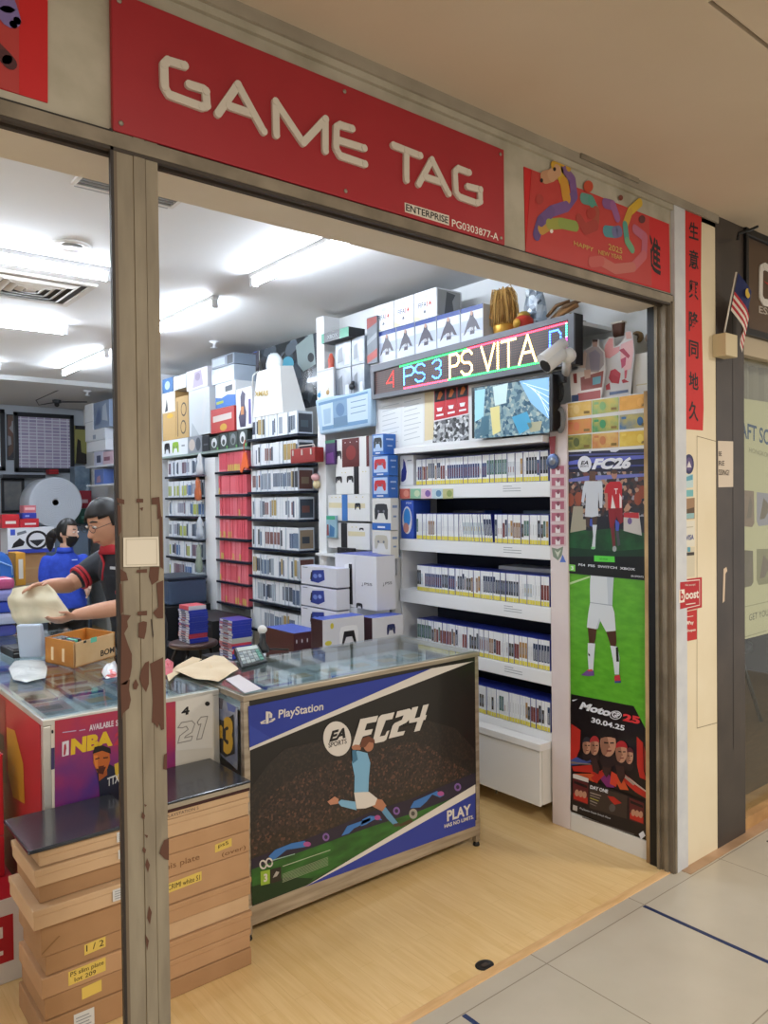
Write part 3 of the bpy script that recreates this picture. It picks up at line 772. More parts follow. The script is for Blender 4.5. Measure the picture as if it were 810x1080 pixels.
# the white rack: five boards between the pillar and the far upright
BZ = [1.684, 1.366, 1.062, .745, .440]
t = thing('game_rack', (3.17, 2.98, 0), 'tall white wall rack with five boards of games right of the glass counter', 'shelf rack')
MB().box((3.31, 2.415, .41), (3.35, 3.56, 1.86), C('#20263a', .6)).build('back_panel', t)
for i, z in enumerate(BZ):
    th = [.077, .07, .077, .07, .04][i]
    MB().box((3.0, 2.415, z - th), (3.31, 3.56, z), SHELFW).build('shelf_board', t, bevel=.003)
MB().box((3.02, 3.56, .40), (3.35, 3.575, 1.86), SHELFW).build('upright', t, bevel=.002)
for z in BZ[:4]:
    m = MB()
    for dz in (.018, .03, .043): m.box((2.9992, 2.66 - .06 * (dz > .02), z - dz - .003), (3.0, 2.72, z - dz), C('#8b9096', .6))
    m.build('shelf_lettering', t)
a = on(570, 789, Y=2.43)
t = thing('wall_cabinet', (3.1, 2.95, .09), 'low white box cabinet projecting under the rack of games', 'cabinet')
MB().box((a.x + .016, 2.43, .095), (3.34, 3.45, .398), C('#dcdad6', .5)).build('body', t, bevel=.003)
MB().box((a.x, 2.435, .09), (a.x + .014, 2.93, .36), C('#e3e3e2', .4)).build('door', t, bevel=.002)
MB().box((a.x, 2.94, .09), (a.x + .014, 3.445, .36), C('#e3e3e2', .4)).build('door', t, bevel=.002)
MB().box((a.x - .008, 2.425, .365), (3.3, 3.45, .3995), C('#e6e6e6', .4)).build('top_board', t, bevel=.002)
MB().tube([(a.x + .03, 2.75, .09), (a.x + .03, 2.75, .06)], .006, C('#55504a', .5), 6).build('latch', t)
sbox('wall_rack_pillar', (3.0, 2.308, 0), (3.36, 2.415, 2.05), noisy('pinkish_board', '#d3c6c6', '#ddd2d0', 4, .55), bevel=.003)
sbox('wall_end_panel', (3.012, 1.87, 0), (3.36, 2.306, 2.052), C('#d9d5cc', .6))
sbox('baseboard_right', (3.002, 1.87, .0), (3.012, 2.306, .085), C('#d8d6d2', .5), bevel=.003)
sbox('trim_door_edge', (2.985, 1.8685, 0), (3.012, 1.888, 2.06), noisy('torn_wood_edge', '#8a6c46', '#c0a274', 12, .8, stretch=(1, 1, .4)))

# --- one case of each look, copied along the boards
ARTS = ['#23262d', '#3b3f4a', '#6d3533', '#34456d', '#596069', '#a5804c', '#4a6a5f', '#a8adb5', '#8e6f54', '#1d2f4f', '#b7c3cc', '#454038', '#d8dade', '#e3e5e7', '#d5d9dd', '#dfe3e6', '#dde1e4', '#c3c9cf', '#e1e4e7']
CASEBLUE = C('#28348c', .3)
protos = []


def make_case(i, art, white=True):
    mb = MB(); w, d, h = .0172, .13, .152
    mb.box((0, -w / 2, 0), (d, w / 2, h), CASEBLUE)
    wt = C('#e2e5e8', .4)
    mb.box((-.0006, -w / 2 + .0002, .0015), (0, w / 2 - .0002, h - .003), wt)
    z0, z1 = rnd.uniform(.028, .045), rnd.uniform(.1, .125)
    mb.box((-.0011, -w / 2 + .0018, z0), (-.0006, w / 2 - .0018, z1), C(art, .4))
    c2 = rnd.choice(['#b9bcc0', '#8a4a45', '#b39a5a', '#8595ad', '#c9ccd0', '#77808c'])
    mb.box((-.0015, -.0016, z0 + rnd.uniform(.005, .02)), (-.0011, .0016, z1 - rnd.uniform(.01, .03)), C(c2, .4))
    o = mb.build('game_case', loc=(0, 0, 0))
    MB().box((-.0012, -w / 2 + .0012, .002), (-.0006, w / 2 - .0012, .0235), C('#dccf55', .5)).build('price_sticker', o)
    return o


protos = [make_case(i, a) for i, a in enumerate(ARTS)]
used = [False] * len(protos)


def place_case(k, x, y, z, tilt, label, group):
    p = protos[k]
    o = p if not used[k] else p.copy()
    if used[k]:
        COL.objects.link(o)
        for ch in p.children:
            c = ch.copy(); COL.objects.link(c); c.parent = o
    used[k] = True
    o.location = (x, y, z); o.rotation_euler = (tilt, 0, 0)
    tag(o, label, 'game case', group)


ROWN = ['top', 'second', 'middle', 'fourth', 'lowest']
for r, z in enumerate(BZ):
    y = 2.43; end = 3.40 if r < 4 else 3.36; k = rnd.randrange(19); lean = 0
    while y < end:
        if rnd.random() < .45: k = rnd.randrange(19)
        if r == 1 and 2.78 < y < 2.81:
            y += .012; lean = 1
        tilt = -.11 if (r == 1 and lean and y < 3.05) else rnd.uniform(-.006, .006)
        if tilt < -.05: y += .002
        place_case(k, 3.006 + rnd.uniform(0, .006), y + .0086, z + (.0025 if tilt < -.05 else .0012), tilt, 'white-spined game case with yellow price sticker on the %s board of the white rack' % ROWN[r], 'games on the %s board of the white rack' % ROWN[r])
        y += .0179
# the loose cases lying behind on the boards
for i, (r, y0, y1, c, lab) in enumerate([(1, 2.45, 2.72, '#4b5a6c', 'grey-blue flat box lying behind the games on the second board'), (1, 3.0, 3.25, '#2a2d35', 'dark flat box lying behind the games on the second board'), (2, 2.45, 2.9, '#c9cfd5', 'pale flat box lying behind the games on the middle board')]):
    z = BZ[r]
    o = MB().box((3.155, y0, z + .001), (3.30, y1, z + .17), C(c, .4), {'front': C('#31509a', .4)}).build('flat_box', bevel=.003); tag(o, lab, 'box')
# round dark object (a cap) behind on the second board
p = on(566, 540, X=3.1)

# banknote strips on the fascia and on the pillar
t = thing('banknote_strip', on(450, 526, X=2.998), 'strip of colourful play banknotes along the front of the top board', 'banknotes')
for i, (c, c2) in enumerate([('#c46a5d', '#d98f7c'), ('#8fbfa0', '#c9d8b4'), ('#d6b9c6', '#7a5a9c'), ('#bcd0d6', '#5f86a8'), ('#b9b884', '#8a9a5c')]):
    mb = MB(); x0 = 421.5 + i * 11.4; pl = Plane((2.9985, 0, 0), (-1, 0, 0))
    slab(mb, pl, [(x0, 515.6), (x0 + 11, 515.4), (x0 + 11, 525.6), (x0, 526)], C(c, .5), .0008)
    pp(mb, Plane((2.9977, 0, 0), (-1, 0, 0)), ell(x0 + 7, 520.5, 3, 3.6, 10), C(c2, .5), 1)
    mb.build('banknote', t)
t = thing('hanging_banknote_strip', on(590, 580, X=2.998), 'column of seven pink and red banknotes taped down the white pillar', 'banknotes')
for i in range(7):
    mb = MB(); y0 = 490 + i * 12.4; pl = Plane((2.9985, 0, 0), (-1, 0, 0))
    slab(mb, pl, [(580.5, y0 + .2), (596.5, y0), (596.8, y0 + 11.3), (580.8, y0 + 11.6)], C('#cdb6b8', .5), .0008)
    q = Plane((2.9977, 0, 0), (-1, 0, 0))
    pp(mb, q, [(582, y0 + 1.5), (595, y0 + 1.3), (595, y0 + 9.8), (582, y0 + 10)], C('#a75f70', .5), 1); pp(mb, q, [(586, y0 + 4.5), (591, y0 + 4.4), (591, y0 + 10), (586, y0 + 10)], C('#e3dcdc', .5), 2); pp(mb, q, ell(589, y0 + 4, 1.8, 2.4, 10), C('#7d4653', .5), 3)
    mb.build('banknote', t)
p = on(583.5, 493, X=2.995)
t = thing('hanging_medal', p, 'round blue and grey medal hanging at the top of the pink banknote column', 'medal')
MB().lathe([(.0, 0), (.034, 0), (.038, .003), (.034, .007), (.0, .008)], p + V((-.0, .0, .03)), C('#5a6b8f', .3, .5), 22, (0, 1, 0), (0, 0, 1), (-1, 0, 0)).build('disc', t)
MB().lathe([(.0, .008), (.02, .0085), (.02, .0095), (0, .01)], p + V((0, 0, .03)), C('#9aa3b4', .3, .5), 18, (0, 1, 0), (0, 0, 1), (-1, 0, 0)).build('emblem', t)
MB().prism([p + V((-.004, -.012, .065)), p + V((-.004, .012, .065)), p + V((-.004, .02, .15)), p + V((-.004, -.02, .15))], (-.002, 0, 0), C('#8a3a40', .6)).build('ribbon', t)
p = on(588, 596, X=2.998)
t = thing('badge', p, 'green crest-shaped sticker on the white pillar under the banknote column', 'sticker')
mb = MB(); pl = Plane((2.9995, 0, 0), (-1, 0, 0)); slab(mb, pl, [(582, 577.5), (588, 579), (594, 576.5), (592.5, 586), (588.5, 591), (583.5, 587)], C('#7e8b78', .5), .0012); mb.build('crest', t)
mb = MB(); pp(mb, Plane((2.998, 0, 0), (-1, 0, 0)), [(585, 580), (588, 582.5), (592, 579.5), (588.4, 588)], C('#c8cbb8', .5), 1); mb.build('emblem', t)
mb = MB(); pp(mb, PX, [(593.5, 586), (596, 592), (591, 592)], C('#4a63b5', .5), 1); slab(mb, Plane((2.9995, 0, 0), (-1, 0, 0)), [(593.5, 585), (597, 593), (590.5, 593)], C('#5a74c0', .5), .001)
o = mb.build('sticker'); tag(o, 'small blue triangular sticker on the white pillar', 'sticker')

# --- posters on the end panel
PE = Plane((3.012, 0, 0), (-1, 0, 0))
CROWD = voro('printed_crowd', ['#1d1a22', '#3a2a2c', '#6d4036', '#1b2030', '#a9846c', '#2b2327', '#8f9098', '#4a2a26', '#20242c'], 60, .35, coat=.3)
CROWD2 = voro('printed_crowd_dark', ['#241d19', '#2e231e', '#3f2c25', '#261f1c', '#5a3d31', '#1f1b1a', '#352721', '#2a211c', '#3a2c2a', '#241c1a'], 120, .3, coat=.25)
CROWD3 = voro('printed_crowd_dim', ['#1f1b19', '#241e1b', '#2b221e', '#201c1a', '#302520', '#1d1a19'], 120, .3, coat=.25)
GRASSP = noisy('printed_grass', '#4f9a22', '#62ad2e', 14, .35, stretch=(1, 1, 2.5), coat=.3)


def sheet(t, quad, m, off, th=.0012, name='sheet'):
    mb = MB(); slab(mb, Plane((3.012 - off, 0, 0), (-1, 0, 0)), quad, m, th); return mb.build(name, t)


t = thing('football_poster', on(640, 760, X=3.0), 'green poster of a footballer in white kit seen from the chest down', 'poster')
sheet(t, [(599, 598), (686.5, 606), (686, 770), (601, 745)], GRASSP, 0)
pe = Plane((3.0105, 0, 0), (-1, 0, 0))
def Z(x, y): return (590 + x / 7.364, 600 + y / 7.364)
mb = MB(); KW = C('#cfd6dc', .4); KS = C('#b9c3cc', .4)
pp(mb, pe, [Z(60, 112), Z(235, 55), Z(235, 68), Z(60, 130)], C('#b9d3a0', .4), 1)
pp(mb, pe, [Z(243, 40), Z(425, 50), Z(418, 150), Z(412, 285), Z(240, 262), Z(238, 150)], KW, 2)
pp(mb, pe, [Z(370, 60), Z(425, 60), Z(415, 150), Z(412, 280), Z(380, 278)], KS, 2.3)
pp(mb, pe, [Z(240, 262), Z(412, 285), Z(430, 340), Z(440, 480), Z(365, 488), Z(318, 400), Z(290, 468), Z(215, 455), Z(225, 350)], KW, 3)
pp(mb, pe, [Z(312, 380), Z(320, 400), Z(300, 465), Z(285, 467)], KS, 3.3)
pp(mb, pe, [Z(240, 258), Z(412, 280), Z(412, 287), Z(240, 264)], C('#96a2ae', .4), 3.5)
SK = C('#4a2c1e', .4)
pp(mb, pe, [Z(222, 455), Z(290, 468), Z(283, 540), Z(272, 580), Z(232, 580), Z(228, 520)], SK, 2.5); pp(mb, pe, [Z(365, 488), Z(440, 482), Z(445, 560), Z(440, 605), Z(400, 600), Z(385, 550)], SK, 2.5)
pp(mb, pe, [Z(222, 575), Z(280, 580), Z(272, 680), Z(265, 790), Z(230, 790), Z(222, 680)], KW, 2.8); pp(mb, pe, [Z(397, 595), Z(455, 605), Z(468, 690), Z(465, 820), Z(432, 820), Z(420, 720)], KW, 2.8)
pp(mb, pe, [Z(440, 610), Z(458, 605), Z(465, 720), Z(445, 720)], C('#20261c', .4), 3.2); pp(mb, pe, [Z(226, 650), Z(240, 665), Z(240, 680), Z(226, 670)], C('#2b3026', .4), 3.2)
pp(mb, pe, [Z(170, 825), Z(225, 780), Z(268, 790), Z(272, 828), Z(225, 832)], C('#6b4a8a', .4), 3); pp(mb, pe, [Z(215, 785), Z(255, 778), Z(262, 792), Z(230, 796)], C('#c8483a', .4), 3.4)
pp(mb, pe, [Z(428, 830), Z(470, 822), Z(480, 880), Z(432, 884)], C('#b8333f', .4), 3); pp(mb, pe, [Z(432, 870), Z(480, 868), Z(480, 884), Z(432, 886)], C('#3c4a86', .4), 3.4)
mb.build('printed_footballer', t)

t = thing('football_poster', on(640, 612, X=3.0), 'dark football game poster with white heading and two players walking', 'poster')
sheet(t, [(598.5, 473), (683.5, 468), (683, 612.5), (598.5, 604.5)], C('#1b1d33', .3, coat=.4), .0022)
pe = Plane((3.0085, 0, 0), (-1, 0, 0))
def Za(x, y): return (590 + x / 7.364, 410 + y / 7.364)
def Zb(x, y): return (590 + x / 7.364, 500 + y / 7.364)
mb = MB()
pp(mb, pe, [Za(65, 650), Za(680, 640), Zb(680, 330), Zb(62, 330)], CROWD, 1)
pp(mb, pe, [Zb(62, 330), Zb(680, 330), Zb(680, 470), Zb(65, 440)], C('#22242f', .4), 1)
pp(mb, pe, [Zb(65, 430), Zb(240, 440), Zb(420, 420), Zb(680, 460), Zb(680, 640), Zb(65, 600)], noisy('printed_turf', '#123a22', '#1d5a30', 12, .35), 1.4)
pp(mb, pe, [Zb(65, 570), Zb(420, 600), Zb(680, 580), Zb(680, 640), Zb(65, 640)], C('#173526', .4), 1.7)
pp(mb, pe, [Zb(65, 640), Zb(680, 640), Zb(680, 822), Zb(65, 765)], C('#15181c', .35), 1.6)
for y, w_, c in ((540, 26, '#5a62b8'), (680, 22, '#6a70b5'), (600, 12, '#39407f'), (505, 10, '#4a4f86')):
    pp(mb, pe, [Za(70, y + w_), Za(230, y - w_ * .2), Za(680, y - w_), Za(680, y), Za(70, y + 2 * w_)], C(c, .4), 1.9)
pp(mb, pe, [Za(230, 470), Za(250, 478), Za(245, 500), Za(232, 498)], C('#c9ccda', .4), 2.1); pp(mb, pe, [Za(390, 470), Za(470, 474), Za(440, 492), Za(400, 490)], C('#c9ccda', .4), 2.1)
# left player, white kit
WK = C('#c6ccd4', .4)
pp(mb, pe, [Za(235, 640), Za(280, 640), Za(282, 715), Za(232, 715)], C('#5a4034', .4), 2.6)
pp(mb, pe, [Zb(200, 55), Zb(330, 55), Zb(340, 120), Zb(335, 262), Zb(315, 262), Zb(305, 140), Zb(302, 250), Zb(205, 250), Zb(208, 140), Zb(190, 225), Zb(172, 215), Zb(185, 110)], WK, 2.8)
pp(mb, pe, [Zb(205, 250), Zb(302, 250), Zb(305, 325), Zb(255, 335), Zb(200, 330)], WK, 3)
pp(mb, pe, [Zb(205, 330), Zb(240, 335), Zb(232, 420), Zb(208, 400)], C('#4a3a34', .4), 2.6); pp(mb, pe, [Zb(255, 335), Zb(298, 328), Zb(290, 400), Zb(258, 400)], C('#4a3a34', .4), 2.6)
pp(mb, pe, [Zb(258, 395), Zb(294, 395), Zb(284, 480), Zb(280, 580), Zb(252, 580), Zb(264, 480)], WK, 2.9); pp(mb, pe, [Zb(240, 350), Zb(258, 345), Zb(258, 410), Zb(236, 400)], C('#4052a8', .4), 2.5)
pp(mb, pe, [Zb(250, 565), Zb(284, 565), Zb(270, 585), Zb(248, 582)], C('#7fc98a', .4), 3.1)
# right player, red kit
RK = C('#b3262f', .4)
pp(mb, pe, ell(*Za(428, 668), 3.1, 4.6), C('#a67a68', .4), 2.8); pp(mb, pe, ell(*Za(428, 645), 3.2, 2.2), C('#4a3226', .4), 2.9)
pp(mb, pe, [Zb(395, 60), Zb(470, 58), Zb(488, 80), Zb(490, 265), Zb(378, 268), Zb(378, 150), Zb(350, 145), Zb(365, 85)], RK, 2.7)
pp(mb, pe, [Zb(412, 160), Zb(438, 265), Zb(402, 266)], C('#ddd5d2', .4), 3); pp(mb, pe, [Zb(468, 150), Zb(486, 180), Zb(486, 262), Zb(470, 262)], C('#ddd5d2', .4), 3); pt(mb, pe, 'T', Zb(428, 155), Zb(456, 155), Zb(428, 112), C('#e6dcd8', .4), 3.2, .03)
pp(mb, pe, [Zb(352, 148), Zb(376, 150), Zb(380, 280), Zb(365, 285)], C('#a67a68', .4), 2.6)
pp(mb, pe, [Zb(380, 266), Zb(490, 264), Zb(500, 370), Zb(470, 390), Zb(445, 330), Zb(425, 400), Zb(395, 420)], C('#7f1f28', .4), 2.8)
pp(mb, pe, [Zb(398, 410), Zb(428, 400), Zb(440, 590), Zb(420, 595)], C('#6a2a30', .4), 2.6); pp(mb, pe, [Zb(435, 350), Zb(470, 380), Zb(462, 440), Zb(440, 440)], C('#4556ae', .4), 2.6); pp(mb, pe, [Zb(440, 440), Zb(462, 440), Zb(475, 550), Zb(455, 560)], C('#4a4650', .4), 2.6); pp(mb, pe, ell(*Zb(430, 580), 2.2, 3), C('#9aa0a6', .4), 3)
# banners left and right
pp(mb, pe, [Zb(110, 250), Zb(185, 250), Zb(185, 350), Zb(212, 352), Zb(208, 432), Zb(85, 455)], C('#9c9684', .5), 2.2); pp(mb, pe, [Zb(500, 300), Zb(620, 300), Zb(642, 478), Zb(500, 440)], C('#bcb8b4', .5), 2.2); pp(mb, pe, [Zb(500, 300), Zb(618, 300), Zb(620, 345), Zb(500, 335)], C('#b0303a', .5), 2.5); pp(mb, pe, ell(*Zb(548, 365), 2.4, 3.5), C('#6a5a8a', .5), 2.7)
for x, y, k_ in ((85, 200, 1.15), (150, 190, 1.3), (610, 190, 1.15), (645, 140, 1.3)): pp(mb, pe, ell(*Zb(x, y), 4, 7), C('#8a4530', .5), k_)
mb.build('printed_players', t)
mb = MB(); WT = C('#dfe2ea', .4)
pp(mb, pe, ell(*Za(198, 585), 7.2, 8.6), WT, 3); pt(mb, pe, 'EA', Za(168, 592), Za(228, 590), Za(178, 560), C('#1b1d33', .4), 4, .03); pt(mb, pe, 'SPORTS', Za(163, 612), Za(230, 608), Za(163, 598), C('#1b1d33', .4), 4, .01)
pt(mb, pe, 'FC', Za(252, 628), Za(408, 624), Za(285, 542), WT, 3, .06); pt(mb, pe, '26', Za(412, 624), Za(545, 620), Za(440, 534), WT, 3, .06)
pp(mb, pe, [Zb(272, 632), Zb(430, 640), Zb(432, 685), Zb(272, 678)], C('#5ccf4a', .4), 3); pt(mb, pe, 'PRE-ORDER', Zb(315, 664), Zb(378, 668), Zb(315, 652), C('#1f5a24', .4), 4)
pp(mb, pe, [Zb(78, 700), Zb(125, 705), Zb(125, 755), Zb(78, 750)], C('#7fc95a', .4), 3); pt(mb, pe, '3', Zb(92, 742), Zb(112, 744), Zb(92, 712), WT, 4, .03)
pt(mb, pe, 'PS4  PS5  SWITCH  XBOX', Zb(150, 712), Zb(590, 750), Zb(150, 694), WT, 3, .015); pt(mb, pe, 'EA SPORTS', Zb(560, 798), Zb(655, 806), Zb(560, 784), WT, 3, .01)
mb.build('lettering', t)

t = thing('racing_poster', on(640, 886, X=3.0), 'black and red motorbike racing game poster at the foot of the end panel', 'poster')
def Zc(x, y): return (590 + x / 6, 720 + y / 6)
sheet(t, [Zc(75, 72), Zc(470, 148), Zc(575, 350), Zc(556, 1000), Zc(70, 812), Zc(62, 230), Zc(70, 165)], C('#1a1416', .3, coat=.4), .0022)
pe = Plane((3.0085, 0, 0), (-1, 0, 0)); mb = MB()
RD = C('#b02a20', .4); OR = C('#c4512a', .4); GY = C('#7d6f6a', .4)
for pts, m in [
 ([(75, 260), (135, 300), (130, 420), (110, 470), (70, 490)], RD), ([(70, 490), (110, 470), (150, 490), (205, 480), (200, 505), (70, 525)], C('#3f4f8f', .4)),
 ([(70, 495), (120, 505), (200, 512), (200, 520), (70, 512)], GY), ([(80, 530), (210, 520), (260, 560), (215, 610), (200, 570), (90, 560)], RD),
 ([(90, 575), (200, 575), (255, 600), (240, 640), (190, 620)], OR), ([(490, 340), (530, 380), (535, 560), (555, 620), (510, 600), (492, 520)], RD), ([(535, 400), (552, 450), (556, 600), (540, 560)], C('#8a2620', .4)),
 ([(410, 575), (470, 620), (560, 700), (560, 740), (480, 690), (400, 620)], RD), ([(340, 590), (400, 600), (440, 680), (385, 675)], OR), ([(255, 600), (300, 560), (330, 600), (350, 665), (300, 660)], C('#7b2a6a', .4)), ([(200, 600), (280, 545), (300, 570), (230, 640)], RD), ([(330, 560), (380, 590), (360, 660), (320, 640)], C('#c8402a', .4)), ([(440, 600), (560, 690), (560, 700), (440, 615)], C('#b8a79a', .4)), ([(400, 590), (410, 575), (480, 640), (470, 650)], C('#9a8a80', .4))]:
    pp(mb, pe, [Zc(*p) for p in pts], m, 1 + .12 * (mb.v and len(mb.f) or 0))
mb.build('printed_stripes', t)
mb = MB()
SKN = C('#b98a70', .4); SKD = C('#8f6450', .4); HR = C('#1c1514', .4)
def face(cx, cy, rx, ry, hat, k):
    pp(mb, pe, ell(*Zc(cx, cy + ry * 1.25), rx / 6 * 1.1, ry / 6 * .6), C('#2a1d1e', .4), k); pp(mb, pe, ell(*Zc(cx, cy), rx / 6, ry / 6), SKN, k + .5); pp(mb, pe, ell(*Zc(cx - rx * .45, cy + ry * .1), rx / 6 * .5, ry / 6 * .8), SKD, k + .7)
    pp(mb, pe, [Zc(cx - rx * 1.08 * math.cos(a_), cy - ry * (.38 + .74 * math.sin(a_))) for a_ in [i * math.pi / 10 for i in range(11)]] + [Zc(cx + rx * .4, cy - ry * .5), Zc(cx - rx * .4, cy - ry * .52)], C(hat, .4), k + 1)
    pp(mb, pe, [Zc(cx - rx * .5, cy - ry * .15), Zc(cx + rx * .05, cy - ry * .1), Zc(cx + rx * .05, cy), Zc(cx - rx * .5, cy - ry * .03)], HR, k + 1.2); pp(mb, pe, [Zc(cx + rx * .25, cy - ry * .1), Zc(cx + rx * .75, cy - ry * .12), Zc(cx + rx * .75, cy), Zc(cx + rx * .25, cy)], HR, k + 1.2)
    pp(mb, pe, [Zc(cx + rx * .1, cy), Zc(cx + rx * .3, cy + ry * .3), Zc(cx + rx * .02, cy + ry * .32)], SKD, k + 1.2); pp(mb, pe, [Zc(cx - rx * .2, cy + ry * .5), Zc(cx + rx * .45, cy + ry * .48), Zc(cx + rx * .4, cy + ry * .6), Zc(cx - rx * .15, cy + ry * .62)], C('#7a4038', .4), k + 1.2)
face(175, 400, 26, 52, '#2a2a33', 3); face(225, 400, 28, 58, '#a02a2e', 4); face(445, 465, 24, 50, '#5a2a30', 3); face(395, 440, 36, 66, '#a8262c', 5); face(312, 385, 50, 82, '#1a1413', 6.5)
for q in ([(200, 470), (235, 475), (260, 540), (250, 580), (215, 560)], [(360, 520), (410, 530), (420, 590), (395, 640), (370, 590)], [(280, 490), (330, 500), (330, 560), (300, 600), (275, 560)]): pp(mb, pe, [Zc(*p) for p in q], C('#3a2422', .4), 6)
mb.build('printed_riders', t)
mb = MB()
pt(mb, pe, 'Moto', Zc(125, 165), Zc(315, 215), Zc(148, 122), WT, 3, .05); pp(mb, pe, ell(*Zc(357, 205), 6.4, 4.6), WT, 3); pp(mb, pe, ell(*Zc(357, 205), 5.6, 3.8), HR, 3.5); pt(mb, pe, 'GP', Zc(333, 217), Zc(384, 226), Zc(335, 182), WT, 4, .04); pt(mb, pe, '25', Zc(402, 240), Zc(510, 264), Zc(405, 193), C('#d0363a', .4), 3, .05)
pt(mb, pe, '30.04.25', Zc(202, 250), Zc(412, 305), Zc(206, 218), WT, 3, .03); pp(mb, pe, [Zc(80, 110), Zc(118, 104), Zc(88, 118)], WT, 3)
mb.build('lettering', t)
mb = MB()
pp(mb, pe, [Zc(85, 575), Zc(560, 755), Zc(556, 990), Zc(72, 805)], C('#1d1718', .4), 9)
pp(mb, pe, [Zc(195, 640), Zc(435, 715), Zc(432, 860), Zc(195, 790)], C('#3a2d28', .4), 9.6); pt(mb, pe, 'DAY ONE', Zc(200, 668), Zc(312, 698), Zc(202, 646), WT, 10.2, .03)
for i in range(5): pp(mb, pe, [Zc(200, 690 + i * 17), Zc(270 - 8 * i, 712 + i * 16), Zc(270 - 8 * i, 717 + i * 16), Zc(200, 696 + i * 17)], C(['#a79a90', '#8d8078', '#b5b04a', '#9a958c', '#7a706a'][i], .4), 10.2)
pp(mb, pe, [Zc(310, 715), Zc(350, 720), Zc(400, 760), Zc(355, 770), Zc(330, 745)], RD, 10.2); pp(mb, pe, ell(*Zc(340, 790), 3.4, 4.2), C('#55504c', .4), 10.2)
for (x0, y0, x1, y1) in ((92, 600, 188, 770), (448, 725, 540, 895)):
    pp(mb, pe, [Zc(x0, y0), Zc(x1, y0 + 35), Zc(x1, y1), Zc(x0, y1 - 30)], C('#5a1f22', .4), 10); pp(mb, pe, [Zc(x0 + 6, y0 + 16), Zc(x1 - 6, y0 + 50), Zc(x1 - 6, y0 + 66), Zc(x0 + 6, y0 + 34)], C('#1c1416', .4), 10.4)
    for j in range(3): pp(mb, pe, ell(*Zc(x0 + 25 + 24 * j, y0 + 95 + 6 * j), 2.2, 3.6), SKN, 10.6)
    pp(mb, pe, [Zc(x0 + 4, y1 - 75), Zc(x1 - 4, y1 - 45), Zc(x1 - 4, y1 - 6), Zc(x0 + 4, y1 - 38)], RD, 10.5)
pp(mb, pe, [Zc(92, 575), Zc(120, 580), Zc(190, 604), Zc(190, 630), Zc(92, 600)], C('#cfcac6', .4), 10.8)
pp(mb, pe, [Zc(508, 955), Zc(535, 935), Zc(550, 965), Zc(522, 990)], WT, 10.2); pp(mb, pe, [Zc(92, 770), Zc(120, 780), Zc(118, 812), Zc(90, 802)], C('#b9b2ae', .4), 10.2)
pt(mb, pe, 'PlayStation Steam Switch Xbox', Zc(135, 800), Zc(330, 865), Zc(135, 786), WT, 10.2); pp(mb, pe, [Zc(150, 845), Zc(480, 955), Zc(480, 962), Zc(150, 852)], C('#6a625e', .4), 10.2)
mb.build('printed_offer', t)

# golden banknotes pinned in three rows: each note its own thing on a white card
o = MB(); slab(o, Plane((3.010, 0, 0), (-1, 0, 0)), [(597, 425), (685, 413), (684, 473), (597.5, 477)], C('#d9dadb', .5), .002)
o = o.build('backing_card'); tag(o, 'white backing card behind the golden banknotes above the football poster', 'card')
GN = [[('#c9a24c', '#d8b878', 'top left'), ('#b9a95a', '#79a06a', 'top middle'), ('#c08a38', '#d29b4a', 'top right')], [('#c98f4e', '#d07a52', 'middle left'), ('#b3a558', '#3f8a5a', 'centre'), ('#a99c5c', '#34608a', 'middle right')], [('#a8a050', '#5a6238', 'lower left'), ('#d0ac66', '#b8744a', 'lower middle'), ('#c9a43c', '#dac05a', 'lower right')]]
xs = [(597.5, 623.8), (624.6, 652.5), (653.5, 684.5)]; ys = [(426, 441), (443.5, 459), (459.6, 475.2)]
for r in range(3):
    for c in range(3):
        x0, x1 = xs[c]; y0, y1 = ys[r]; s0 = (x0 - 597) * -.13 + (x0 - 597) * (.03 * r); s1 = (x1 - 597) * -.13 + (x1 - 597) * (.03 * r)
        col, c2, w = GN[r][c]
        t = thing('golden_banknote', PE.at((x0 + x1) / 2, y1), ('%s golden banknote of the nine above the football poster' % w), 'banknote', 'golden banknotes in three rows')
        mb = MB(); slab(mb, Plane((3.0078, 0, 0), (-1, 0, 0)), [(x0, y0 + s0), (x1, y0 + s1), (x1, y1 + s1), (x0, y1 + s0)], noisy('gold_foil_%d%d' % (r, c), col, c2, 18, .3, metal=.35), .0012); mb.build('note', t)
        mb = MB(); q = Plane((3.0064, 0, 0), (-1, 0, 0)); xm = x0 + (x1 - x0) * (.4 if c != 2 else .7); sm = (s0 + s1) / 2
        pp(mb, q, ell(xm, (y0 + y1) / 2 + sm, 3.2, 4.6), C(c2, .35, .2), 1); pp(mb, q, [(x0 + 2, y0 + s0 + 2), (x0 + 7, y0 + s0 + 1.6), (x0 + 7, y0 + s0 + 4), (x0 + 2, y0 + s0 + 4.5)], C(c2, .35, .2), 1); pp(mb, q, [(x1 - 8, y1 + s1 - 4), (x1 - 2, y1 + s1 - 4.4), (x1 - 2, y1 + s1 - 1.6), (x1 - 8, y1 + s1 - 1.2)], C('#7a6230', .35, .2), 1)
        mb.build('engraving', t)

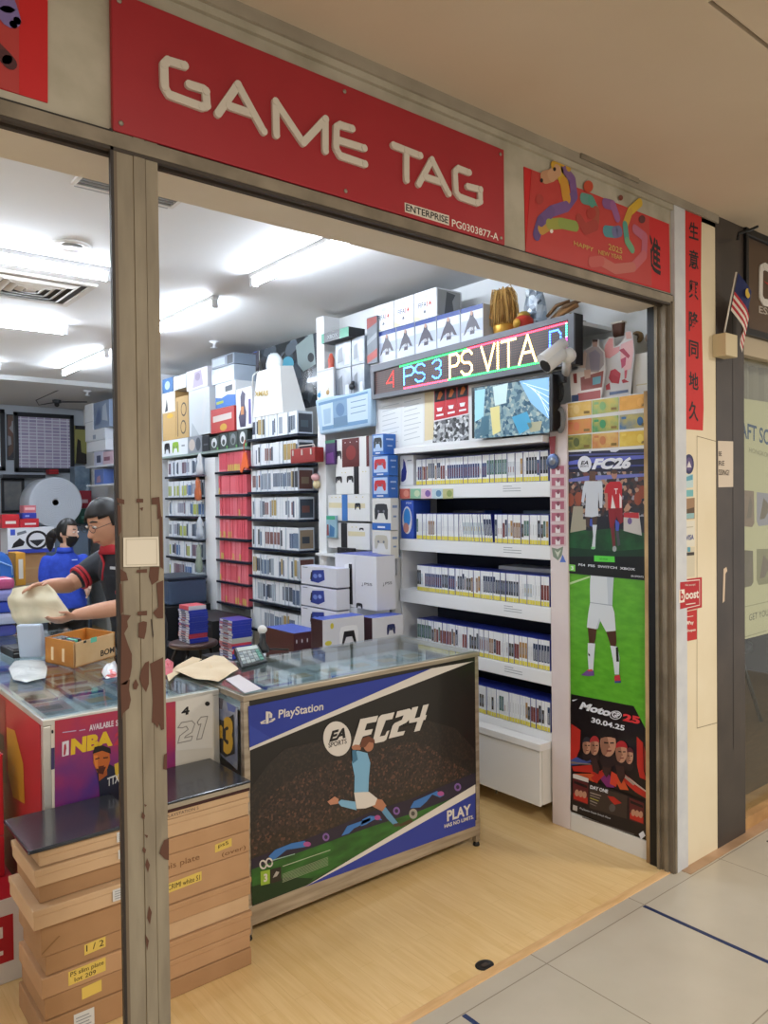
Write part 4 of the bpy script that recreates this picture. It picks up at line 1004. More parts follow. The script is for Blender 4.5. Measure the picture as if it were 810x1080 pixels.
# cut-out display stands and boxes on top of the end panel (z 2.052)
ZT = 2.052
def standee(name, label, outline, base, X, parts, th=.006):
    b = on(*base, X=X); t = thing(name, (X, b.y, ZT), label, 'display stand')
    pl = Plane((X, 0, 0), (-1, 0, 0)); dz = V((0, 0, ZT - b.z))
    mb = MB(); mb.prism([pl.at(*p) + dz for p in outline], (th, 0, 0), WHITE, C('#cfcfd2', .5)); mb.build('board', t)
    for nm, arts in parts:
        m2 = MB()
        for k, (pts, col) in enumerate(arts):
            q = [pl.at(*p, 1 + .3 * k) + dz for p in pts]
            if (q[1] - q[0]).cross(q[2] - q[1]).dot(pl.n) < 0: q.reverse()
            m2.poly(q, C(col, .45))
        m2.build(nm, t)
    MB().prism([V((X + th, b.y - .01, ZT)), V((X + th + .07, b.y - .01, ZT)), V((X + th, b.y - .01, ZT + .12))], (0, .004, 0), C('#c9c9cc', .5)).build('easel', t)
    return t


def Zd(x, y): return (560 + x / 5.0625, 300 + y / 5.0625)
def quad_lab(p): return [Zd(*q) for q in p]


standee('game_standee', 'white cut-out stand of a basketball player above red game artwork', quad_lab([(205, 440), (250, 425), (250, 380), (285, 320), (325, 300), (325, 265), (358, 265), (358, 300), (390, 330), (395, 380), (398, 430), (372, 595), (215, 610)]), Zd(290, 600), 3.03, [
    ('printed_player', [(quad_lab([(328, 268), (356, 268), (354, 305), (330, 305)]), '#a88a80'), (quad_lab([(326, 266), (357, 266), (356, 278), (328, 279)]), '#3a2c28'), (quad_lab([(290, 325), (325, 305), (358, 305), (388, 335), (390, 400), (360, 440), (300, 440), (285, 400)]), '#a59ca0'), (quad_lab([(255, 380), (288, 325), (300, 340), (290, 420), (262, 415)]), '#c9b4aa'), (quad_lab([(310, 340), (345, 320), (372, 345), (366, 430), (318, 430)]), '#8f8a9a')]),
    ('printed_artwork', [(quad_lab([(210, 445), (388, 430), (372, 592), (218, 605)]), '#e3dcd8'), (quad_lab([(265, 470), (388, 432), (380, 520), (268, 540)]), '#8a4a42'), (quad_lab([(250, 555), (372, 535), (372, 592), (250, 604)]), '#a85a58'), (quad_lab([(218, 565), (255, 560), (255, 600), (218, 604)]), '#3a4a72'), (quad_lab([(225, 450), (245, 447), (247, 500), (230, 500)]), '#8a3f3a'), (quad_lab([(285, 430), (320, 425), (318, 470), (288, 478)]), '#c9a898'), (quad_lab([(330, 470), (375, 460), (372, 500), (330, 510)]), '#6aa0b0')])])
standee('game_standee', 'pink and white cut-out stand of a basketball player with arm raised', quad_lab([(385, 330), (390, 290), (415, 250), (440, 250), (445, 300), (480, 285), (500, 255), (505, 220), (535, 215), (545, 255), (552, 330), (540, 430), (530, 570), (380, 590), (398, 430), (400, 380), (385, 360)]), Zd(455, 580), 3.05, [
    ('printed_player', [(quad_lab([(390, 330), (396, 295), (418, 258), (438, 258), (440, 310), (475, 300), (470, 330), (420, 365), (395, 360)]), '#d99a9c'), (quad_lab([(505, 225), (533, 220), (540, 258), (510, 262)]), '#c9a098'), (quad_lab([(480, 290), (545, 262), (548, 330), (535, 420), (500, 430), (478, 380)]), '#e0b4b8'), (quad_lab([(470, 320), (495, 310), (530, 350), (520, 365)]), '#b04a5c'), (quad_lab([(480, 370), (510, 355), (505, 400), (485, 420)]), '#b8506a')]),
    ('printed_artwork', [(quad_lab([(425, 430), (450, 420), (480, 445), (470, 500), (430, 495), (415, 470)]), '#b03a48'), (quad_lab([(485, 480), (500, 475), (525, 490), (490, 497)]), '#b03a48'), (quad_lab([(400, 510), (420, 495), (425, 530), (402, 535)]), '#b8505a'), (quad_lab([(420, 545), (520, 530), (520, 545), (420, 562)]), '#5a6a8a'), (quad_lab([(500, 430), (515, 425), (510, 470), (500, 475)]), '#c05a68')])])
a = on(*Zd(540, 345), X=3.07); b = on(*Zd(640, 560), X=3.07)
t = thing('display_box', (3.1, (a.y + b.y) / 2, ZT), 'plain white box standing beside the pink cut-out stand', 'box')
MB().box((3.07, b.y, ZT), (3.14, a.y, a.z - b.z + ZT), C('#e2e0da', .5)).build('body', t, bevel=.003)
MB().box((3.0695, b.y + .02, ZT + .05), (3.07, a.y - .02, ZT + .054), C('#c8b98c', .5)).build('gold_line', t); MB().box((3.069, b.y - .004, ZT), (3.12, b.y, a.z - b.z + ZT), C('#b99a5c', .5)).build('edge_strip', t)
for i, (x, y, r, c, lab) in enumerate([(575, 283, 36, '#8a6f4a', 'round brown wooden disc behind the white display box'), (648, 285, 34, '#a08a78', 'round marbled disc at the edge of the jamb above the white box')]):
    c0 = on(*Zd(x, y), X=3.2); R_ = r / 5.06 * .0036 * 1.05
    t = thing('hanging_plaque', (3.2, c0.y, c0.z - R_), lab, 'plaque')
    MB().lathe([(0, 0), (R_, 0), (R_ * 1.04, .01), (R_, .02), (0, .02)], c0, C(c, .5), 26, (0, 1, 0), (0, 0, 1), (-1, 0, 0)).build('disc', t)
    MB().lathe([(R_ * .35, .0201), (R_ * .5, .024), (R_ * .65, .0201)], c0, C('#5a4630' if i == 0 else '#c9b9ae', .5), 26, (0, 1, 0), (0, 0, 1), (-1, 0, 0)).build('carved_ring', t)
c0 = on(*Zd(468, 250), X=3.15); 
t = thing('brown_bag', (3.15, c0.y, c0.z - .03), 'dark brown pouch behind the pink cut-out stand', 'bag')
MB().lathe([(.026, -.03), (.03, -.01), (.034, .03), (.032, .04), (.028, .042)], c0, C('#5a3a2c', .7), 14, (.5, 0, 0), (0, 1, 0), (0, 0, 1)).build('body', t)
MB().box((3.13, c0.y - .032, c0.z + .034), (3.17, c0.y + .032, c0.z + .044), C('#e3ddd2', .6)).build('top_band', t, bevel=.004)
MB().box((3.13, c0.y - .08, ZT), (3.3, c0.y + .12, c0.z - .0302), C('#d8d8d6', .6)).build('boxes_support', None, bevel=.002)
o = bpy.data.objects['boxes_support']; o.name = 'storage_carton'; tag(o, 'pale carton under the brown pouch behind the cut-out stands', 'box')
# ================================================================== RIGHT-HAND WALL: LED sign, monitor, boxes, far racks
def corner_box(X, xl, xc, xr, yt, yb):
    """box seen on its near vertical edge: (min corner, max corner); left face in plane X, right face towards the opening"""
    c = on(xc, yt, X=X); b = on(xc, yb, X=X); l = on(xl, (yt + yb) / 2, X=X); r = on(xr, (yt + yb) / 2, Y=c.y)
    return V((X, c.y, b.z)), V((r.x, l.y, c.z))


def art(mb, pl, pts, h, k=1, rough=.45): pp(mb, pl, pts, C(h, rough), k)


def rect(a, b, u0, u1, w0, w1, face='left', k=1):
    """rectangle on the left (-X) or front (-Y) face of a box, u along the face from its left end as seen, w up"""
    e = .0007 * k
    if face == 'left':
        y0 = b[1] + (a[1] - b[1]) * u0; y1 = b[1] + (a[1] - b[1]) * u1; z0 = a[2] + (b[2] - a[2]) * w0; z1 = a[2] + (b[2] - a[2]) * w1
        return [(a[0] - e, y0, z0), (a[0] - e, y1, z0), (a[0] - e, y1, z1), (a[0] - e, y0, z1)]
    x0 = a[0] + (b[0] - a[0]) * u0; x1 = a[0] + (b[0] - a[0]) * u1; z0 = a[2] + (b[2] - a[2]) * w0; z1 = a[2] + (b[2] - a[2]) * w1
    return [(x0, a[1] - e, z0), (x1, a[1] - e, z0), (x1, a[1] - e, z1), (x0, a[1] - e, z1)]


def facept(a, b, u, w, face='left', k=1):
    return V(rect(a, b, u, u, w, w, face, k)[0])


def ftext(mb, a, b, s, u0, u1, w0, w1, m, face='left', k=2, bold=.01, shear=0):
    vs, fs = text_geo(s, bold); O = facept(a, b, u0, w0, face, k); A = facept(a, b, u1, w0, face, k) - O; B = facept(a, b, u0 + shear, w1, face, k) - O
    mb.add([O + A * x + B * y for x, y in vs], fs, m)


def fpoly(mb, a, b, pts, m, face='left', k=1): mb.poly([facept(a, b, u, w, face, k) for u, w in pts], m)


def circ(u, w, ru, rw, n=14): return [(u + ru * math.cos(i * 2 * math.pi / n), w + rw * math.sin(i * 2 * math.pi / n)) for i in range(n)]


PAD = [(-.5, .1), (-.42, .38), (-.2, .42), (.2, .42), (.42, .38), (.5, .1), (.48, -.4), (.34, -.42), (.2, -.08), (-.2, -.08), (-.34, -.42), (-.48, -.4)]


def pad(mb, a, b, u, w, su, sw, m, face='left', k=2):
    fpoly(mb, a, b, [(u + x * su, w + y * sw) for x, y in PAD], m, face, k)
    fpoly(mb, a, b, circ(u - .2 * su, w + .02 * sw, .08 * su, .08 * sw, 8), C('#6d7078', .4), face, k + .6); fpoly(mb, a, b, circ(u + .2 * su, w + .02 * sw, .08 * su, .08 * sw, 8), C('#6d7078', .4), face, k + .6)


def pbox(name, label, cat, a, b, m, mats=None, group=None, prints=None, bevel=.002):
    """a carton or box: body plus its printed faces as parts"""
    a = V(a); b = V(b)
    t = thing(name, ((a.x + b.x) / 2, (a.y + b.y) / 2, a.z), label, cat, group)
    MB().box(a, b, m, mats).build('body', t, bevel=bevel)
    if prints:
        for nm, fn in prints:
            mb = MB(); fn(mb, a, b); mb.build(nm, t)
    return t


# --- LED sign
LX = 2.94
q = [on(391.9, 386.3, X=LX), on(606.9, 330, X=LX), on(606.9, 384, X=LX), on(393.3, 421.6, X=LX)]
t = thing('led_sign', ((LX + .04), (q[0].y + q[1].y) / 2, q[3].z), 'long black LED sign with glowing blue and yellow dotted lettering', 'sign')
MB().prism(q, (.057, 0, 0), C('#17181b', .4)).build('case', t)
inn = [(395.5, 392.5), (600.8, 337.6), (600.8, 378.5), (395.8, 416.5)]
m, nt, b_, N, L = nodemat('led_matrix')
tc = N('ShaderNodeTexCoord'); v = N('ShaderNodeTexVoronoi', Scale=80.0); v.inputs['Randomness'].default_value = 0
L(tc.outputs['Object'], v.inputs['Vector']); r = ramp(N, [(.28, '#7a4a40'), (.4, '#2e2522')]); L(v.outputs['Distance'], r.inputs['Fac']); L(r.outputs['Color'], b_.inputs['Base Color']); b_.inputs['Roughness'].default_value = .5
mb = MB(); pl = Plane((LX, 0, 0), (-1, 0, 0)); pp(mb, pl, inn, m, 1); mb.build('display', t)
mb = MB()
fr = C('#5c5f66', .4)
o4 = [(391.9, 386.3), (606.9, 330), (606.9, 384), (393.3, 421.6)]
for i in range(4):
    j = (i + 1) % 4
    a_ = [pl.at(*o4[i]), pl.at(*o4[j]), pl.at(*inn[j]), pl.at(*inn[i])]
    mb.prism(a_, (-.012, 0, 0), fr)
mb.build('bezel', t)


def inner(u, w):
    a0 = Vector((*inn[3], 0)).lerp(Vector((*inn[2], 0)), u); a1 = Vector((*inn[0], 0)).lerp(Vector((*inn[1], 0)), u)
    p = a0.lerp(a1, w); return (p.x, p.y)


def dots(name, polylines, col, emit, step=.0125, r=.0058):
    mb = MB(); m = C(col, .5, 0, emit); seen = set()
    for P in polylines:
        W = [pl.at(*inner(*p), 2) for p in P]
        for i in range(len(W) - 1):
            d = W[i + 1] - W[i]; n = max(1, round(d.length / step))
            for k in range(n + 1):
                c = W[i] + d * (k / n); key = (round(c.y / step * 1.5), round(c.z / step * 1.5))
                if key in seen: continue
                seen.add(key)
                mb.prism([c + V((0, math.cos(x) * r, math.sin(x) * r)) for x in [j * math.pi / 3 for j in range(6)]], (-.0015, 0, 0), m)
    return mb.build(name, t)


def glyph(ch, u, w0, w1, wd):
    G = {'P': [[(0, 0), (0, 1), (.75, 1), (1, .85), (1, .62), (.75, .48), (0, .48)]], 'S': [[(1, .85), (.75, 1), (.25, 1), (0, .85), (0, .65), (.25, .52), (.75, .48), (1, .33), (1, .15), (.75, 0), (.25, 0), (0, .15)]],
         '3': [[(0, .88), (.3, 1), (.75, 1), (1, .85), (1, .65), (.7, .52), (.4, .52)], [(.7, .52), (1, .38), (1, .15), (.7, 0), (.3, 0), (0, .13)]], 'V': [[(0, 1), (.5, 0), (1, 1)]], 'I': [[(.5, 0), (.5, 1)]], 'T': [[(0, 1), (1, 1)], [(.5, 1), (.5, 0)]], 'A': [[(0, 0), (.5, 1), (1, 0)], [(.22, .38), (.78, .38)]], '4': [[(1, 0), (1, 1), (0, .3), (1, .3)]]}
    return [[(u + x * wd, w0 + y * (w1 - w0)) for x, y in s] for s in G[ch]]


for ch, u, wd, col, e in (('4', .06, .035, '#e8433a', .9), ('P', .15, .05, '#5aa8ff', 4), ('S', .209, .046, '#4f9cff', 4), ('3', .297, .042, '#4f9cff', 4)):
    dots('led_letter', glyph(ch, u, .2, .84, wd), col, e)
for ch, u, wd in (('P', .385, .046), ('S', .446, .052), ('V', .548, .066), ('I', .622, .02), ('T', .652, .07), ('A', .742, .085)): dots('led_letter', glyph(ch, u, .12, .88, wd), '#ffd98a', 6, r=.0072)
dots('led_letter', glyph('P', .9, .06, .82, .055), '#4f86ff', 4)
dots('led_border', [[(.13, .955), (.47, .955)]], '#35d06a', 3.2); dots('led_border', [[(.47, .955), (.985, .955)]], '#ff4a6a', 3.2)
dots('led_border', [[(.15, .05), (.37, .05)]], '#ff4a6a', 3.2); dots('led_border', [[(.37, .05), (.93, .05)]], '#35d06a', 3.2)
dots('led_border', [[(.985, .93), (.985, .6)]], '#52d8b0', 3); dots('led_border', [[(.985, .58), (.985, .2)]], '#ff5ad0', 3)

# --- white back board with ledge under the sign, papers, posters, monitor
a = on(402, 470, X=3.0); zl = on(500, 466, X=3.0).z
t = thing('notice_board', (3.02, 3.1, zl), 'white board with a ledge under the LED sign holding papers and the monitor', 'board')
MB().box((3.0, 2.42, zl), (3.30, 3.76, 2.24), C('#dfe0e0', .6)).build('board', t)
MB().box((2.955, 2.42, zl - .035), (3.3, 3.55, zl), C('#e2e3e4', .5)).build('ledge', t, bevel=.002)
PB = Plane((3.0, 0, 0), (-1, 0, 0))
for i, (qd, c, lab) in enumerate([([(401.5, 423), (424, 418), (424, 470), (401.5, 474)], '#dfe2e3', 'white paper with faint print, left of two under the LED sign'), ([(424.4, 418), (447, 414), (447, 466.5), (424.4, 470)], '#e3e6e6', 'white paper with faint print, right of two under the LED sign'), ([(448, 414.5), (457.5, 412.5), (457.5, 463), (448, 465)], '#d8c9a4', 'yellowed paper strip between the white papers and the red leaflets')]):
    mb = MB(); slab(mb, Plane((2.9996, 0, 0), (-1, 0, 0)), qd, C(c, .6), .0012); o = mb.build('paper_sheet'); tag(o, lab, 'paper')
    if i < 2:
        m2 = MB()
        for k in range(9):
            y = qd[0][1] + 6 + k * 5; pp(m2, Plane((2.998, 0, 0), (-1, 0, 0)), [(qd[0][0] + 2, y), (qd[1][0] - 3 - (k * 7 % 5), y - 4), (qd[1][0] - 3 - (k * 7 % 5), y - 3.3), (qd[0][0] + 2, y + .7)], C('#b4babf', .6), 1)
        m2.build('print', o)
for i in range(3):
    x0 = 458.2 + i * 12; y0 = 407.5 - i * 2.6; lab = ['red leaflet with a black picture, leftmost of three in a row', 'red leaflet with a black picture, middle of three in a row', 'red leaflet with a black picture, beside the monitor'][i]
    t = thing('leaflet', PB.at(x0 + 6, y0 + 36), lab, 'leaflet', 'red leaflets under the LED sign')
    mb = MB(); slab(mb, Plane((2.9996, 0, 0), (-1, 0, 0)), [(x0, y0), (x0 + 11.7, y0 - 2.4), (x0 + 11.7, y0 + 33.4), (x0, y0 + 36)], C('#b3202a', .5), .0012); mb.build('sheet', t)
    mb = MB(); p_ = Plane((2.998, 0, 0), (-1, 0, 0)); pp(mb, p_, [(x0 + .5, y0 + 3.4), (x0 + 11, y0 + 1.3), (x0 + 11, y0 + 15), (x0 + .5, y0 + 17)], C('#1d1a22', .5), 1); pp(mb, p_, [(x0 + 1, y0 + .4), (x0 + 10.5, y0 - 1.6), (x0 + 10.5, y0 + .8), (x0 + 1, y0 + 2.8)], WHITE, 1); pp(mb, p_, [(x0 + 3, y0 + 14), (x0 + 5, y0 + 6), (x0 + 7, y0 + 5), (x0 + 9, y0 + 8), (x0 + 6, y0 + 14)], C('#c96a2a', .5), 2); pp(mb, p_, [(x0 + 2.5, y0 + 23), (x0 + 8.5, y0 + 22), (x0 + 7.5, y0 + 26), (x0 + 3.5, y0 + 26.6)], WHITE, 1); pp(mb, p_, [(x0 + 2, y0 + 30), (x0 + 9.5, y0 + 28.5), (x0 + 9.5, y0 + 30.5), (x0 + 2, y0 + 32)], WHITE, 1); mb.build('print', t)
t = thing('photo_collage', PB.at(475, 466), 'black and white picture sheet below the three red leaflets', 'poster')
mb = MB(); slab(mb, Plane((2.9996, 0, 0), (-1, 0, 0)), [(458, 445), (494.5, 437), (494.5, 464), (456.5, 467)], voro('collage_print', ['#3a3b3e', '#8d8f92', '#d3d5d6', '#55575b', '#b4b6b8', '#26272a'], 55), .0012); mb.build('sheet', t)
mx0 = on(582.6, 394, X=2.93); mx1 = on(497.3, 465, X=2.93)
t = thing('monitor', (2.96, (mx0.y + mx1.y) / 2, zl), 'flat black monitor showing a bluish security camera view', 'monitor')
MB().box((2.932, mx0.y, max(mx1.z, zl + .012)), (2.99, mx1.y, mx0.z), C('#131418', .35)).build('housing', t, bevel=.004)
P2 = Plane((2.932, 0, 0), (-1, 0, 0))
m, nt, b_, N, L = nodemat('screen_picture')
tc = N('ShaderNodeTexCoord'); v = N('ShaderNodeTexVoronoi', Scale=60.0); sp = N('ShaderNodeSeparateColor'); L(tc.outputs['Object'], v.inputs['Vector']); L(v.outputs['Color'], sp.inputs['Color'])
r = ramp(N, [(0, '#5f87a0'), (.2, '#8fb5c4'), (.4, '#3f6a86'), (.55, '#a9c6cc'), (.75, '#6a93a8'), (.9, '#c9dbd8')], 'CONSTANT'); L(sp.outputs['Red'], r.inputs['Fac']); L(r.outputs['Color'], b_.inputs['Emission Color']); b_.inputs['Emission Strength'].default_value = .75; b_.inputs['Base Color'].default_value = (.02, .02, .02, 1); b_.inputs['Roughness'].default_value = .2
mb = MB(); pp(mb, P2, [(500.4, 409.5), (579.6, 397.5), (579.6, 456.2), (500.4, 463)], m, 1); mb.build('screen', t)
mb = MB()
for qd, c in [([(517, 430), (527, 428), (528, 455), (520, 459)], '#b7b07a'), ([(548, 402), (579, 398), (579, 442), (560, 425)], '#7aa9d0'), ([(520, 408), (536, 404), (534, 425), (522, 428)], '#a8bfc0'), ([(540, 440), (556, 434), (562, 450), (548, 458)], '#3f86a8'), ([(501, 412), (512, 410), (510, 440), (501, 445)], '#86b4c8'), ([(556, 446), (572, 444), (570, 454), (560, 456)], '#8a8a74'), ([(508, 440), (516, 438), (516, 458), (506, 460)], '#3a5a6a')]:
    mm = bpy.data.materials.get('screen_' + c[1:])
    pp(mb, P2, qd, C(c, .3, 0, .7), 2)
mb.build('screen_picture', t)
m2 = MB()
for k in range(5):
    ribbon(m2, P2, [(552 + 4 * k, 404 - k * .6 + k * 3), (579, 412 + 7 * k)], .003, C('#d5e6f0', .3, 0, .7), 2.6)
m2.build('screen_lines', t)
MB().box((2.957, (mx0.y + mx1.y) / 2 - .08, zl + .001), (2.985, (mx0.y + mx1.y) / 2 + .08, max(mx1.z, zl + .012) + .002), C('#16171a', .4)).build('foot', t, bevel=.003)

# --- bullet camera and cable coils
c0 = on(581, 381, X=2.80); c1 = on(600, 374, X=2.86)
t = thing('security_camera', c1, 'white bullet security camera in front of the right end of the LED sign', 'camera')
d = (on(573, 387, X=2.74) - on(592, 372, X=2.84)).normalized()
h0 = on(592, 372.5, X=2.84)
MB().tube([h0 - d * .01, h0, h0 + d * .10, h0 + d * .112], [.022, .034, .036, .034], C('#d9dadb', .35), 18).build('body', t)
MB().tube([h0 + d * .1121, h0 + d * .114], [.031, .030], BLACK, 16).build('lens', t)
MB().tube([h0 - d * .02 + V((0, 0, .037)), h0 + d * .135 + V((0, 0, .037))], [.026, .03], C('#e2e3e4', .35), 8).build('sun_shield', t)
MB().ball(on(599, 375, X=2.88), (.038, .038, .036), C('#dcdddd', .35)).build('base', t)
MB().tube([on(599, 375, X=2.88), on(597, 393, X=2.99)], [.02, .022], C('#cfd0d0', .4), 10).build('arm', t)
for i, (x, y, rr, lab) in enumerate([(590, 413, .05, 'black cable coil hanging under the security camera'), (591, 443, .06, 'grey cable coil hanging lower beside the monitor')]):
    c0 = on(x, y, X=2.985); mb = MB()
    for k in range(3):
        mb.tube([c0 + V((-.006 * k, math.cos(j * .4488) * (rr * .45 - .004 * k), math.sin(j * .4488) * (rr - .006 * k))) for j in range(15)], .005, C('#18191b' if i == 0 else '#7d7f82', .5), 6)
    o = mb.build('cable_coil'); tag(o, lab, 'cable')
c0 = on(590, 398, X=2.985)
o = MB().box((2.97, c0.y - .035, c0.z - .03), (2.999, c0.y + .035, c0.z + .03), C('#24262a', .5)).build('power_adapter', bevel=.005); tag(o, 'small black power box above the cable coils', 'power adapter')

# --- shelf on top of the sign with what stands on it
zs = on(398, 383, X=3.02).z
o = MB().box((3.018, 2.30, zs - .02), (3.355, 3.85, zs), SHELFW).build('wall_shelf', bevel=.002); tag(o, 'white wall shelf over the LED sign carrying boxes and ornaments', 'shelf')


def fifa_print(big):
    def fn(mb, a, b):
        if big:
            fpoly(mb, a, b, [(.02, .02), (.98, .02), (.98, .98), (.02, .98)], C('#e2e5ea', .4), k=1)
            ftext(mb, a, b, 'FIFA', .2, .56, .42, .6, C('#26304a', .4)); ftext(mb, a, b, '14', .58, .78, .42, .6, C('#b3402f', .4))
            fpoly(mb, a, b, circ(.5, .78, .12, .07), C('#c3c8d0', .4), k=1.6); fpoly(mb, a, b, [(.42, .2), (.55, .22), (.5, .32), (.44, .3)], C('#5a606a', .4), k=1.6); fpoly(mb, a, b, [(.02, .02), (.4, .02), (.02, .2)], C('#d5cfa0', .4), k=1.6)
        else:
            fpoly(mb, a, b, [(.0, .86), (1, .86), (1, 1), (0, 1)], C('#2a3f7d', .4)); fpoly(mb, a, b, [(.02, .02), (.98, .02), (.98, .86), (.02, .86)], C('#c6ccd8', .4))
            fpoly(mb, a, b, [(.02, .3), (.98, .25), (.98, .6), (.02, .62)], C('#a9b2c4', .4), k=1.5)
            fpoly(mb, a, b, [(.3, .35), (.22, .25), (.12, .2), (.3, .55), (.4, .68), (.45, .82), (.58, .82), (.6, .68), (.72, .55), (.88, .28), (.75, .3), (.66, .42), (.62, .2), (.42, .2), (.44, .4)], C('#3a3440', .4), k=2); fpoly(mb, a, b, circ(.5, .8, .06, .07, 10), C('#b08a76', .4), k=2.6)
            ftext(mb, a, b, 'FIFA 14', .42, .68, .3, .4, C('#e6e8ec', .4), k=3)
    return [('printed_front', fn)]


xs = [398.3, 418, 437.8, 460.6, 485.8, 510.2]; yt = [352.8, 346.5, 340, 335, 329.5, 323.5]; yb = [381.5, 376.5, 371, 366.5, 361.2, 355.5]
nm = ['leftmost', 'second from left', 'middle', 'fourth from left', 'rightmost']
zt = on(437, 340, X=3.02).z
for i in range(5):
    y1 = on(xs[i], 365, X=3.02).y; y0 = on(xs[i + 1], 365, X=3.02).y
    pbox('console_box', 'football console box with player picture, %s of the lower five' % nm[i], 'box', (3.02, y0 + .003, zs), (3.22, y1 - .003, zt), C('#c9ced6', .45), {'top': C('#2a3f7d', .4)}, 'football console boxes over the LED sign', fifa_print(False))
xs = [394.7, 415.3, 436.6, 460.8]
zt2 = on(437, 310, X=3.02).z
for i in range(3):
    y1 = on(xs[i], 325, X=3.02).y; y0 = on(xs[i + 1], 325, X=3.02).y
    fn = fifa_print(True)
    if i == 2: fn.append(('printed_end', lambda mb, a, b: (fpoly(mb, a, b, [(.05, .05), (.95, .05), (.95, .95), (.05, .95)], C('#9a9c9a', .4), 'front'), fpoly(mb, a, b, [(.3, .1), (.7, .1), (.62, .6), (.75, .85), (.4, .9), (.35, .5)], C('#55585a', .4), 'front', 2))))
    pbox('console_box', 'white football console box, %s of the three stacked on top' % ['leftmost', 'middle', 'rightmost'][i], 'box', (3.02, y0 + .003, zt + .002), (3.22, y1 - .003, min(zt2, 2.875)), C('#dfe2e6', .45), None, 'football console boxes over the LED sign', fn)
# straw bundle in a gold bowl
c0 = on(533, 342, X=3.12); cz = zs
t = thing('straw_bundle', (3.12, c0.y, cz), 'golden bundle of drooping dry straw standing on the shelf over the LED sign', 'straw ornament')
MB().lathe([(.05, 0), (.062, .02), (.066, .06), (.062, .07), (.055, .07)], (3.12, c0.y, cz), C('#b98a35', .35, .5), 18).build('bowl', t)
ymaxs = on(510.2, 365, X=3.02).y - .004; mb = MB(); SM = [C('#b98c48', .8), C('#cda35c', .8), C('#9a7238', .8), C('#dab36e', .8)]
for i in range(230):
    a_ = rnd.uniform(0, 2 * math.pi); rr = rnd.uniform(.0, .045); top = V((3.12 + rr * math.cos(a_) * .5, c0.y + .03 + rr * math.sin(a_) * 1.2, cz + rnd.uniform(.19, .27)))
    out = V((math.cos(a_) * .4, math.sin(a_) * .9, 0)) * rnd.uniform(.04, .085)
    pts = [V((3.12, c0.y, cz + .05)) + out * .25, top, top + out * .6 + V((0, 0, .005)), top + out * 1.05 - V((0, 0, rnd.uniform(.03, .1))), top + out * 1.2 - V((0, 0, rnd.uniform(.1, .2)))]
    for p in pts: p.z = min(max(p.z, cz + .012), 2.86); p.y = min(p.y, ymaxs)
    mb.tube(pts, .0022, rnd.choice(SM), 4)
o = mb.build('straw', t); o['kind'] = 'stuff'
c1 = on(552.5, 342, X=3.1); zz = zs
t = thing('lucky_ornament', (3.1, c1.y, zz), 'small round red and gold lucky ornament beside the straw bundle', 'ornament')
MB().lathe([(.03, 0), (.04, .01), (.052, .04), (.05, .07), (.035, .085), (.02, .09)], (3.1, c1.y, zz), C('#b8321f', .4), 20).build('body', t)
MB().lathe([(.03, .0855), (.035, .095), (.02, .11), (.006, .113)], (3.1, c1.y, zz), C('#b99a4a', .4, .3), 16).build('cap', t)
MB().lathe([(0, 0), (.022, .0), (.024, .006), (0, .008)], (3.048, c1.y, zz + .045), C('#d0a040', .35, .4), 14, (0, 1, 0), (0, 0, 1), (-1, 0, 0)).build('coin', t)
c2 = on(569, 335, X=3.2)
t = thing('plastic_wrap', (3.16, c2.y, zs), 'crumpled grey-blue plastic bag on the shelf right of the red ornament', 'bag')
mb = MB(); n = 10
pts = []
for i in range(7):
    ring = []
    for j in range(n):
        q_ = 2 * math.pi * j / n; rr = [.05, .06, .055, .062, .05, .045, .02][i] * rnd.uniform(.8, 1.25)
        ring.append(V((3.16 + rr * .6 * math.cos(q_), c2.y + rr * math.sin(q_) * 1.1, zs + [0, .05, .1, .15, .2, .23, .25][i])))
    pts.append(ring)
vs = [p for r_ in pts for p in r_]; fs = [[i * n + j, i * n + (j + 1) % n, (i + 1) * n + (j + 1) % n, (i + 1) * n + j] for i in range(6) for j in range(n)] + [list(range(n))[::-1], [6 * n + j for j in range(n)]]
mb.add(vs, fs, voro('crumpled_film', ['#9fb0c2', '#c6d2dc', '#6d7c8c', '#b5c2cf', '#525d6a'], 30, .25)); mb.build('film', t)
c3 = on(592, 328, X=3.14)
t = thing('driftwood', (3.14, c3.y, zs), 'brown carved wooden branch ornament at the right end of the shelf', 'ornament')
for k, (dy, dz, dy2, dz2, r_) in enumerate([(.08, .012, -.1, .09, .012), (.06, .05, -.12, .11, .010), (-.02, .02, -.11, .03, .014), (.09, .07, -.05, .12, .008)]):
    MB().tube([(3.14, c3.y + dy, zs + dz), (3.13, c3.y + (dy + dy2) / 2, zs + (dz + dz2) / 2 + .015), (3.14, c3.y + dy2, zs + dz2)], [r_, r_ * 1.3, r_], C(['#8a6238', '#5f4326', '#b3925f', '#6d4c2b'][k], .7), 8).build('branch', t)
MB().box((3.1, c3.y - .12, zs), (3.18, c3.y + .1, zs + .012), C('#6a4a2c', .7)).build('base', t)

# --- niche with boxes between the sign and the far rack (white panels)
NX = 3.0
yA = on(335, 450, X=NX).y; yB = on(393, 450, X=NX).y
nic = MB().box((3.13, yB - .05, .5), (3.35, yA, 2.86), C('#e0e2e3', .6)).box((NX, on(343, 450, X=NX).y, .5), (3.13, yA, 2.86), C('#e3e5e6', .55)).box((NX, yB - .055, .5), (3.13, yB - .03, 2.235), C('#dcdee0', .55))
zn = on(364, 585, X=2.97).z - .003; nic.box((2.955, on(373.9, 580, X=2.97).y - .2, zn - .015), (3.13, yA - .02, zn), C('#e0e2e3', .5))
struct(nic.build('wall_niche', loc=(0, 0, 0)))


def nbox(tl, br, name, label, cat, m, prints=None, X=2.985, d=.14, mats=None, group=None):
    a, b = side_box(X, tl, br, d, m); return pbox(name, label, cat, a, b, m, mats, group, prints)


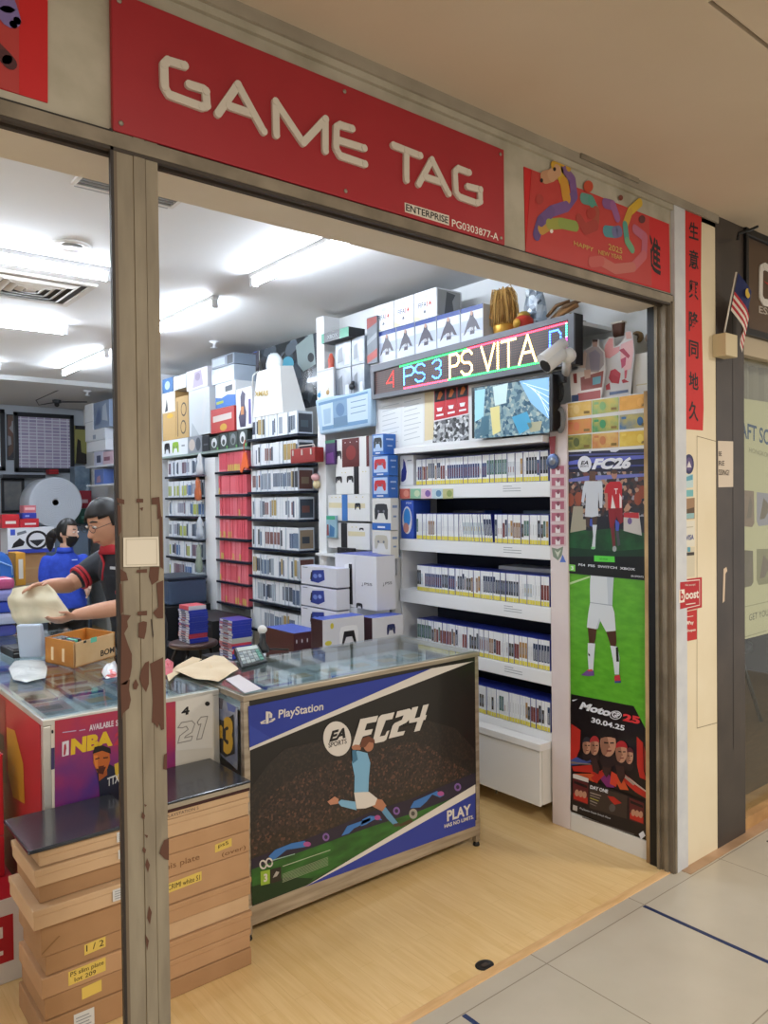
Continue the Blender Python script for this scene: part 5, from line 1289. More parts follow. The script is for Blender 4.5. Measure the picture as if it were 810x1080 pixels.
a, b = corner_box(2.93, 339, 367.8, 385, 344.8, 354.4); b.z = a.z + .062
pbox('console_box', 'flat black console box with green ends on top of the silver boxes', 'box', a, b, C('#23272a', .4), None, None, [('green_end', lambda mb, a, b: (fpoly(mb, a, b, [(.68, 0), (.995, 0), (.995, 1), (.68, 1)], C('#2f8a6a', .4)), fpoly(mb, a, b, [(.0, 0), (.1, 0), (.1, 1), (0, 1)], C('#2f8a6a', .4)))), ('lettering', lambda mb, a, b: ftext(mb, a, b, 'XBOX', .22, .6, .3, .7, C('#8d9496', .4)))])
zb = a.z
SIL = noisy('silver_print', '#7f8893', '#b4bcc6', 9, .3)
for i, (tl, br, lab) in enumerate([((353.5, 366), (370.3, 380), 'silver box, upper left of four in the wall niche'), ((370.7, 362), (384.5, 375.5), 'silver box, upper right of four in the wall niche'), ((353.5, 384), (370.3, 409), 'silver box, lower left of four in the wall niche'), ((370.7, 380), (384.5, 408), 'silver box, lower right of four in the wall niche')]):
    a, b = side_box(2.99, tl, br, .14, None); b = list(b); a = list(a)
    zlo, zhi = (2.245, 2.47) if i > 1 else (2.472, zb - .001)
    nb = pbox('silver_box', lab, 'box', (a[0], a[1] + .001, zlo), (b[0], b[1] - .001, zhi), SIL, None, 'silver boxes in the wall niche', [('print', lambda mb, a, b: (fpoly(mb, a, b, [(.15, .2), (.5, .25), (.45, .8), (.2, .7)], C('#5a626c', .35)), fpoly(mb, a, b, [(.6, .1), (.9, .1), (.85, .5), (.65, .5)], C('#ccd3da', .35))))])
a, b = side_box(2.985, (353, 409), (385, 412), .145, None)
o = MB().box((2.985, a[1], 2.225), (3.13, b[1] + .02, 2.244), SHELFW).build('wall_shelf'); tag(o, 'thin white shelf under the silver boxes in the niche', 'shelf')
c0 = on(348.5, 375, X=2.98)
t = thing('hanging_figure', (2.985, c0.y, 2.245), 'orange-red wrapped figure hanging left of the silver boxes', 'toy')
MB().lathe([(.018, 2.38 - 2.245), (.03, .16), (.034, .2), (.026, .26), (.03, .3), (.012, .34)], (2.985, c0.y, 2.245), C('#b3452f', .5), 12, (.6, 0, 0), (0, 1, 0)).build('body', t); MB().tube([(2.985, c0.y, 2.245), (2.985, c0.y, 2.39)], .012, C('#5a2a24', .5), 8).build('foot', t)
a, b = side_box(2.97, (335.5, 391), (352.5, 408.5), .03, None)
pbox('white_panel_box', 'plain white box left of the lower silver boxes', 'box', (2.965, a[1] + .002, 2.245), (2.98, b[1], b[2]), C('#dcdfe1', .5), None, None, [('edge', lambda mb, a, b: fpoly(mb, a, b, [(0, .93), (1, .93), (1, .98), (0, .98)], C('#b9bdc1', .5)))])
a, b = side_box(2.99, (385.5, 332), (396.5, 375), .1, None)
pbox('striped_box', 'tall red and grey striped box at the left end of the LED sign', 'box', (3.0, a[1] - .0, zs), (3.017, b[1], b[2] - .02), C('#6b7178', .45), None, None, [('stripes', lambda mb, a, b: (fpoly(mb, a, b, [(0, .75), (1, .85), (1, .98), (0, .98)], C('#8d3b35', .45)), fpoly(mb, a, b, [(0, .02), (1, .12), (1, .3), (0, .18)], C('#a03f36', .45)), fpoly(mb, a, b, [(0, .4), (1, .55), (1, .65), (0, .5)], C('#8f979e', .45))))])
# blue printed pouch in front of the niche
P3 = Plane((2.95, 0, 0), (-1, 0, 0)); qd = [(332, 422), (348, 418), (370, 415), (391, 408.6), (391, 449), (365, 454), (337, 458.5)]
p = P3.at(360, 456)
t = thing('printed_cushion', p, 'light blue cushion printed like a banknote lying across the niche', 'cushion')
mb = MB(); slab(mb, P3, qd, C('#a9c4da', .6), -.05); o = mb.build('cover', t, bevel=.012)
mb = MB(); P4 = Plane((2.949, 0, 0), (-1, 0, 0))
pp(mb, P4, [(338, 426), (388, 414), (388, 445), (341, 453)], C('#c3d6e4', .6), 1); pp(mb, P4, [(351, 423.5), (366, 420), (367, 448), (352, 451)], C('#7f9fbd', .6), 2); pp(mb, P4, ell(359, 432, 4.5, 7), C('#5f80a5', .6), 3); pp(mb, P4, [(352, 441), (366, 438), (367, 448), (352, 451)], C('#63829f', .6), 3)
pp(mb, P4, [(336, 425), (388, 412.5), (388, 415), (336, 428)], C('#6d93b8', .6), 2); pp(mb, P4, [(340, 450), (388, 442), (388, 446), (340, 454)], C('#6d93b8', .6), 2)
for y in (424, 430, 436): pp(mb, P4, [(370, y), (386, y - 3.6), (386, y - 2.6), (370, y + 1)], C('#7c99b4', .6), 2)
pp(mb, P4, [(341, 432), (349, 430), (349, 446), (342, 448)], C('#9fbbd2', .6), 2); mb.build('print', t)
for i, (x, y, c, lab) in enumerate([(338, 420, '#4a8fc0', 'small blue toy on top of the printed cushion'), (347, 417, '#b89a6a', 'small tan toy on top of the printed cushion'), (371, 411, '#2e3136', 'small black toy on top of the printed cushion')]):
    p = on(x, y, X=2.975); t = thing('small_toy', p, lab, 'toy'); MB().ball(p + V((0, 0, .02)), (.018, .025, .022), C(c, .5), 10, 6).build('body', t); MB().ball(p + V((0, -.012, .043)), (.012, .012, .012), C(c, .5), 8, 6).build('head', t)
# column of game boxes
BW = C('#e0e1df', .45); GOLD = C('#d9cfa9', .45); BK = C('#1d1d21', .4); DRED = C('#56201f', .4)


def dotsrow(mb, a, b, us, w, c='#c9b84a'):
    for u in us: fpoly(mb, a, b, circ(u, w, .015, .02, 6), C(c, .4), k=2)


nbox((354, 463.5), (389.5, 491.8), 'gift_box', 'white box with dark red picture, topmost in the niche column', 'box', BW, [('print', lambda mb, a, b: (fpoly(mb, a, b, [(.2, .02), (.72, .02), (.72, .98), (.2, .98)], DRED), fpoly(mb, a, b, [(.92, 0), (1, 0), (1, 1), (.92, 1)], DRED), fpoly(mb, a, b, circ(.47, .5, .15, .25), C('#7d2a26', .4), k=2), pad(mb, a, b, .1, .45, .17, .35, BK), dotsrow(mb, a, b, (.3, .45, .65), .85, '#cfcfcf')))])
nbox((354, 493.5), (390, 520.8), 'gift_box', 'white box with two black gadgets and a black band', 'box', BW, [('print', lambda mb, a, b: (fpoly(mb, a, b, [(.55, 0), (.7, 0), (.7, 1), (.55, 1)], BK), pad(mb, a, b, .1, .55, .2, .3, BK), pad(mb, a, b, .44, .55, .2, .3, BK), dotsrow(mb, a, b, (.2, .3, .82, .9), .8)))])
nbox((346, 522), (390, 550), 'gift_box', 'white and gold box with a blue band', 'box', BW, [('print', lambda mb, a, b: (fpoly(mb, a, b, [(.02, .5), (.9, .48), (.9, .66), (.02, .7)], GOLD), fpoly(mb, a, b, [(.35, 0), (.49, 0), (.49, 1), (.35, 1)], C('#3d6fb0', .4), k=2), pad(mb, a, b, .73, .55, .14, .3, BK), dotsrow(mb, a, b, (.1, .2, .3, .7, .85), .9)))])
nbox((346, 551), (390, 580.5), 'gift_box', 'white and gold box with a black band, lowest in the niche column', 'box', BW, [('print', lambda mb, a, b: (fpoly(mb, a, b, [(.5, .5), (.9, .52), (.9, .68), (.5, .68)], GOLD), fpoly(mb, a, b, [(.33, 0), (.48, 0), (.48, 1), (.33, 1)], BK, k=2), pad(mb, a, b, .82, .78, .1, .12, BK), dotsrow(mb, a, b, (.6, .7), .85)))])
nbox((355.4, 577), (373.7, 585), 'gift_box', 'small flat black box under the niche column', 'box', BK, [('print', lambda mb, a, b: dotsrow(mb, a, b, (.2, .5, .8), .6, '#c9c9c9'))], X=2.97, d=.014)
nbox((343, 465), (353.6, 489.5), 'hanging_blister_pack', 'purple blister pack hanging left of the dark red box', 'toy pack', C('#3a2450', .4), [('print', lambda mb, a, b: (fpoly(mb, a, b, [(.1, .05), (.9, .05), (.8, .5), (.15, .45)], C('#6a3f7d', .4)), fpoly(mb, a, b, [(0, .88), (1, .88), (1, 1), (0, 1)], C('#3f7a5a', .4))))], X=2.97, d=.02)
nbox((343.8, 543.7), (354.7, 567.5), 'hanging_blister_pack', 'blue blister pack with a green top hanging lower in the niche', 'toy pack', C('#8fb0c0', .4), [('print', lambda mb, a, b: (fpoly(mb, a, b, [(.05, .82), (.9, .82), (.9, .98), (.05, .98)], C('#3f9a72', .4)), fpoly(mb, a, b, [(.3, .05), (.8, .05), (.85, .45), (.4, .6)], C('#3f6f9a', .4)), fpoly(mb, a, b, [(.05, .1), (.3, .1), (.25, .6), (.1, .6)], C('#8a4a4a', .4))))], X=2.965, d=.015)
BLU = C('#2f62ad', .4)


def ctrl(padc, band=None, blue=True):
    def fn(mb, a, b):
        fpoly(mb, a, b, [(.1, .18), (.95, .18), (.95, .95), (.1, .95)], C('#a9c0dd' if blue else '#d5d5d0', .4)); pad(mb, a, b, .5, .58, .72, .6, padc)
        if band: fpoly(mb, a, b, [(0, 0), (1, 0), (1, .22), (0, .22)], band, k=1.6)
        fpoly(mb, a, b, [(.3, .06), (.7, .06), (.7, .12), (.3, .12)], C('#d9dde2', .4), k=2.4)
    return fn


def endp(c): return lambda mb, a, b: (fpoly(mb, a, b, [(.2, .7), (.8, .7), (.8, .78), (.2, .78)], C(c, .4), 'front'), fpoly(mb, a, b, [(.3, .4), (.7, .4), (.7, .46), (.3, .46)], C(c, .4), 'front'))


for i, (xc, xr, y0, y1, m_, lab, pr_) in enumerate([
    (404.5, 417.5, 457.2, 479.4, BLU, 'blue controller box with a black controller, topmost of the blue stack', ctrl(C('#2b2e33', .4))),
    (409.5, 419.8, 479.8, 501.8, BLU, 'blue controller box with a red controller, upper of two', ctrl(C('#b8323a', .4))),
    (409.5, 419.8, 502.2, 525, BLU, 'blue controller box with a red controller, lower of two', ctrl(C('#b8323a', .4))),
    (412, 420.5, 525.6, 559.3, C('#dcdcd6', .45), 'white controller box with a black controller and blue foot', ctrl(C('#2b2e33', .4), BLU, False)),
    (412, 420.5, 559.8, 589.5, C('#dedbd0', .45), 'white and gold controller box, lowest of the controller stack', ctrl(C('#b9b4a0', .4), None, False))]):
    a, b = corner_box(2.90, 392.5, xc, xr, y0, y1)
    pbox('controller_box', lab, 'box', a, b, m_, None, 'controller boxes stacked by the rack', [('printed_front', pr_), ('printed_end', endp('#9fb3d4' if i < 3 else '#7f94b8'))])
lowest = a.z; cy_ = (a.y + b.y) / 2
a2, b2 = a, b
MB_ = MB().box((3.002, max(a2.y + .01, 3.585), .0), (3.1, b2.y, a2.z - .001), C('#d9dbdd', .5)); o = MB_.build('storage_box', bevel=.003); tag(o, 'tall white carton carrying the stack of controller boxes', 'box')
# headset boxes at the left end of the rack boards
for i, (qd, z0, lab, m_) in enumerate([((421.5, 437.5, 480, 514), BZ[0], 'white headset box with dark blue headset at the left end of the top board', C('#dfe2e5', .45)), ((421.5, 437.3, 527.5, 569), BZ[1], 'blue headset box with white headset at the left end of the second board', C('#2f4fa8', .4))]):
    y1 = on(qd[0], 520, X=3.004).y; y0 = on(qd[1], 520, X=3.004).y; zt_ = on(430, qd[2], X=3.004).z
    def hp(mb, a, b, i=i):
        if i == 0: fpoly(mb, a, b, [(.05, .15), (.2, .12), (.42, .2), (.5, .45), (.4, .75), (.25, .9), (.22, .6), (.1, .5)], C('#28307a', .4)); fpoly(mb, a, b, [(.55, .8), (.9, .8), (.9, .84), (.55, .84)], C('#8d939b', .4))
        else:
            fpoly(mb, a, b, circ(.5, .48, .38, .36, 20), C('#d9d3d6', .4)); fpoly(mb, a, b, circ(.5, .55, .28, .24, 18), C('#3a86c8', .4), k=2); fpoly(mb, a, b, circ(.42, .28, .22, .13, 14), C('#c4897d', .4), k=2.5); ftext(mb, a, b, 'PS4', .45, .85, .9, .95, C('#d9dde2', .4))
    a_, b_ = V((3.004, y0 + .012, z0 + .0015)), V((3.14, min(y1, 3.55), zt_))
    pbox('headset_box', lab, 'box', a_, b_, m_, None, None, [('print', hp)])

# --- far racks: three sections of dark glass shelves
MIDZ = [2.085, 1.876, 1.674, 1.465, 1.24, 1.025, .83, .605]; REDZ = [1.85, 1.661, 1.482, 1.298, 1.118, .937, .76]; LEFZ = [1.841, 1.644, 1.473, 1.275, 1.094, .904, .73]
GSH = C('#1b2230', .25)


def far_rack(label, y0, y1, zs_, ztop=2.01):
    t = thing('game_rack', (3.2, (y0 + y1) / 2, 0), label, 'shelf rack')
    MB().box((3.24, y0, .0), (3.27, y1, ztop), C('#dfe2e5', .55)).build('back_panel', t)
    for z in zs_: MB().box((2.985, y0, z - .018), (3.24, y1, z), GSH).build('shelf_board', t, bevel=.002)
    MB().box((3.02, y1 - .02, 0), (3.24, y1, ztop - .004), C('#e0e2e4', .5)).build('upright', t, bevel=.002)
    MB().box((3.02, y0, 0), (3.24, y0 + .02, zs_[-1] - .02), C('#e0e2e4', .5)).build('upright', t, bevel=.002)
    return t


far_rack('middle rack of dark glass shelves full of white-spined boxed games', 4.66, 5.40, MIDZ, 2.082)
far_rack('rack of shelves full of red-spined game cases', 5.42, 5.96, REDZ)
far_rack('farthest rack of dark shelves full of white disc cases by the column', 6.2, 7.0, LEFZ)
o = MB().box((3.0, 5.98, 0), (3.24, 6.18, 1.98), C('#e3e5e8', .55)).build('white_divider', bevel=.003); tag(o, 'plain white divider panel between the red rack and the farthest rack', 'panel')


def family(name, n, w, d, h, body, spines, covers=None, white='#dfe3e7', band=(.12, .8)):
    out = []
    for i in range(n):
        mb = MB(); mb.box((0, -w / 2, 0), (d, w / 2, h), C(body, .35)); mb.box((-.0006, -w / 2 + .0008, .001), (0, w / 2 - .0008, h - .001), C(white, .4))
        s = spines[i % len(spines)]
        if s: mb.box((-.0012, -w / 2 + .0014, h * (band[0] + rnd.uniform(-.06, .1))), (-.0006, w / 2 - .0014, h * (band[1] + rnd.uniform(-.1, .08))), C(s, .4))
        if covers:
            c = covers[i % len(covers)]; mb.box((.012, -w / 2 - .0006, .012), (d - .008, -w / 2, h - .018), C(c, .4)); mb.box((.03, -w / 2 - .0012, h * .3), (d - .04, -w / 2 - .0006, h * .6), C(covers[(i + 2) % len(covers)], .4))
        out.append(mb.build(name, loc=(0, 0, 0)))
    return out


def fill(fam, zs_, y0, y1, w, X, label, group, cat='game case', run=.5, lean=0.):
    usedf = [False] * len(fam)
    for r, z in enumerate(zs_):
        y = y0; k = rnd.randrange(len(fam))
        while y + w <= y1:
            if rnd.random() > run: k = rnd.randrange(len(fam))
            o = fam[k]
            if usedf[k]: o = o.copy(); COL.objects.link(o)
            usedf[k] = True
            o.location = (X + rnd.uniform(0, .012), y + w / 2, z); tag(o, label(r), cat, group(r)); o.location.z += .001; y += w + .0004
    for k, u in enumerate(usedf):
        if not u: bpy.data.objects.remove(fam[k])


ORD = ['top', 'second', 'third', 'fourth', 'fifth', 'sixth', 'seventh', 'lowest']
midf = family('boxed_game', 16, .025, .135, .165, '#c9d2dc', ['#4a5568', '#6d7785', '#8a93a0', None, None, '#343c4c', '#9aa4b0', None, '#7d5a55', '#55647d', None, '#3a3f46', '#a58f5a', '#66788f', None, '#47505c'], ['#3f4650', '#6a4640', '#50606a', '#8a7a66', '#39434f'])
fill(midf, MIDZ, 4.69, 5.37, .025, 3.0, lambda r: 'white-spined boxed game on the %s shelf of the middle rack' % ORD[r], lambda r: 'games on the %s shelf of the middle rack' % ORD[r])
redf = family('red_game_case', 8, .026, .12, .155, '#cf5f6a', ['#d6606d', '#cf5562', '#da6c78', '#c95260', '#d87480', '#d05c67', None, '#c65764'], white='#dd7f89', band=(.1, .95))
for o in redf[6:]:
    me = o.data; s_ = C('#c9b45a', .4); me.materials.append(s_)
    bm = bmesh.new(); bm.from_mesh(me); vs = [bm.verts.new(p) for p in ((-.0018, .011, .003), (-.0018, -.011, .003), (-.0018, -.011, .05), (-.0018, .011, .058))]; f = bm.faces.new(vs); f.material_index = len(me.materials) - 1; bm.to_mesh(me); bm.free()
fill(redf, REDZ, 5.445, 5.93, .026, 3.0, lambda r: 'red-spined game case on the %s shelf of the red rack' % ORD[r], lambda r: 'games on the %s shelf of the red rack' % ORD[r], run=.6)
leff = family('disc_case', 12, .03, .12, .15, '#b9c4d2', ['#5b6878', None, '#77828f', '#404a5a', None, '#4a6a9a', '#8d8fa0', None, '#6d5a66', '#3c4650', None, '#a3ad5a'], white='#d9dfe6')
fill(leff, LEFZ, 6.23, 6.97, .03, 3.0, lambda r: 'white disc case on the %s shelf of the farthest rack' % ORD[r], lambda r: 'cases on the %s shelf of the farthest rack' % ORD[r])
# things hanging from or standing on the far racks
a = on(310, 474, X=2.93); b = on(336, 487, X=2.93)
t = thing('hanging_case', (2.94, (a.y + b.y) / 2, b.z), 'small dark red toy case hanging at the end of the middle rack', 'case')
MB().box((2.90, b.y, b.z), (2.975, a.y, a.z), C('#8a2b28', .45)).build('body', t, bevel=.006)
for yy in (b.y + .04, (a.y + b.y) / 2, a.y - .04): MB().box((2.892, yy - .006, a.z - .05), (2.90, yy + .006, a.z - .01), C('#c9c4bc', .4)).build('clasp', t, bevel=.002)
MB().tube([(2.935, b.y + .05, a.z), (2.935, b.y + .06, a.z + .02), (2.935, a.y - .06, a.z + .02), (2.935, a.y - .05, a.z)], .004, C('#c9c4bc', .4), 6).build('handle', t)
p = on(257, 476, X=2.96); p2 = on(257, 498, X=2.96)
t = thing('hanging_pouch', p2, 'bright orange pouch hanging between the red rack and the middle rack', 'pouch')
MB().prism([on(256.5, 477, X=2.95), on(259, 477, X=2.95), on(261.5, 494, X=2.95), on(257, 493, X=2.95), on(254.5, 499, X=2.95), on(253, 497, X=2.95)], (.012, 0, 0), C('#d9602a', .55)).build('pouch', t, bevel=.003)
MB().tube([on(257.5, 477, X=2.956), on(257, 470, X=2.97), on(258.5, 464, X=2.975)], .004, C('#b84a20', .5), 6).build('strap', t)
for i, (x, y0, y1, c_, c2, lab) in enumerate([(211, 478, 501, '#cfd3d8', '#6a5a66', 'white toy pack with a figure hanging at the top of the farthest rack end'), (209, 503, 528, '#b5623c', '#c9c4bd', 'orange figure on a white stand hanging by the farthest rack'), (211, 545, 568, '#b9c2cc', '#7f8893', 'clear pack hanging in the middle of the farthest rack end'), (210, 574, 604, '#8f9a8a', '#c3ccd2', 'green-grey pack hanging low at the farthest rack end')]):
    p = on(x, y1, X=2.95); q_ = on(x, y0, X=2.95); hh = q_.z - p.z
    t = thing('hanging_pack', p, lab, 'toy pack')
    MB().lathe([(.02, 0), (.05, .01), (.055, hh * .3), (.035, hh * .6), (.04, hh * .8), (.015, hh)], p, C(c_, .35), 10, (.45, 0, 0), (0, 1, 0)).build('film', t); MB().box((p.x - .04, p.y - .06, p.z - .008), (p.x + .03, p.y + .06, p.z), C(c2, .4)).build('backing', t)
p = on(334, 514, X=2.98)
t = thing('hanging_plush_toy', p, 'tiny pale plush toy dangling at the right end of the middle rack', 'toy')
MB().ball(p + V((0, 0, .02)), (.025, .03, .03), C('#d9c9a0', .8), 10, 7).build('body', t); MB().ball(p + V((-.01, 0, .07)), (.028, .032, .026), C('#d9a8a8', .8), 10, 7).build('head', t)

# --- boxes standing above the far racks, up to the ceiling
UX = 3.0


def ubox(tl, br, name, label, m, prints=None, X=UX, d=.2, cat='box', zsup=None):
    a, b = side_box(X, tl, br, d, m)
    return pbox(name, label, cat, (a[0], a[1] + .001, zsup if zsup is not None else a[2]), (b[0], b[1] - .001, b[2]), m, None, None, prints)


zsh = 2.035
o = MB().box((2.98, 5.42, zsh - .02), (3.35, 7.1, zsh), C('#8fa09a', .3)).build('wall_shelf', bevel=.002); tag(o, 'long glass-green shelf above the red rack and the farthest rack', 'shelf')
zr = on(195, 463, X=UX).z
LT = [('headset', (170.5, 463), (198, 480), 'white controller box with black and green controllers on the long shelf', C('#dde2e6', .45)),
      ('ctrl', (198, 461), (221, 476), 'box with dark controller pictures on the long shelf', C('#5b616a', .45))]
y_ = [on(x, 470, X=UX).y for x in (170.5, 198, 213, 221, 231, 241, 251, 261)]
labs = ['white controller box with black and green controllers on the long shelf', 'grey picture box second along the long shelf', 'black narrow box third along the long shelf', 'dark headset box with white picture, fourth along the long shelf', 'dark headset box with white picture, fifth along the long shelf', 'dark headset box with grey picture, sixth along the long shelf', 'dark headset box with white picture at the end of the long shelf']
cols = ['#dde2e6', '#8a8f97', '#202227', '#39423f', '#343d3b', '#3b4442', '#363f3d']
for i in range(7):
    hh = [.15, .15, .14, .12, .135, .135, .14][i]
    def fn(mb, a, b, i=i):
        if i == 0: pad(mb, a, b, .22, .5, .22, .8, BK); pad(mb, a, b, .55, .5, .25, .8, C('#8fb83a', .4)); fpoly(mb, a, b, [(.78, .5), (.9, .5), (.9, .6), (.78, .6)], C('#8d959c', .4))
        elif i == 1: fpoly(mb, a, b, circ(.3, .5, .22, .35), C('#c4b9b0', .4)); fpoly(mb, a, b, circ(.75, .5, .18, .4), C('#4a5058', .4))
        elif i == 2: fpoly(mb, a, b, [(.2, .4), (.8, .4), (.8, .5), (.2, .5)], C('#5a5e64', .4))
        else: fpoly(mb, a, b, circ(.5, .55, .3, .35), C('#d5dadd' if i != 5 else '#7a8084', .4)); fpoly(mb, a, b, circ(.5, .45, .16, .18), C('#343d3b', .4), k=2); fpoly(mb, a, b, [(.8, .05), (.95, .05), (.95, .2), (.8, .2)], C('#5aa84a', .4), k=2)
    pbox('gadget_box', labs[i], 'box', (UX, y_[i + 1] + .004, zsh), (UX + .16, y_[i] - .004, zsh + hh), C(cols[i], .45), None, None, [('print', fn)])
zq = zsh + .152


def stack(px0, px1, ytop, zlo, name, label, m, fn=None, X=UX, d=.2):
    y1 = on(px0, ytop, X=X).y; y0 = on(px1, ytop, X=X).y; zt_ = on((px0 + px1) / 2, ytop, X=X).z
    pbox(name, label, 'box', (X, y0 + .003, zlo), (X + d, y1 - .003, min(zt_, 2.885)), m, None, None, [('print', fn)] if fn else None); return min(zt_, 2.885)


KRF = C('#b99a68', .7)
z1 = stack(171, 184.6, 414, zq, 'craft_box', 'kraft box with white upper half, leftmost above the long shelf', KRF, lambda mb, a, b: (fpoly(mb, a, b, [(0, .58), (1, .58), (1, 1), (0, 1)], C('#dcd9cf', .5)), fpoly(mb, a, b, [(.2, .6), (.45, .62), (.42, .75), (.36, .9), (.3, .75)], C('#2b3038', .5), k=2), fpoly(mb, a, b, circ(.6, .5, .25, .05), C('#c9a23c', .5), k=2)))
z2 = stack(184.9, 198.5, 418, zq, 'craft_box', 'kraft box with two round outlines above the long shelf', KRF, lambda mb, a, b: (fpoly(mb, a, b, circ(.65, .68, .22, .17), C('#4a4034', .6)), fpoly(mb, a, b, circ(.65, .68, .17, .13), KRF, k=2), fpoly(mb, a, b, circ(.6, .26, .22, .17), C('#4a4034', .6)), fpoly(mb, a, b, circ(.6, .26, .17, .13), KRF, k=2), fpoly(mb, a, b, [(.12, .05), (.2, .05), (.2, .9), (.12, .9)], C('#7a6444', .6))))
z3 = stack(198.8, 221, 410, zq, 'white_carton', 'large plain white carton wrapped in clear film above the long shelf', C('#d3dae0', .3), lambda mb, a, b: (fpoly(mb, a, b, [(.6, .1), (.9, .7), (.75, .9), (.65, .5)], C('#e6eaee', .2)), fpoly(mb, a, b, [(.1, .0), (.5, .0), (.15, .3)], C('#c2cbd3', .2))), d=.12)
zt_ = stack(171, 182, 399, z1 + .002, 'blue_box', 'small blue box at the top left of the boxes above the racks', C('#3f6a9a', .45), lambda mb, a, b: fpoly(mb, a, b, circ(.5, .5, .25, .3), C('#a9c0d6', .45)))
zt_ = stack(182.5, 196, 396, max(z1, z2) + .004, 'white_carton', 'tall white carton right of the small blue box', C('#dde1e6', .45), lambda mb, a, b: fpoly(mb, a, b, [(.42, 0), (.46, 0), (.46, 1), (.42, 1)], C('#9aa2ac', .5)))
a, b = side_box(UX, (196.5, 392), (219, 409), .2, None)
pbox('picture_box', 'white box with pale purple picture near the ceiling', 'box', (UX, on(219, 400, X=UX).y, z3 + .002), (UX + .2, on(196.6, 400, X=UX).y, on(208, 389, X=UX).z), C('#dcdce4', .45), None, None, [('print', lambda mb, a, b: (fpoly(mb, a, b, [(.3, .1), (.8, .15), (.7, .9), (.4, .85)], C('#b3a6c0', .45)), fpoly(mb, a, b, circ(.55, .6, .12, .2), C('#8f7f9f', .45), k=2)))])
z4 = stack(222, 247, 430, zsh + .145, 'red_blue_box', 'red picture box standing on the long shelf beside the hero poster box', C('#b8413f', .45), lambda mb, a, b: (fpoly(mb, a, b, [(.1, .45), (.9, .5), (.9, .75), (.1, .7)], C('#d9cfc9', .45)), fpoly(mb, a, b, circ(.55, .2, .15, .15), C('#c9a23c', .45))))
z5 = stack(227, 248.5, 403, z4 + .002, 'camera_box', 'white box with a blue wave and a small dark camera picture', C('#e0e3e5', .45), lambda mb, a, b: (fpoly(mb, a, b, [(0, .0), (1, .0), (1, .42), (.6, .48), (.3, .38), (0, .45)], C('#2f6fc0', .45)), fpoly(mb, a, b, [(.5, .6), (.85, .62), (.85, .85), (.5, .82)], C('#26303c', .45)), fpoly(mb, a, b, [(.05, .15), (.4, .18), (.4, .28), (.05, .26)], C('#a9c040', .45), k=2)))
z6 = stack(248.8, 265.5, 409, zsh + .145, 'figure_box', 'white box with a dark action figure picture beside the white bag', C('#dfe1e6', .45), lambda mb, a, b: (fpoly(mb, a, b, [(.25, .05), (.6, .05), (.65, .4), (.55, .6), (.6, .85), (.4, .95), (.28, .8), (.3, .5), (.15, .3)], C('#3c3550', .45)), fpoly(mb, a, b, [(.3, .35), (.5, .35), (.5, .55), (.3, .55)], C('#b5784a', .45), k=2), fpoly(mb, a, b, [(.8, .1), (.95, .1), (.95, .7), (.8, .7)], C('#4a3f86', .45))))
stack(223, 247, 387, z5 + .002, 'silver_box', 'silver-blue box close under the ceiling', C('#aab6c4', .3), lambda mb, a, b: [fpoly(mb, a, b, [(.1 + .2 * i, .1), (.2 + .2 * i, .05), (.26 + .2 * i, .9), (.16 + .2 * i, .9)], C('#dbe3ea', .25)) for i in range(4)])
stack(223, 247, 375, on(235, 387, X=UX).z + .003, 'silver_box', 'dark silver picture box touching the ceiling', C('#7f8b9a', .35), lambda mb, a, b: (fpoly(mb, a, b, [(.05, .2), (.6, .2), (.6, .85), (.05, .85)], C('#b9c6d4', .4)), fpoly(mb, a, b, [(.7, .1), (.95, .1), (.95, .9), (.7, .9)], C('#2a3038', .4))))
# posters on the wall behind the bag
PU = Plane((3.3595, 0, 0), (-1, 0, 0))
for (qd, m_, lab, extra) in [
    ([(248, 368.5), (273, 361), (273, 402), (249, 410)], noisy('violet_print', '#3b3a4c', '#5f5568', 5, .4), 'dark violet wall poster with a glowing white oval left of the white bag', lambda mb, pl: (pp(mb, pl, ell(257.5, 385, 6.8, 12.5), C('#cfcfdd', .4), 1), pp(mb, pl, [(256.5, 375), (258, 375), (258.5, 392), (256, 392)], C('#9a3a42', .4), 2), pp(mb, pl, ell(269, 368, 3, 4), C('#3f6fd0', .4), 1))),
    ([(274, 360), (334.5, 338.5), (335, 428), (274, 440)], voro('dark_collage', ['#2d333a', '#3b434c', '#454d55', '#1c2024', '#59626b', '#30363d', '#3f474f', '#262b30'], 11, .25, coat=.6), 'large dark glossy collage poster behind the white paper bag', lambda mb, pl: (pp(mb, pl, ell(304, 383, 6, 7), C('#5a9fb5', .35), 1), pp(mb, pl, ell(328, 377, 3.4, 5), C('#20262b', .3), 2), pp(mb, pl, [(312, 365), (330, 350), (333, 384), (320, 392), (314, 384)], C('#8f9d9c', .25), 1)))]:
    p = PU.at(sum(a[0] for a in qd) / 4, max(a[1] for a in qd)); t = thing('wall_poster', p, lab, 'poster')
    mb = MB(); slab(mb, PU, qd, m_, .002); mb.build('sheet', t); mb = MB(); extra(mb, Plane((3.357, 0, 0), (-1, 0, 0))); mb.build('print', t)
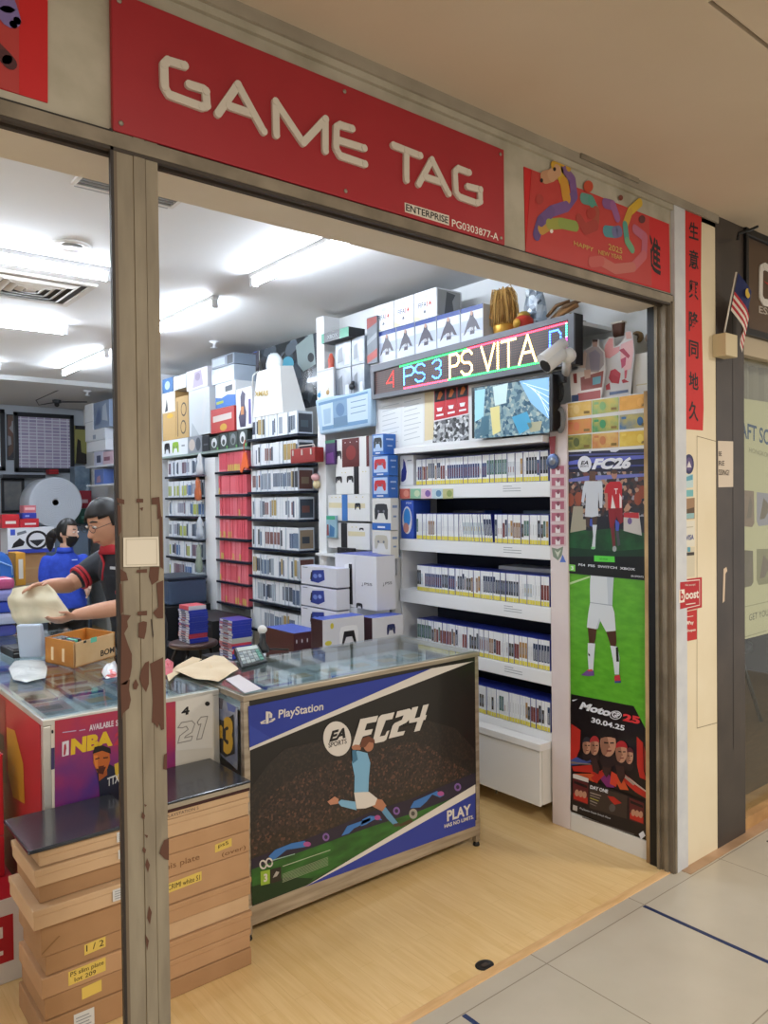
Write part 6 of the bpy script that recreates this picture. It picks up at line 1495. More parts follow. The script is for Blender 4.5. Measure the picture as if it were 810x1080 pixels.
# white paper bag
BXX = 3.0; zbag = MIDZ[0] + .168
f = [on(272, 391, X=BXX), on(291.5, 390, X=BXX), on(298.5, 437.5, X=BXX), on(266.5, 438, X=BXX)]
yl, yc = f[3].y, f[2].y; zt_ = f[0].z
t = thing('paper_bag', (BXX + .06, (yl + yc) / 2, zbag), 'large white paper carrier bag standing on top of the middle rack', 'bag')
xb = on(322, 430, Y=yc).x
base = [V((BXX, yl, zbag)), V((BXX, yc, zbag)), V((min(xb, 3.2), yc - .02, zbag)), V((min(xb, 3.2), yl, zbag))]
top = [V((BXX + .02, yl - .04, zt_)), V((BXX + .02, yc + .07, zt_)), V((BXX + .13, yc + .06, zt_ + .01)), V((BXX + .13, yl - .04, zt_ + .01))]
mb = MB(); mb.add(base + top, [(3, 2, 1, 0), (0, 1, 5, 4), (1, 2, 6, 5), (2, 3, 7, 6), (3, 0, 4, 7)], C('#dfdfdd', .55)); o = mb.build('body', t); so = o.modifiers.new('paper', 'SOLIDIFY'); so.thickness = .002
mb = MB(); P_ = Plane((BXX + .004, 0, 0), (-1, 0, 0)); pt(mb, P_, 'XMAS', (269, 418.5), (283, 417), (269.5, 413), C('#b59a52', .45, .2), 6, .03); mb.build('gold_lettering', t)
MB().tube([top[0] + V((-.004, -.02, 0)), top[0] + V((-.03, .01, -.03)), top[0] + V((-.03, .02, -.12))], .006, C('#d9d9d6', .6), 6).build('handle', t)
c0 = V((BXX + .075, (top[0].y + top[1].y) / 2, zt_ - .02))
t2 = thing('bubble_wrap', c0, 'puffy clear plastic wrap bulging out of the white paper bag', 'wrapping')
mb = MB(); mb.ball(c0 + V((0, 0, .06)), (.045, .11, .09), C('#cfd8dc', .15), 14, 9); o = mb.build('film', t2)
dm = o.modifiers.new('crumple', 'DISPLACE'); tx = bpy.data.textures.new('crumple', 'CLOUDS'); tx.noise_scale = .06; dm.texture = tx; dm.strength = .03

# --- console boxes piled behind the glass counter
a0, b0 = corner_box(2.72, 374.5, 397, 417, 587, 646)
low = a0.z
o = MB().box((2.15, 3.1, 0), (2.925, 4.35, .62), C('#d5d8dc', .5)).build('storage_bench', bevel=.005); tag(o, 'low white storage bench behind the glass counter under the console boxes', 'bench')
PSB = C('#dcdde3', .4); BTOP = {'top': C('#3a4aa0', .4)}


def psmark(mb, a, b, u, w, s, m, face, k=2):
    fpoly(mb, a, b, [(u, w), (u + .12 * s, w + .04 * s), (u + .12 * s, w + .5 * s), (u + .02 * s, w + .52 * s)], m, face, k)
    fpoly(mb, a, b, [(u - .22 * s, w + .05 * s), (u - .02 * s, w + .12 * s), (u - .02 * s, w + .2 * s), (u - .25 * s, w + .12 * s)], m, face, k); fpoly(mb, a, b, [(u + .16 * s, w + .1 * s), (u + .36 * s, w + .2 * s), (u + .34 * s, w + .26 * s), (u + .16 * s, w + .18 * s)], m, face, k)


INKG = C('#50545e', .4)
a1 = V((a0.x, a0.y, .965)); b1 = V((b0.x, b0.y, b0.z))
pbox('console_box', 'tall white console box with an end logo, standing nearest the game rack', 'box', a1, b1, PSB, BTOP, None, [('printed_front', lambda mb, a, b: (psmark(mb, a, b, .35, .42, .14, INKG, 'left'), ftext(mb, a, b, 'PS5', .45, .8, .45, .5, INKG))), ('printed_end', lambda mb, a, b: (psmark(mb, a, b, .35, .44, .14, INKG, 'front'), ftext(mb, a, b, 'PS5', .45, .8, .47, .52, INKG, 'front'))), ('printed_controller', lambda mb, a, b: pad(mb, a, b, .2, .05, .3, .12, BK))])
bl = on(353.5, 600, X=2.72)
a2 = V((2.72, b1.y + .004, .965)); b2 = V((2.72 + .28, bl.y, b1.z + .0))
pbox('console_box', 'white console box showing a slim black and white console', 'box', a2, b2, PSB, BTOP, None, [('printed_front', lambda mb, a, b: (fpoly(mb, a, b, [(.5, .1), (.8, .06), (.85, .85), (.5, .8)], C('#eceef2', .4)), fpoly(mb, a, b, [(.72, .05), (.9, .05), (.88, .82), (.72, .82)], BK, k=2), fpoly(mb, a, b, [(.1, .35), (.7, .55), (.7, .57), (.1, .37)], C('#8d93a0', .4), k=2)))])


def ds(col):
    return lambda mb, a, b: (fpoly(mb, a, b, [(.3, .05), (.95, .05), (.98, .8), (.6, .9), (.3, .6)], C('#e9eaee', .4)), pad(mb, a, b, .62, .42, .5, .62, C('#e3e4e8', .35)), fpoly(mb, a, b, [(.44, .1), (.5, .5), (.75, .5), (.82, .1), (.78, .1), (.7, .38), (.54, .38), (.48, .1)], BK, k=3.4), fpoly(mb, a, b, circ(.13, .5, .08, .04), C('#d9cc4a', .4)), fpoly(mb, a, b, circ(.22, .82, .05, .06), C('#d9cc4a', .4)))


a3, b3 = corner_box(2.60, 324, 340, 387, 655, 682)
q0 = on(340, 655, X=2.45)
# controller boxes lie with their picture towards the opening
yf = on(340, 650, Y=3.33); yr = on(384, 650, Y=3.33)
zt_ = on(360, 652.5, Y=3.33).z; 
pbox('controller_box', 'white controller box with large controller picture in front of the tall white boxes', 'box', (yf.x, 3.33, .66), (yr.x, 3.44, zt_ + .005), PSB, {'top': C('#3f55b0', .4), 'left': C('#3a1f22', .4)}, None, [('printed_front', lambda mb, a, b: (pad(mb, a, b, .62, .7, .46, .36, C('#eff0f3', .35), 'front'), fpoly(mb, a, b, [(.43, .5), (.5, .76), (.74, .76), (.81, .5), (.77, .5), (.69, .66), (.55, .66), (.47, .5)], BK, 'front', 3.4), fpoly(mb, a, b, circ(.13, .6, .08, .04), C('#d9cc4a', .4), 'front'), fpoly(mb, a, b, circ(.22, .88, .04, .05), C('#d9cc4a', .4), 'front')))])
y2 = on(392.5, 655, Y=3.33); y3 = on(425, 655, Y=3.33)
pbox('controller_box', 'white controller box with a small dark controller picture next to the large picture one', 'box', (y2.x, 3.33, .66), (min(y3.x, 2.92), 3.44, on(408, 651, Y=3.33).z + .005), PSB, {'top': C('#3f55b0', .4), 'left': C('#3a1f22', .4)}, None, [('printed_front', lambda mb, a, b: (pad(mb, a, b, .6, .74, .28, .24, C('#2c3466', .4), 'front'), fpoly(mb, a, b, circ(.13, .4, .08, .05), C('#d9cc4a', .4), 'front'), [fpoly(mb, a, b, circ(.25 + .17 * i, .15, .015, .02, 6), BK, 'front') for i in range(4)]))])
sup = MB().box((2.72, 3.33 + .295, .62), (2.97, b2.y + .0, .963), C('#cfd3da', .5)); o = sup.build('storage_carton', bevel=.003); tag(o, 'white carton under the tall console boxes, hidden behind the controller boxes', 'box')
o = MB().box((2.46, 3.33, .622), (2.975, 3.61, .658), C('#b9bfd0', .5)).build('flat_box', bevel=.002); tag(o, 'flat pale carton under the two controller boxes', 'box')
# three handheld boxes
zz = .75
for i, (yt_, yb_) in enumerate([(598, 618), (619.5, 641), (642, 664)]):
    a, b = corner_box(2.62, 317.5, 355, 358, yt_ + 3, yb_ + 2)
    hz = on(335, yt_, X=2.62).z; lz = on(335, yb_, X=2.62).z
    pbox('handheld_box', 'white handheld player box, %s of the three stacked' % ['topmost', 'middle', 'lowest'][i], 'box', (2.62, a.y, lz + .002), (2.715, b.y, hz), PSB, {'top': C('#c9cbe0', .4)}, 'stack of handheld player boxes', [('printed_front', lambda mb, a, b: (fpoly(mb, a, b, [(.28, .2), (.33, .8), (.66, .88), (.68, .35), (.5, .15)], C('#2a3a86', .4)), fpoly(mb, a, b, [(.27, .3), (.3, .7), (.34, .72), (.32, .3)], BK, k=2), fpoly(mb, a, b, circ(.42, .5, .06, .12), C('#6f86c8', .4), k=2), fpoly(mb, a, b, circ(.55, .55, .05, .1), C('#8fa0d6', .4), k=2), fpoly(mb, a, b, [(.06, .9), (.2, .9), (.2, .93), (.06, .93)], INKG)))])
lz3 = on(335, 664, X=2.62).z
o = MB().box((2.63, a.y + .01, .621), (2.71, b.y - .01, lz3), C('#c9ccd4', .5)).build('storage_carton', bevel=.003); tag(o, 'pale carton under the three handheld player boxes', 'box')
# tall white box with a fan picture beside the rack, and the panel above it
a, b = side_box(2.99, (420.5, 607), (443.5, 676), .3, None)
pbox('fan_box', 'tall plain white box with a fan picture standing beside the rack under the second board', 'box', (2.975, 3.577, 0), (3.0, b[1] + .05, b[2]), C('#d9dbdc', .5), None, None, [('print', lambda mb, a, b: (fpoly(mb, a, b, circ(.1, .4, .12, .12), C('#2f3338', .5)), fpoly(mb, a, b, circ(.1, .4, .05, .05), C('#9a9ea3', .5), k=2)))])
rx0 = on(310, 680, Y=3.64).x; rx1 = on(338, 680, Y=3.64).x
pbox('red_box', 'dark red box with white dots and a blue top in front of the handheld boxes', 'box', (rx0, 3.64, .622), (min(rx1, 2.61), 3.95, on(325, 666, Y=3.64).z), C('#4a1d1d', .4), {'top': C('#3f55b0', .4)}, None, [('dots', lambda mb, a, b: [fpoly(mb, a, b, circ(.1 + .2 * i, .8, .02, .05, 8), C('#d9d4d0', .4), 'front') for i in range(5)])])
# ================================================================== COUNTERS, CARTONS AND WHAT LIES ON THEM
STL = noisy('counter_steel', '#9d9180', '#bfb3a2', 4, .38, metal=.6, stretch=(1, 1, 12))
WSTL = noisy('counter_steel_pale', '#b5b4ae', '#d3d2cc', 4, .35, metal=.5)
gm2, nt, b_, N, L = nodemat('counter_glass')
tr = N('ShaderNodeBsdfTransparent'); tr.inputs['Color'].default_value = (.92, .97, .98, 1); gl = N('ShaderNodeBsdfGlossy', Roughness=.04); fr = N('ShaderNodeLayerWeight', Blend=.5); pw = N('ShaderNodeMath', operation='POWER'); pw.inputs[1].default_value = 4; ml = N('ShaderNodeMath', operation='MULTIPLY_ADD'); ml.inputs[1].default_value = .75; ml.inputs[2].default_value = .12; mx = N('ShaderNodeMixShader')
L(fr.outputs['Facing'], pw.inputs[0]); L(pw.outputs[0], ml.inputs[0]); L(ml.outputs[0], mx.inputs[0]); L(tr.outputs[0], mx.inputs[1]); L(gl.outputs[0], mx.inputs[2]); L(mx.outputs[0], nt.nodes['Material Output'].inputs['Surface'])
GL2 = gm2


def counter(label, x0, x1, y0, y1, ztop, zb, metal, shelfz, back=True):
    t = thing('glass_counter', ((x0 + x1) / 2, (y0 + y1) / 2, 0), label, 'counter')
    fr = MB(); r = .028
    for xx in (x0, x1 - r):
        for yy in (y0, y1 - r): fr.box((xx + .001, yy + .001, .02), (xx + r - .001, yy + r - .001, ztop - .023), metal)
    for zz, h in ((ztop - .022, .022), (zb, .075)):
        fr.box((x0, y0, zz), (x1, y0 + r, zz + h), metal); fr.box((x0, y1 - r, zz), (x1, y1, zz + h), metal)
        fr.box((x0, y0 + r, zz), (x0 + r, y1 - r, zz + h), metal); fr.box((x1 - r, y0 + r, zz), (x1, y1 - r, zz + h), metal)
    fr.build('frame', t, bevel=.003)
    MB().box((x0 + .004, y0 + .004, ztop), (x1 - .004, y1 - .004, ztop + .008), GL2).build('glass_top', t)
    for xx in (x0 + r / 2, x1 - r / 2):
        for yy in (y0 + r / 2, y1 - r / 2): MB().lathe([(.014, 0), (.016, .004), (.012, .022)], (xx, yy, 0), BLACK, 12).build('foot', t)
    MB().box((x0 + r, y0 + r, shelfz - .012), (x1 - r, y1 - r, shelfz), C('#e3eef0', .4)).build('display_shelf', t)
    MB().box((x0 + .01, y0 + .01, zb + .01), (x1 - .01, y1 - .01, zb + .02), C('#5a5048', .6)).build('bottom_board', t)
    MB().box((x0 + .01, y1 - .012, zb + .02), (x1 - .01, y1 - .006, ztop - .022), C('#c9cdd0', .5)).build('back_board', t)
    return t


CX0, CX1, CY0, CY1 = 1.338, 2.553, 2.472, 3.03
ct = counter('steel and glass counter with a dark football game poster on its front', CX0, CX1, CY0, CY1, .897, .052, STL, .835)
PFc = Plane((0, 2.4715, 0), (0, -1, 0))
MB().box((CX0 + .026, 2.4722, .125), (CX1 - .026, 2.482, .877), C('#1b1918', .3, coat=.25)).build('poster_board', ct)


def K3(x, y): return (240 + x / 2.893, 680 + y / 2.893)
def Q1(x, y): return (250 + x / 5.786, 690 + y / 5.786)
def Q2(x, y): return (380 + x / 6.23, 690 + y / 6.23)
def Q3(x, y): return (250 + x / 5.786, 820 + y / 5.786)
def Q4(x, y): return (380 + x / 6.23, 820 + y / 6.23)


# the printed board is a part; its printed areas are sub-parts of it
pbo = bpy.data.objects['poster_board']
mb = MB()
pp(mb, PFc, [(264, 832), (283, 806), (300, 790), (330, 783), (372, 776), (420, 768), (452, 760), (480, 768), (500.5, 790), (500.7, 824), (440, 845), (390, 862), (330, 888), (264.8, 908)], CROWD3, .6)
pp(mb, PFc, [(266, 868), (280, 842), (305, 822), (335, 808), (362, 800), (395, 792), (425, 782), (450, 785), (470, 800), (498, 816), Q4(400, 100), Q4(150, 140), (390, 850), (330, 885), Q3(85, 480)], CROWD2, 1); mb.build('printed_crowd', pbo)
mb = MB()
pp(mb, PFc, [(265, 906), (330, 882), (390, 857), (440, 840), (500.8, 815), (500.8, 830), (440, 862), (390, 880), (264.9, 922)], C('#2a2436', .35), 2)
pp(mb, PFc, [(264.8, 917), (330, 893.5), (390, 872), (440, 856), (486, 838), (440, 866), (380, 900), (324, 932), (300, 942), (266, 954.5)], noisy('printed_pitch', '#1d4a1c', '#2f6b28', 10, .35, stretch=(1, 1, 3)), 3)
pp(mb, PFc, [(264.9, 935), (300, 925), (330, 926), (322, 934), (266, 954.5)], C('#16331a', .35), 3.5)
for a, b in (((268, 912), (283, 896)),): pass
for pts in ([Q3(190, 480), Q3(230, 440), Q3(330, 400), Q3(410, 385), Q3(440, 415), Q3(400, 425), Q3(300, 440), Q3(220, 505)], [Q3(635, 355), Q3(670, 295), Q3(810, 245), Q3(810, 262), Q3(710, 310), Q3(680, 340)], [Q4(0, 320), Q4(10, 275), Q4(60, 250), Q4(125, 255), Q4(140, 280), Q4(90, 275), Q4(30, 310)], [Q4(325, 200), Q4(350, 155), Q4(430, 120), Q4(500, 88), Q4(550, 115), Q4(520, 130), Q4(470, 110), Q4(430, 160), Q4(390, 195)]):
    pp(mb, PFc, pts, C('#3d72b4', .35), 4)
for c_, r_ in ((Q3(425, 405), 4), (Q4(110, 262), 3.2), (Q4(525, 105), 3.5)): pp(mb, PFc, ell(*c_, r_, 2.6), C('#a2508c', .35), 4.6)
for c_ in (Q3(540, 362), Q4(235, 218), Q4(637, 62)):
    pp(mb, PFc, ell(*c_, 3.6, 4.2), C('#7b5a9a', .35), 4); pp(mb, PFc, ell(c_[0], c_[1], 1.8, 2.2), C('#2f2840', .35), 4.6)
mb.build('printed_pitch', pbo)
mb = MB(); WH = C('#d3cdc6', .4); BLp = C('#2b3b94', .35)
pp(mb, PFc, [(261.6, 745), (454.6, 705), (263, 790)], BLp, 2); pp(mb, PFc, [(262.3, 764), (285, 778), (263, 789)], C('#33459f', .35), 2.4)
pp(mb, PFc, [(262.8, 788.5), (454.6, 704.9), (499.3, 697.2), (380, 743.5), (262.9, 791.5)], WH, 3)
pp(mb, PFc, [(320, 935.5), (500.9, 835.5), (501, 871), (400, 907)], BLp, 4); pp(mb, PFc, [(320, 935.5), (380, 899.5), (500.9, 827), (500.9, 836), (380, 904)], WH, 5)
mb.build('printed_bands', pbo)
mb = MB()
pt(mb, PFc, 'PlayStation', (293.2, 760.2), (340.4, 751.3), (293.6, 748.6), WH, 4, .018)
pp(mb, PFc, [(280, 750.5), (280, 763.5), (283, 762.8), (283, 751.5)], WH, 4); pp(mb, PFc, [(280, 750.2), (284.5, 750.5), (286.8, 753), (286.5, 757), (283.5, 757), (284, 753)], WH, 4.3)
for pts in ([(274, 761.5), (279.4, 758.8), (279.4, 760.5), (276, 762), (279.4, 761.6), (279.4, 763), (275, 763.5)], [(283.5, 759.3), (289.5, 757), (290, 758.5), (287, 761), (283.5, 762), (283.5, 760.8), (287.4, 759)]): pp(mb, PFc, pts, WH, 4)
pp(mb, PFc, ell(355.2, 779, 14.6, 18.4, 36, tilt=-8), WH, 4)
pt(mb, PFc, 'EA', (346.5, 782.6), (364, 777.8), (350, 770.6), C('#1b1918', .4), 5, .05); pt(mb, PFc, 'SPORTS', (346, 788.6), (365.2, 783.8), (345.8, 783.4), C('#1b1918', .4), 5, .012)
def seg(pts): pp(mb, PFc, pts, WH, 4)
# F C 2 4 in slanted block strokes
seg([Q2(-60, 615), Q2(-2, 425), Q2(115, 402), Q2(103, 442), Q2(40, 455), Q2(26, 500), Q2(80, 490), Q2(68, 525), Q2(14, 540), Q2(-12, 605)])
seg([Q2(115, 420), Q2(135, 398), Q2(222, 380), Q2(208, 425), Q2(165, 433), Q2(125, 540), Q2(160, 532), Q2(172, 505), Q2(188, 500), Q2(168, 560), Q2(152, 572), Q2(92, 585), Q2(80, 570), Q2(85, 545)])
seg([Q2(228, 418), Q2(240, 375), Q2(320, 356), Q2(335, 368), Q2(318, 430), Q2(300, 448), Q2(252, 472), Q2(240, 512), Q2(292, 502), Q2(280, 530), Q2(184, 553), Q2(208, 470), Q2(222, 452), Q2(270, 430), Q2(282, 400)])
seg([Q2(338, 350), Q2(378, 342), Q2(355, 420), Q2(388, 412), Q2(410, 335), Q2(447, 326), Q2(424, 400), Q2(434, 398), Q2(424, 430), Q2(412, 432), Q2(388, 500), Q2(350, 510), Q2(372, 442), Q2(318, 452), Q2(318, 430)])
pt(mb, PFc, 'PLAY', (470.9, 866.2), (496, 858.6), (470.7, 854.8), WH, 6, .035); pt(mb, PFc, 'HAS NO LIMITS.', (468.2, 873.2), (498.8, 863), (468, 869.2), WH, 6, .025)
mb.build('lettering', pbo)
mb = MB()
for i in range(2): ribbon(mb, PFc, ell(277 + 6.5 * i, 911.5 - 2.2 * i, 3.2, 4.2, 14, tilt=-10), .006, WH, 5, closed=True)
pp(mb, PFc, [Q3(140, 572), Q3(198, 560), Q3(198, 645), Q3(142, 658)], C('#8fae3a', .4), 5); pt(mb, PFc, '3', (277.5, 930), (281.5, 929), (277.5, 921.5), WH, 6, .04); pp(mb, PFc, [Q3(200, 560), Q3(266, 542), Q3(266, 628), Q3(202, 645)], C('#2b2622', .4), 5); pp(mb, PFc, [Q3(215, 610), Q3(235, 570), Q3(255, 575), Q3(240, 600)], C('#a9a29a', .4), 5.6)
for i in range(7):
    y = 588 + i * 8; pp(mb, PFc, [Q3(274, y), Q3(553, y - 106), Q3(553, y - 103), Q3(274, y + 3.5)], C('#8f9a7c', .4), 5)
pp(mb, PFc, [Q3(215, 500), Q3(350, 462), Q3(350, 467), Q3(215, 506)], C('#8fb0a0', .4), 5); pp(mb, PFc, [Q3(275, 538), Q3(566, 438), Q3(566, 443), Q3(275, 543)], C('#a9b59a', .4), 5)
mb.build('small_print', pbo)
mb = MB(); SKY = C('#79aacb', .4); SKY2 = C('#5f8fb3', .4); SKP = C('#a9745a', .4)
pp(mb, PFc, [K3(383, 330), K3(395, 322), K3(425, 330), K3(434, 360), K3(430, 400), K3(428, 450), K3(385, 452), K3(386, 400), K3(378, 360)], SKY, 5)
pp(mb, PFc, [K3(378, 322), K3(390, 320), K3(396, 350), K3(380, 362)], C('#41708f', .4), 5.6); pp(mb, PFc, [K3(380, 320), K3(376, 310), K3(388, 304), K3(408, 306), K3(404, 320)], SKP, 5.4)
pp(mb, PFc, ell(*K3(428, 305), 5.4, 7), SKP, 5.8); pp(mb, PFc, [K3(402, 312), K3(408, 285), K3(428, 278), K3(446, 288), K3(448, 300), K3(430, 296), K3(418, 312)], C('#6a4030', .4), 6.2)
pp(mb, PFc, [K3(384, 450), K3(430, 448), K3(455, 468), K3(448, 488), K3(420, 498), K3(392, 500)], WH, 5.6)
pp(mb, PFc, [K3(388, 478), K3(392, 504), K3(345, 492), K3(335, 480), K3(345, 472)], SKY, 5.2); pp(mb, PFc, [K3(303, 478), K3(325, 462), K3(338, 470), K3(336, 484), K3(312, 488)], C('#b98268', .4), 5.3)
pp(mb, PFc, [K3(445, 468), K3(470, 472), K3(483, 490), K3(470, 508), K3(440, 492)], SKP, 5.3); pp(mb, PFc, [K3(464, 502), K3(480, 494), K3(500, 520), K3(520, 545), K3(506, 550), K3(485, 530)], SKY2, 5.2); pp(mb, PFc, [K3(504, 546), K3(522, 542), K3(524, 552), K3(508, 555)], C('#4a3f38', .4), 5.4)
pp(mb, PFc, [K3(520, 548), K3(560, 530), K3(565, 542), K3(525, 555)], C('#4a3a28', .4), 4.4)
pp(mb, PFc, ell(*K3(565, 515), 4.4, 5.4), C('#9a958c', .4), 5); pp(mb, PFc, ell(*K3(564, 514), 2, 2.4), C('#4a4844', .4), 5.6)
mb.build('printed_footballer', pbo)
for o in list(pbo.children): o['kind'] = 'thing'
for o in list(pbo.children): del o['kind']
# side panel with yellow figure three
PSd = Plane((1.3375, 0, 0), (-1, 0, 0))
mb = MB(); slab(mb, PSd, [(225.4, 733), (250.5, 746), (250.5, 812), (225.4, 790)], noisy('side_print', '#6a7390', '#a8abb4', 14, .4), .001); so_ = mb.build('side_print', ct)
mb = MB(); P_ = Plane((1.336, 0, 0), (-1, 0, 0)); YL = C('#d0a127', .4)
def S1(x, y): return (x / 3.115, 660 + y / 3.115)
pp(mb, P_, [S1(702, 300), S1(735, 312), S1(768, 290), S1(772, 420), S1(740, 432), S1(702, 395)], C('#1f1d22', .4), 1)
pt(mb, P_, 'us', S1(705, 380), S1(733, 392), S1(705, 318), YL, 2, .06); pt(mb, P_, '3', S1(735, 420), S1(766, 424), S1(736, 298), YL, 2, .06)
pp(mb, P_, [S1(708, 232), S1(735, 240), S1(730, 275), S1(712, 268)], C('#5a5560', .4), 1.5); pp(mb, P_, [S1(745, 250), S1(776, 268), S1(772, 285), S1(750, 278)], C('#5f6da5', .4), 1.5)
mb.build('yellow_lettering', ct)

LX0, LX1, LY0, LY1 = .70, 1.334, 2.65, 4.5
lt = counter('long steel and glass counter on the left with a purple basketball poster on its end', LX0, LX1, LY0, LY1, .892, .05, WSTL, .82)
PL = Plane((0, 2.6495, 0), (0, -1, 0))
MB().box((LX0 + .026, 2.6502, .125), (LX1 - .026, 2.66, .872), C('#cfc9bd', .45)).build('front_board', lt)
fb_ = bpy.data.objects['front_board']
m, nt, b_, N, L = nodemat('purple_print'); tc = N('ShaderNodeTexCoord'); n = N('ShaderNodeTexNoise', Scale=4, Detail=4); L(tc.outputs['Object'], n.inputs['Vector']); r = ramp(N, [(.3, '#4b2a78'), (.45, '#7d2a6a'), (.6, '#a82c4a'), (.75, '#b53a3a')]); L(n.outputs['Fac'], r.inputs['Fac']); L(r.outputs['Color'], b_.inputs['Base Color']); b_.inputs['Roughness'].default_value = .35
mb = MB(); slab(mb, PL, [S1(180, 312), S1(576, 248), S1(576, 410), S1(576, 640), S1(180, 760)], m, .0012); mb.build('basketball_poster', fb_)
mb = MB(); PL2 = Plane((0, 2.648, 0), (0, -1, 0)); YN = C('#d8b32c', .4)
pt(mb, PL2, 'AVAILABLE', S1(293, 346), S1(373, 330), S1(293, 326), C('#d8cfd8', .4), 1, .03); pt(mb, PL2, 'S', S1(380, 330), S1(389, 328), S1(380, 310), C('#d8cfd8', .4), 1, .03)
pt(mb, PL2, 'NBA', S1(232, 425), S1(370, 393), S1(234, 372), YN, 1, .06); pt(mb, PL2, '2K', S1(374, 394), S1(430, 380), S1(378, 352), C('#b8324a', .4), 1, .05)
pp(mb, PL2, [S1(204, 382), S1(226, 376), S1(226, 424), S1(204, 430)], C('#d9d3dc', .4), 1); pp(mb, PL2, [S1(210, 392), S1(216, 386), S1(218, 402), S1(214, 424), S1(208, 426)], C('#a8324a', .4), 1.6)
for k in range(2): pp(mb, PL2, [S1(205 + 55 * k, 349 - 6 * k), S1(250 + 30 * k, 343 - 4 * k), S1(250 + 30 * k, 346 - 4 * k), S1(205 + 55 * k, 352 - 6 * k)], C('#b9a9c9', .4), 1)
mb.build('poster_lettering', fb_)
mb = MB(); FC_ = C('#b5602c', .4)
pp(mb, PL2, [S1(318, 480), S1(360, 455), S1(388, 470), S1(420, 500), S1(420, 600), S1(330, 600), S1(325, 520)], C('#1f2236', .4), 1.5); pp(mb, PL2, [S1(375, 455), S1(390, 448), S1(395, 520), S1(380, 500)], C('#c9a83a', .4), 2)
pp(mb, PL2, [S1(322, 470), S1(350, 455), S1(352, 490), S1(325, 510)], C('#9a4f28', .4), 2)
pp(mb, PL2, [S1(306, 420), S1(330, 410), S1(358, 412), S1(362, 440), S1(352, 470), S1(334, 488), S1(318, 480), S1(306, 450)], FC_, 2.4); pp(mb, PL2, [S1(306, 425), S1(320, 425), S1(322, 470), S1(312, 462)], C('#d07a34', .4), 2.8)
pp(mb, PL2, [S1(304, 420), S1(310, 398), S1(335, 392), S1(362, 402), S1(364, 420), S1(335, 410)], C('#1c1718', .4), 3)
pp(mb, PL2, [S1(312, 436), S1(326, 432), S1(326, 436), S1(312, 440)], C('#2a1816', .4), 3); pp(mb, PL2, [S1(338, 432), S1(354, 430), S1(354, 434), S1(338, 436)], C('#2a1816', .4), 3); pp(mb, PL2, [S1(322, 462), S1(342, 458), S1(340, 466), S1(324, 468)], C('#5a2418', .4), 3); pp(mb, PL2, [S1(314, 470), S1(348, 462), S1(338, 488), S1(322, 484)], C('#4a2218', .4), 2.7)
pt(mb, PL2, 'TTX', S1(352, 528), S1(392, 512), S1(352, 500), C('#c9c9c9', .4), 2.6, .02)
mb.build('printed_player', fb_)
mb = MB(); slab(mb, PL, [S1(578, 250), S1(698, 222), S1(698, 400), S1(578, 410)], C('#d6d2ca', .45), .0012); mb.build('white_sheet', fb_)
mb = MB(); GYo = C('#8f8b85', .4)
pt(mb, PL2, '4', S1(596, 296), S1(622, 290), S1(596, 270), C('#17161a', .4), 1, .05)
def outl(pts, k=1): ribbon(mb, PL2, [S1(*p) for p in pts], .0035, GYo, k, closed=True)
outl([(584, 335), (596, 318), (630, 312), (640, 322), (630, 350), (610, 362), (606, 368), (632, 362), (628, 376), (584, 386), (590, 362), (618, 340), (612, 330), (600, 335)])
outl([(648, 316), (660, 300), (682, 297), (662, 370), (646, 374), (660, 322), (652, 326)])
pp(mb, PL2, ell(*S1(681, 256), 2.6, 2.4), C('#22201f', .5), 1); mb.build('sheet_print', fb_)
pp_ = MB(); pp(pp_, PL2, ell(*S1(172, 348), 1.2, 2), BLACK, 1); pp(pp_, PL2, [S1(168, 402), S1(179, 400), S1(179, 470), S1(168, 473)], C('#3c3560', .4), 1); pp_.build('tape_marks', fb_)
# red side of the long counter
PSl = Plane((.6995, 0, 0), (-1, 0, 0))
MB().box((.6998, 2.68, .125), (.705, 4.47, .872), C('#b02a30', .4)).build('side_board', lt)
sb_ = bpy.data.objects['side_board']
mb = MB(); 
def V1(x, y): return (x / 2.85, 700 + y / 2.842)
pp(mb, PSl, [V1(20, 190), V1(45, 200), V1(70, 300), V1(75, 420), V1(40, 400), V1(25, 330)], C('#c8922c', .4), 1)
pp(mb, PSl, [V1(-60, 60), V1(16, 110), V1(20, 360), V1(-60, 330)], C('#8a1f26', .4), 1.2); pp(mb, PSl, [V1(-10, 200), V1(12, 215), V1(14, 260), V1(-10, 250)], C('#3a1a1e', .4), 1.6)
mb.build('printed_picture', sb_)

# games lying flat under the counter glass
def flat_case(name, label, x, y, z, col, cov, rot, grp):
    w, d, h = .135, .171, .015
    o = MB().box((-w / 2, -d / 2, 0), (w / 2, d / 2, h), C(col, .35)).box((-w / 2 + .004, -d / 2 + .004, h), (w / 2 - .004, d / 2 - .016, h + .0006), C(cov, .4)).box((-w / 2 + .02, -d / 2 + .03, h + .0006), (w / 2 - .03, d / 2 - .07, h + .0012), C(rnd.choice(['#c9ced6', '#5a3a38', '#3a4458', '#b9a982']), .4)).build(name, loc=(0, 0, 0))
    o.location = (x, y, z); o.rotation_euler = (0, 0, rot); return tag(o, label, 'game case', grp)


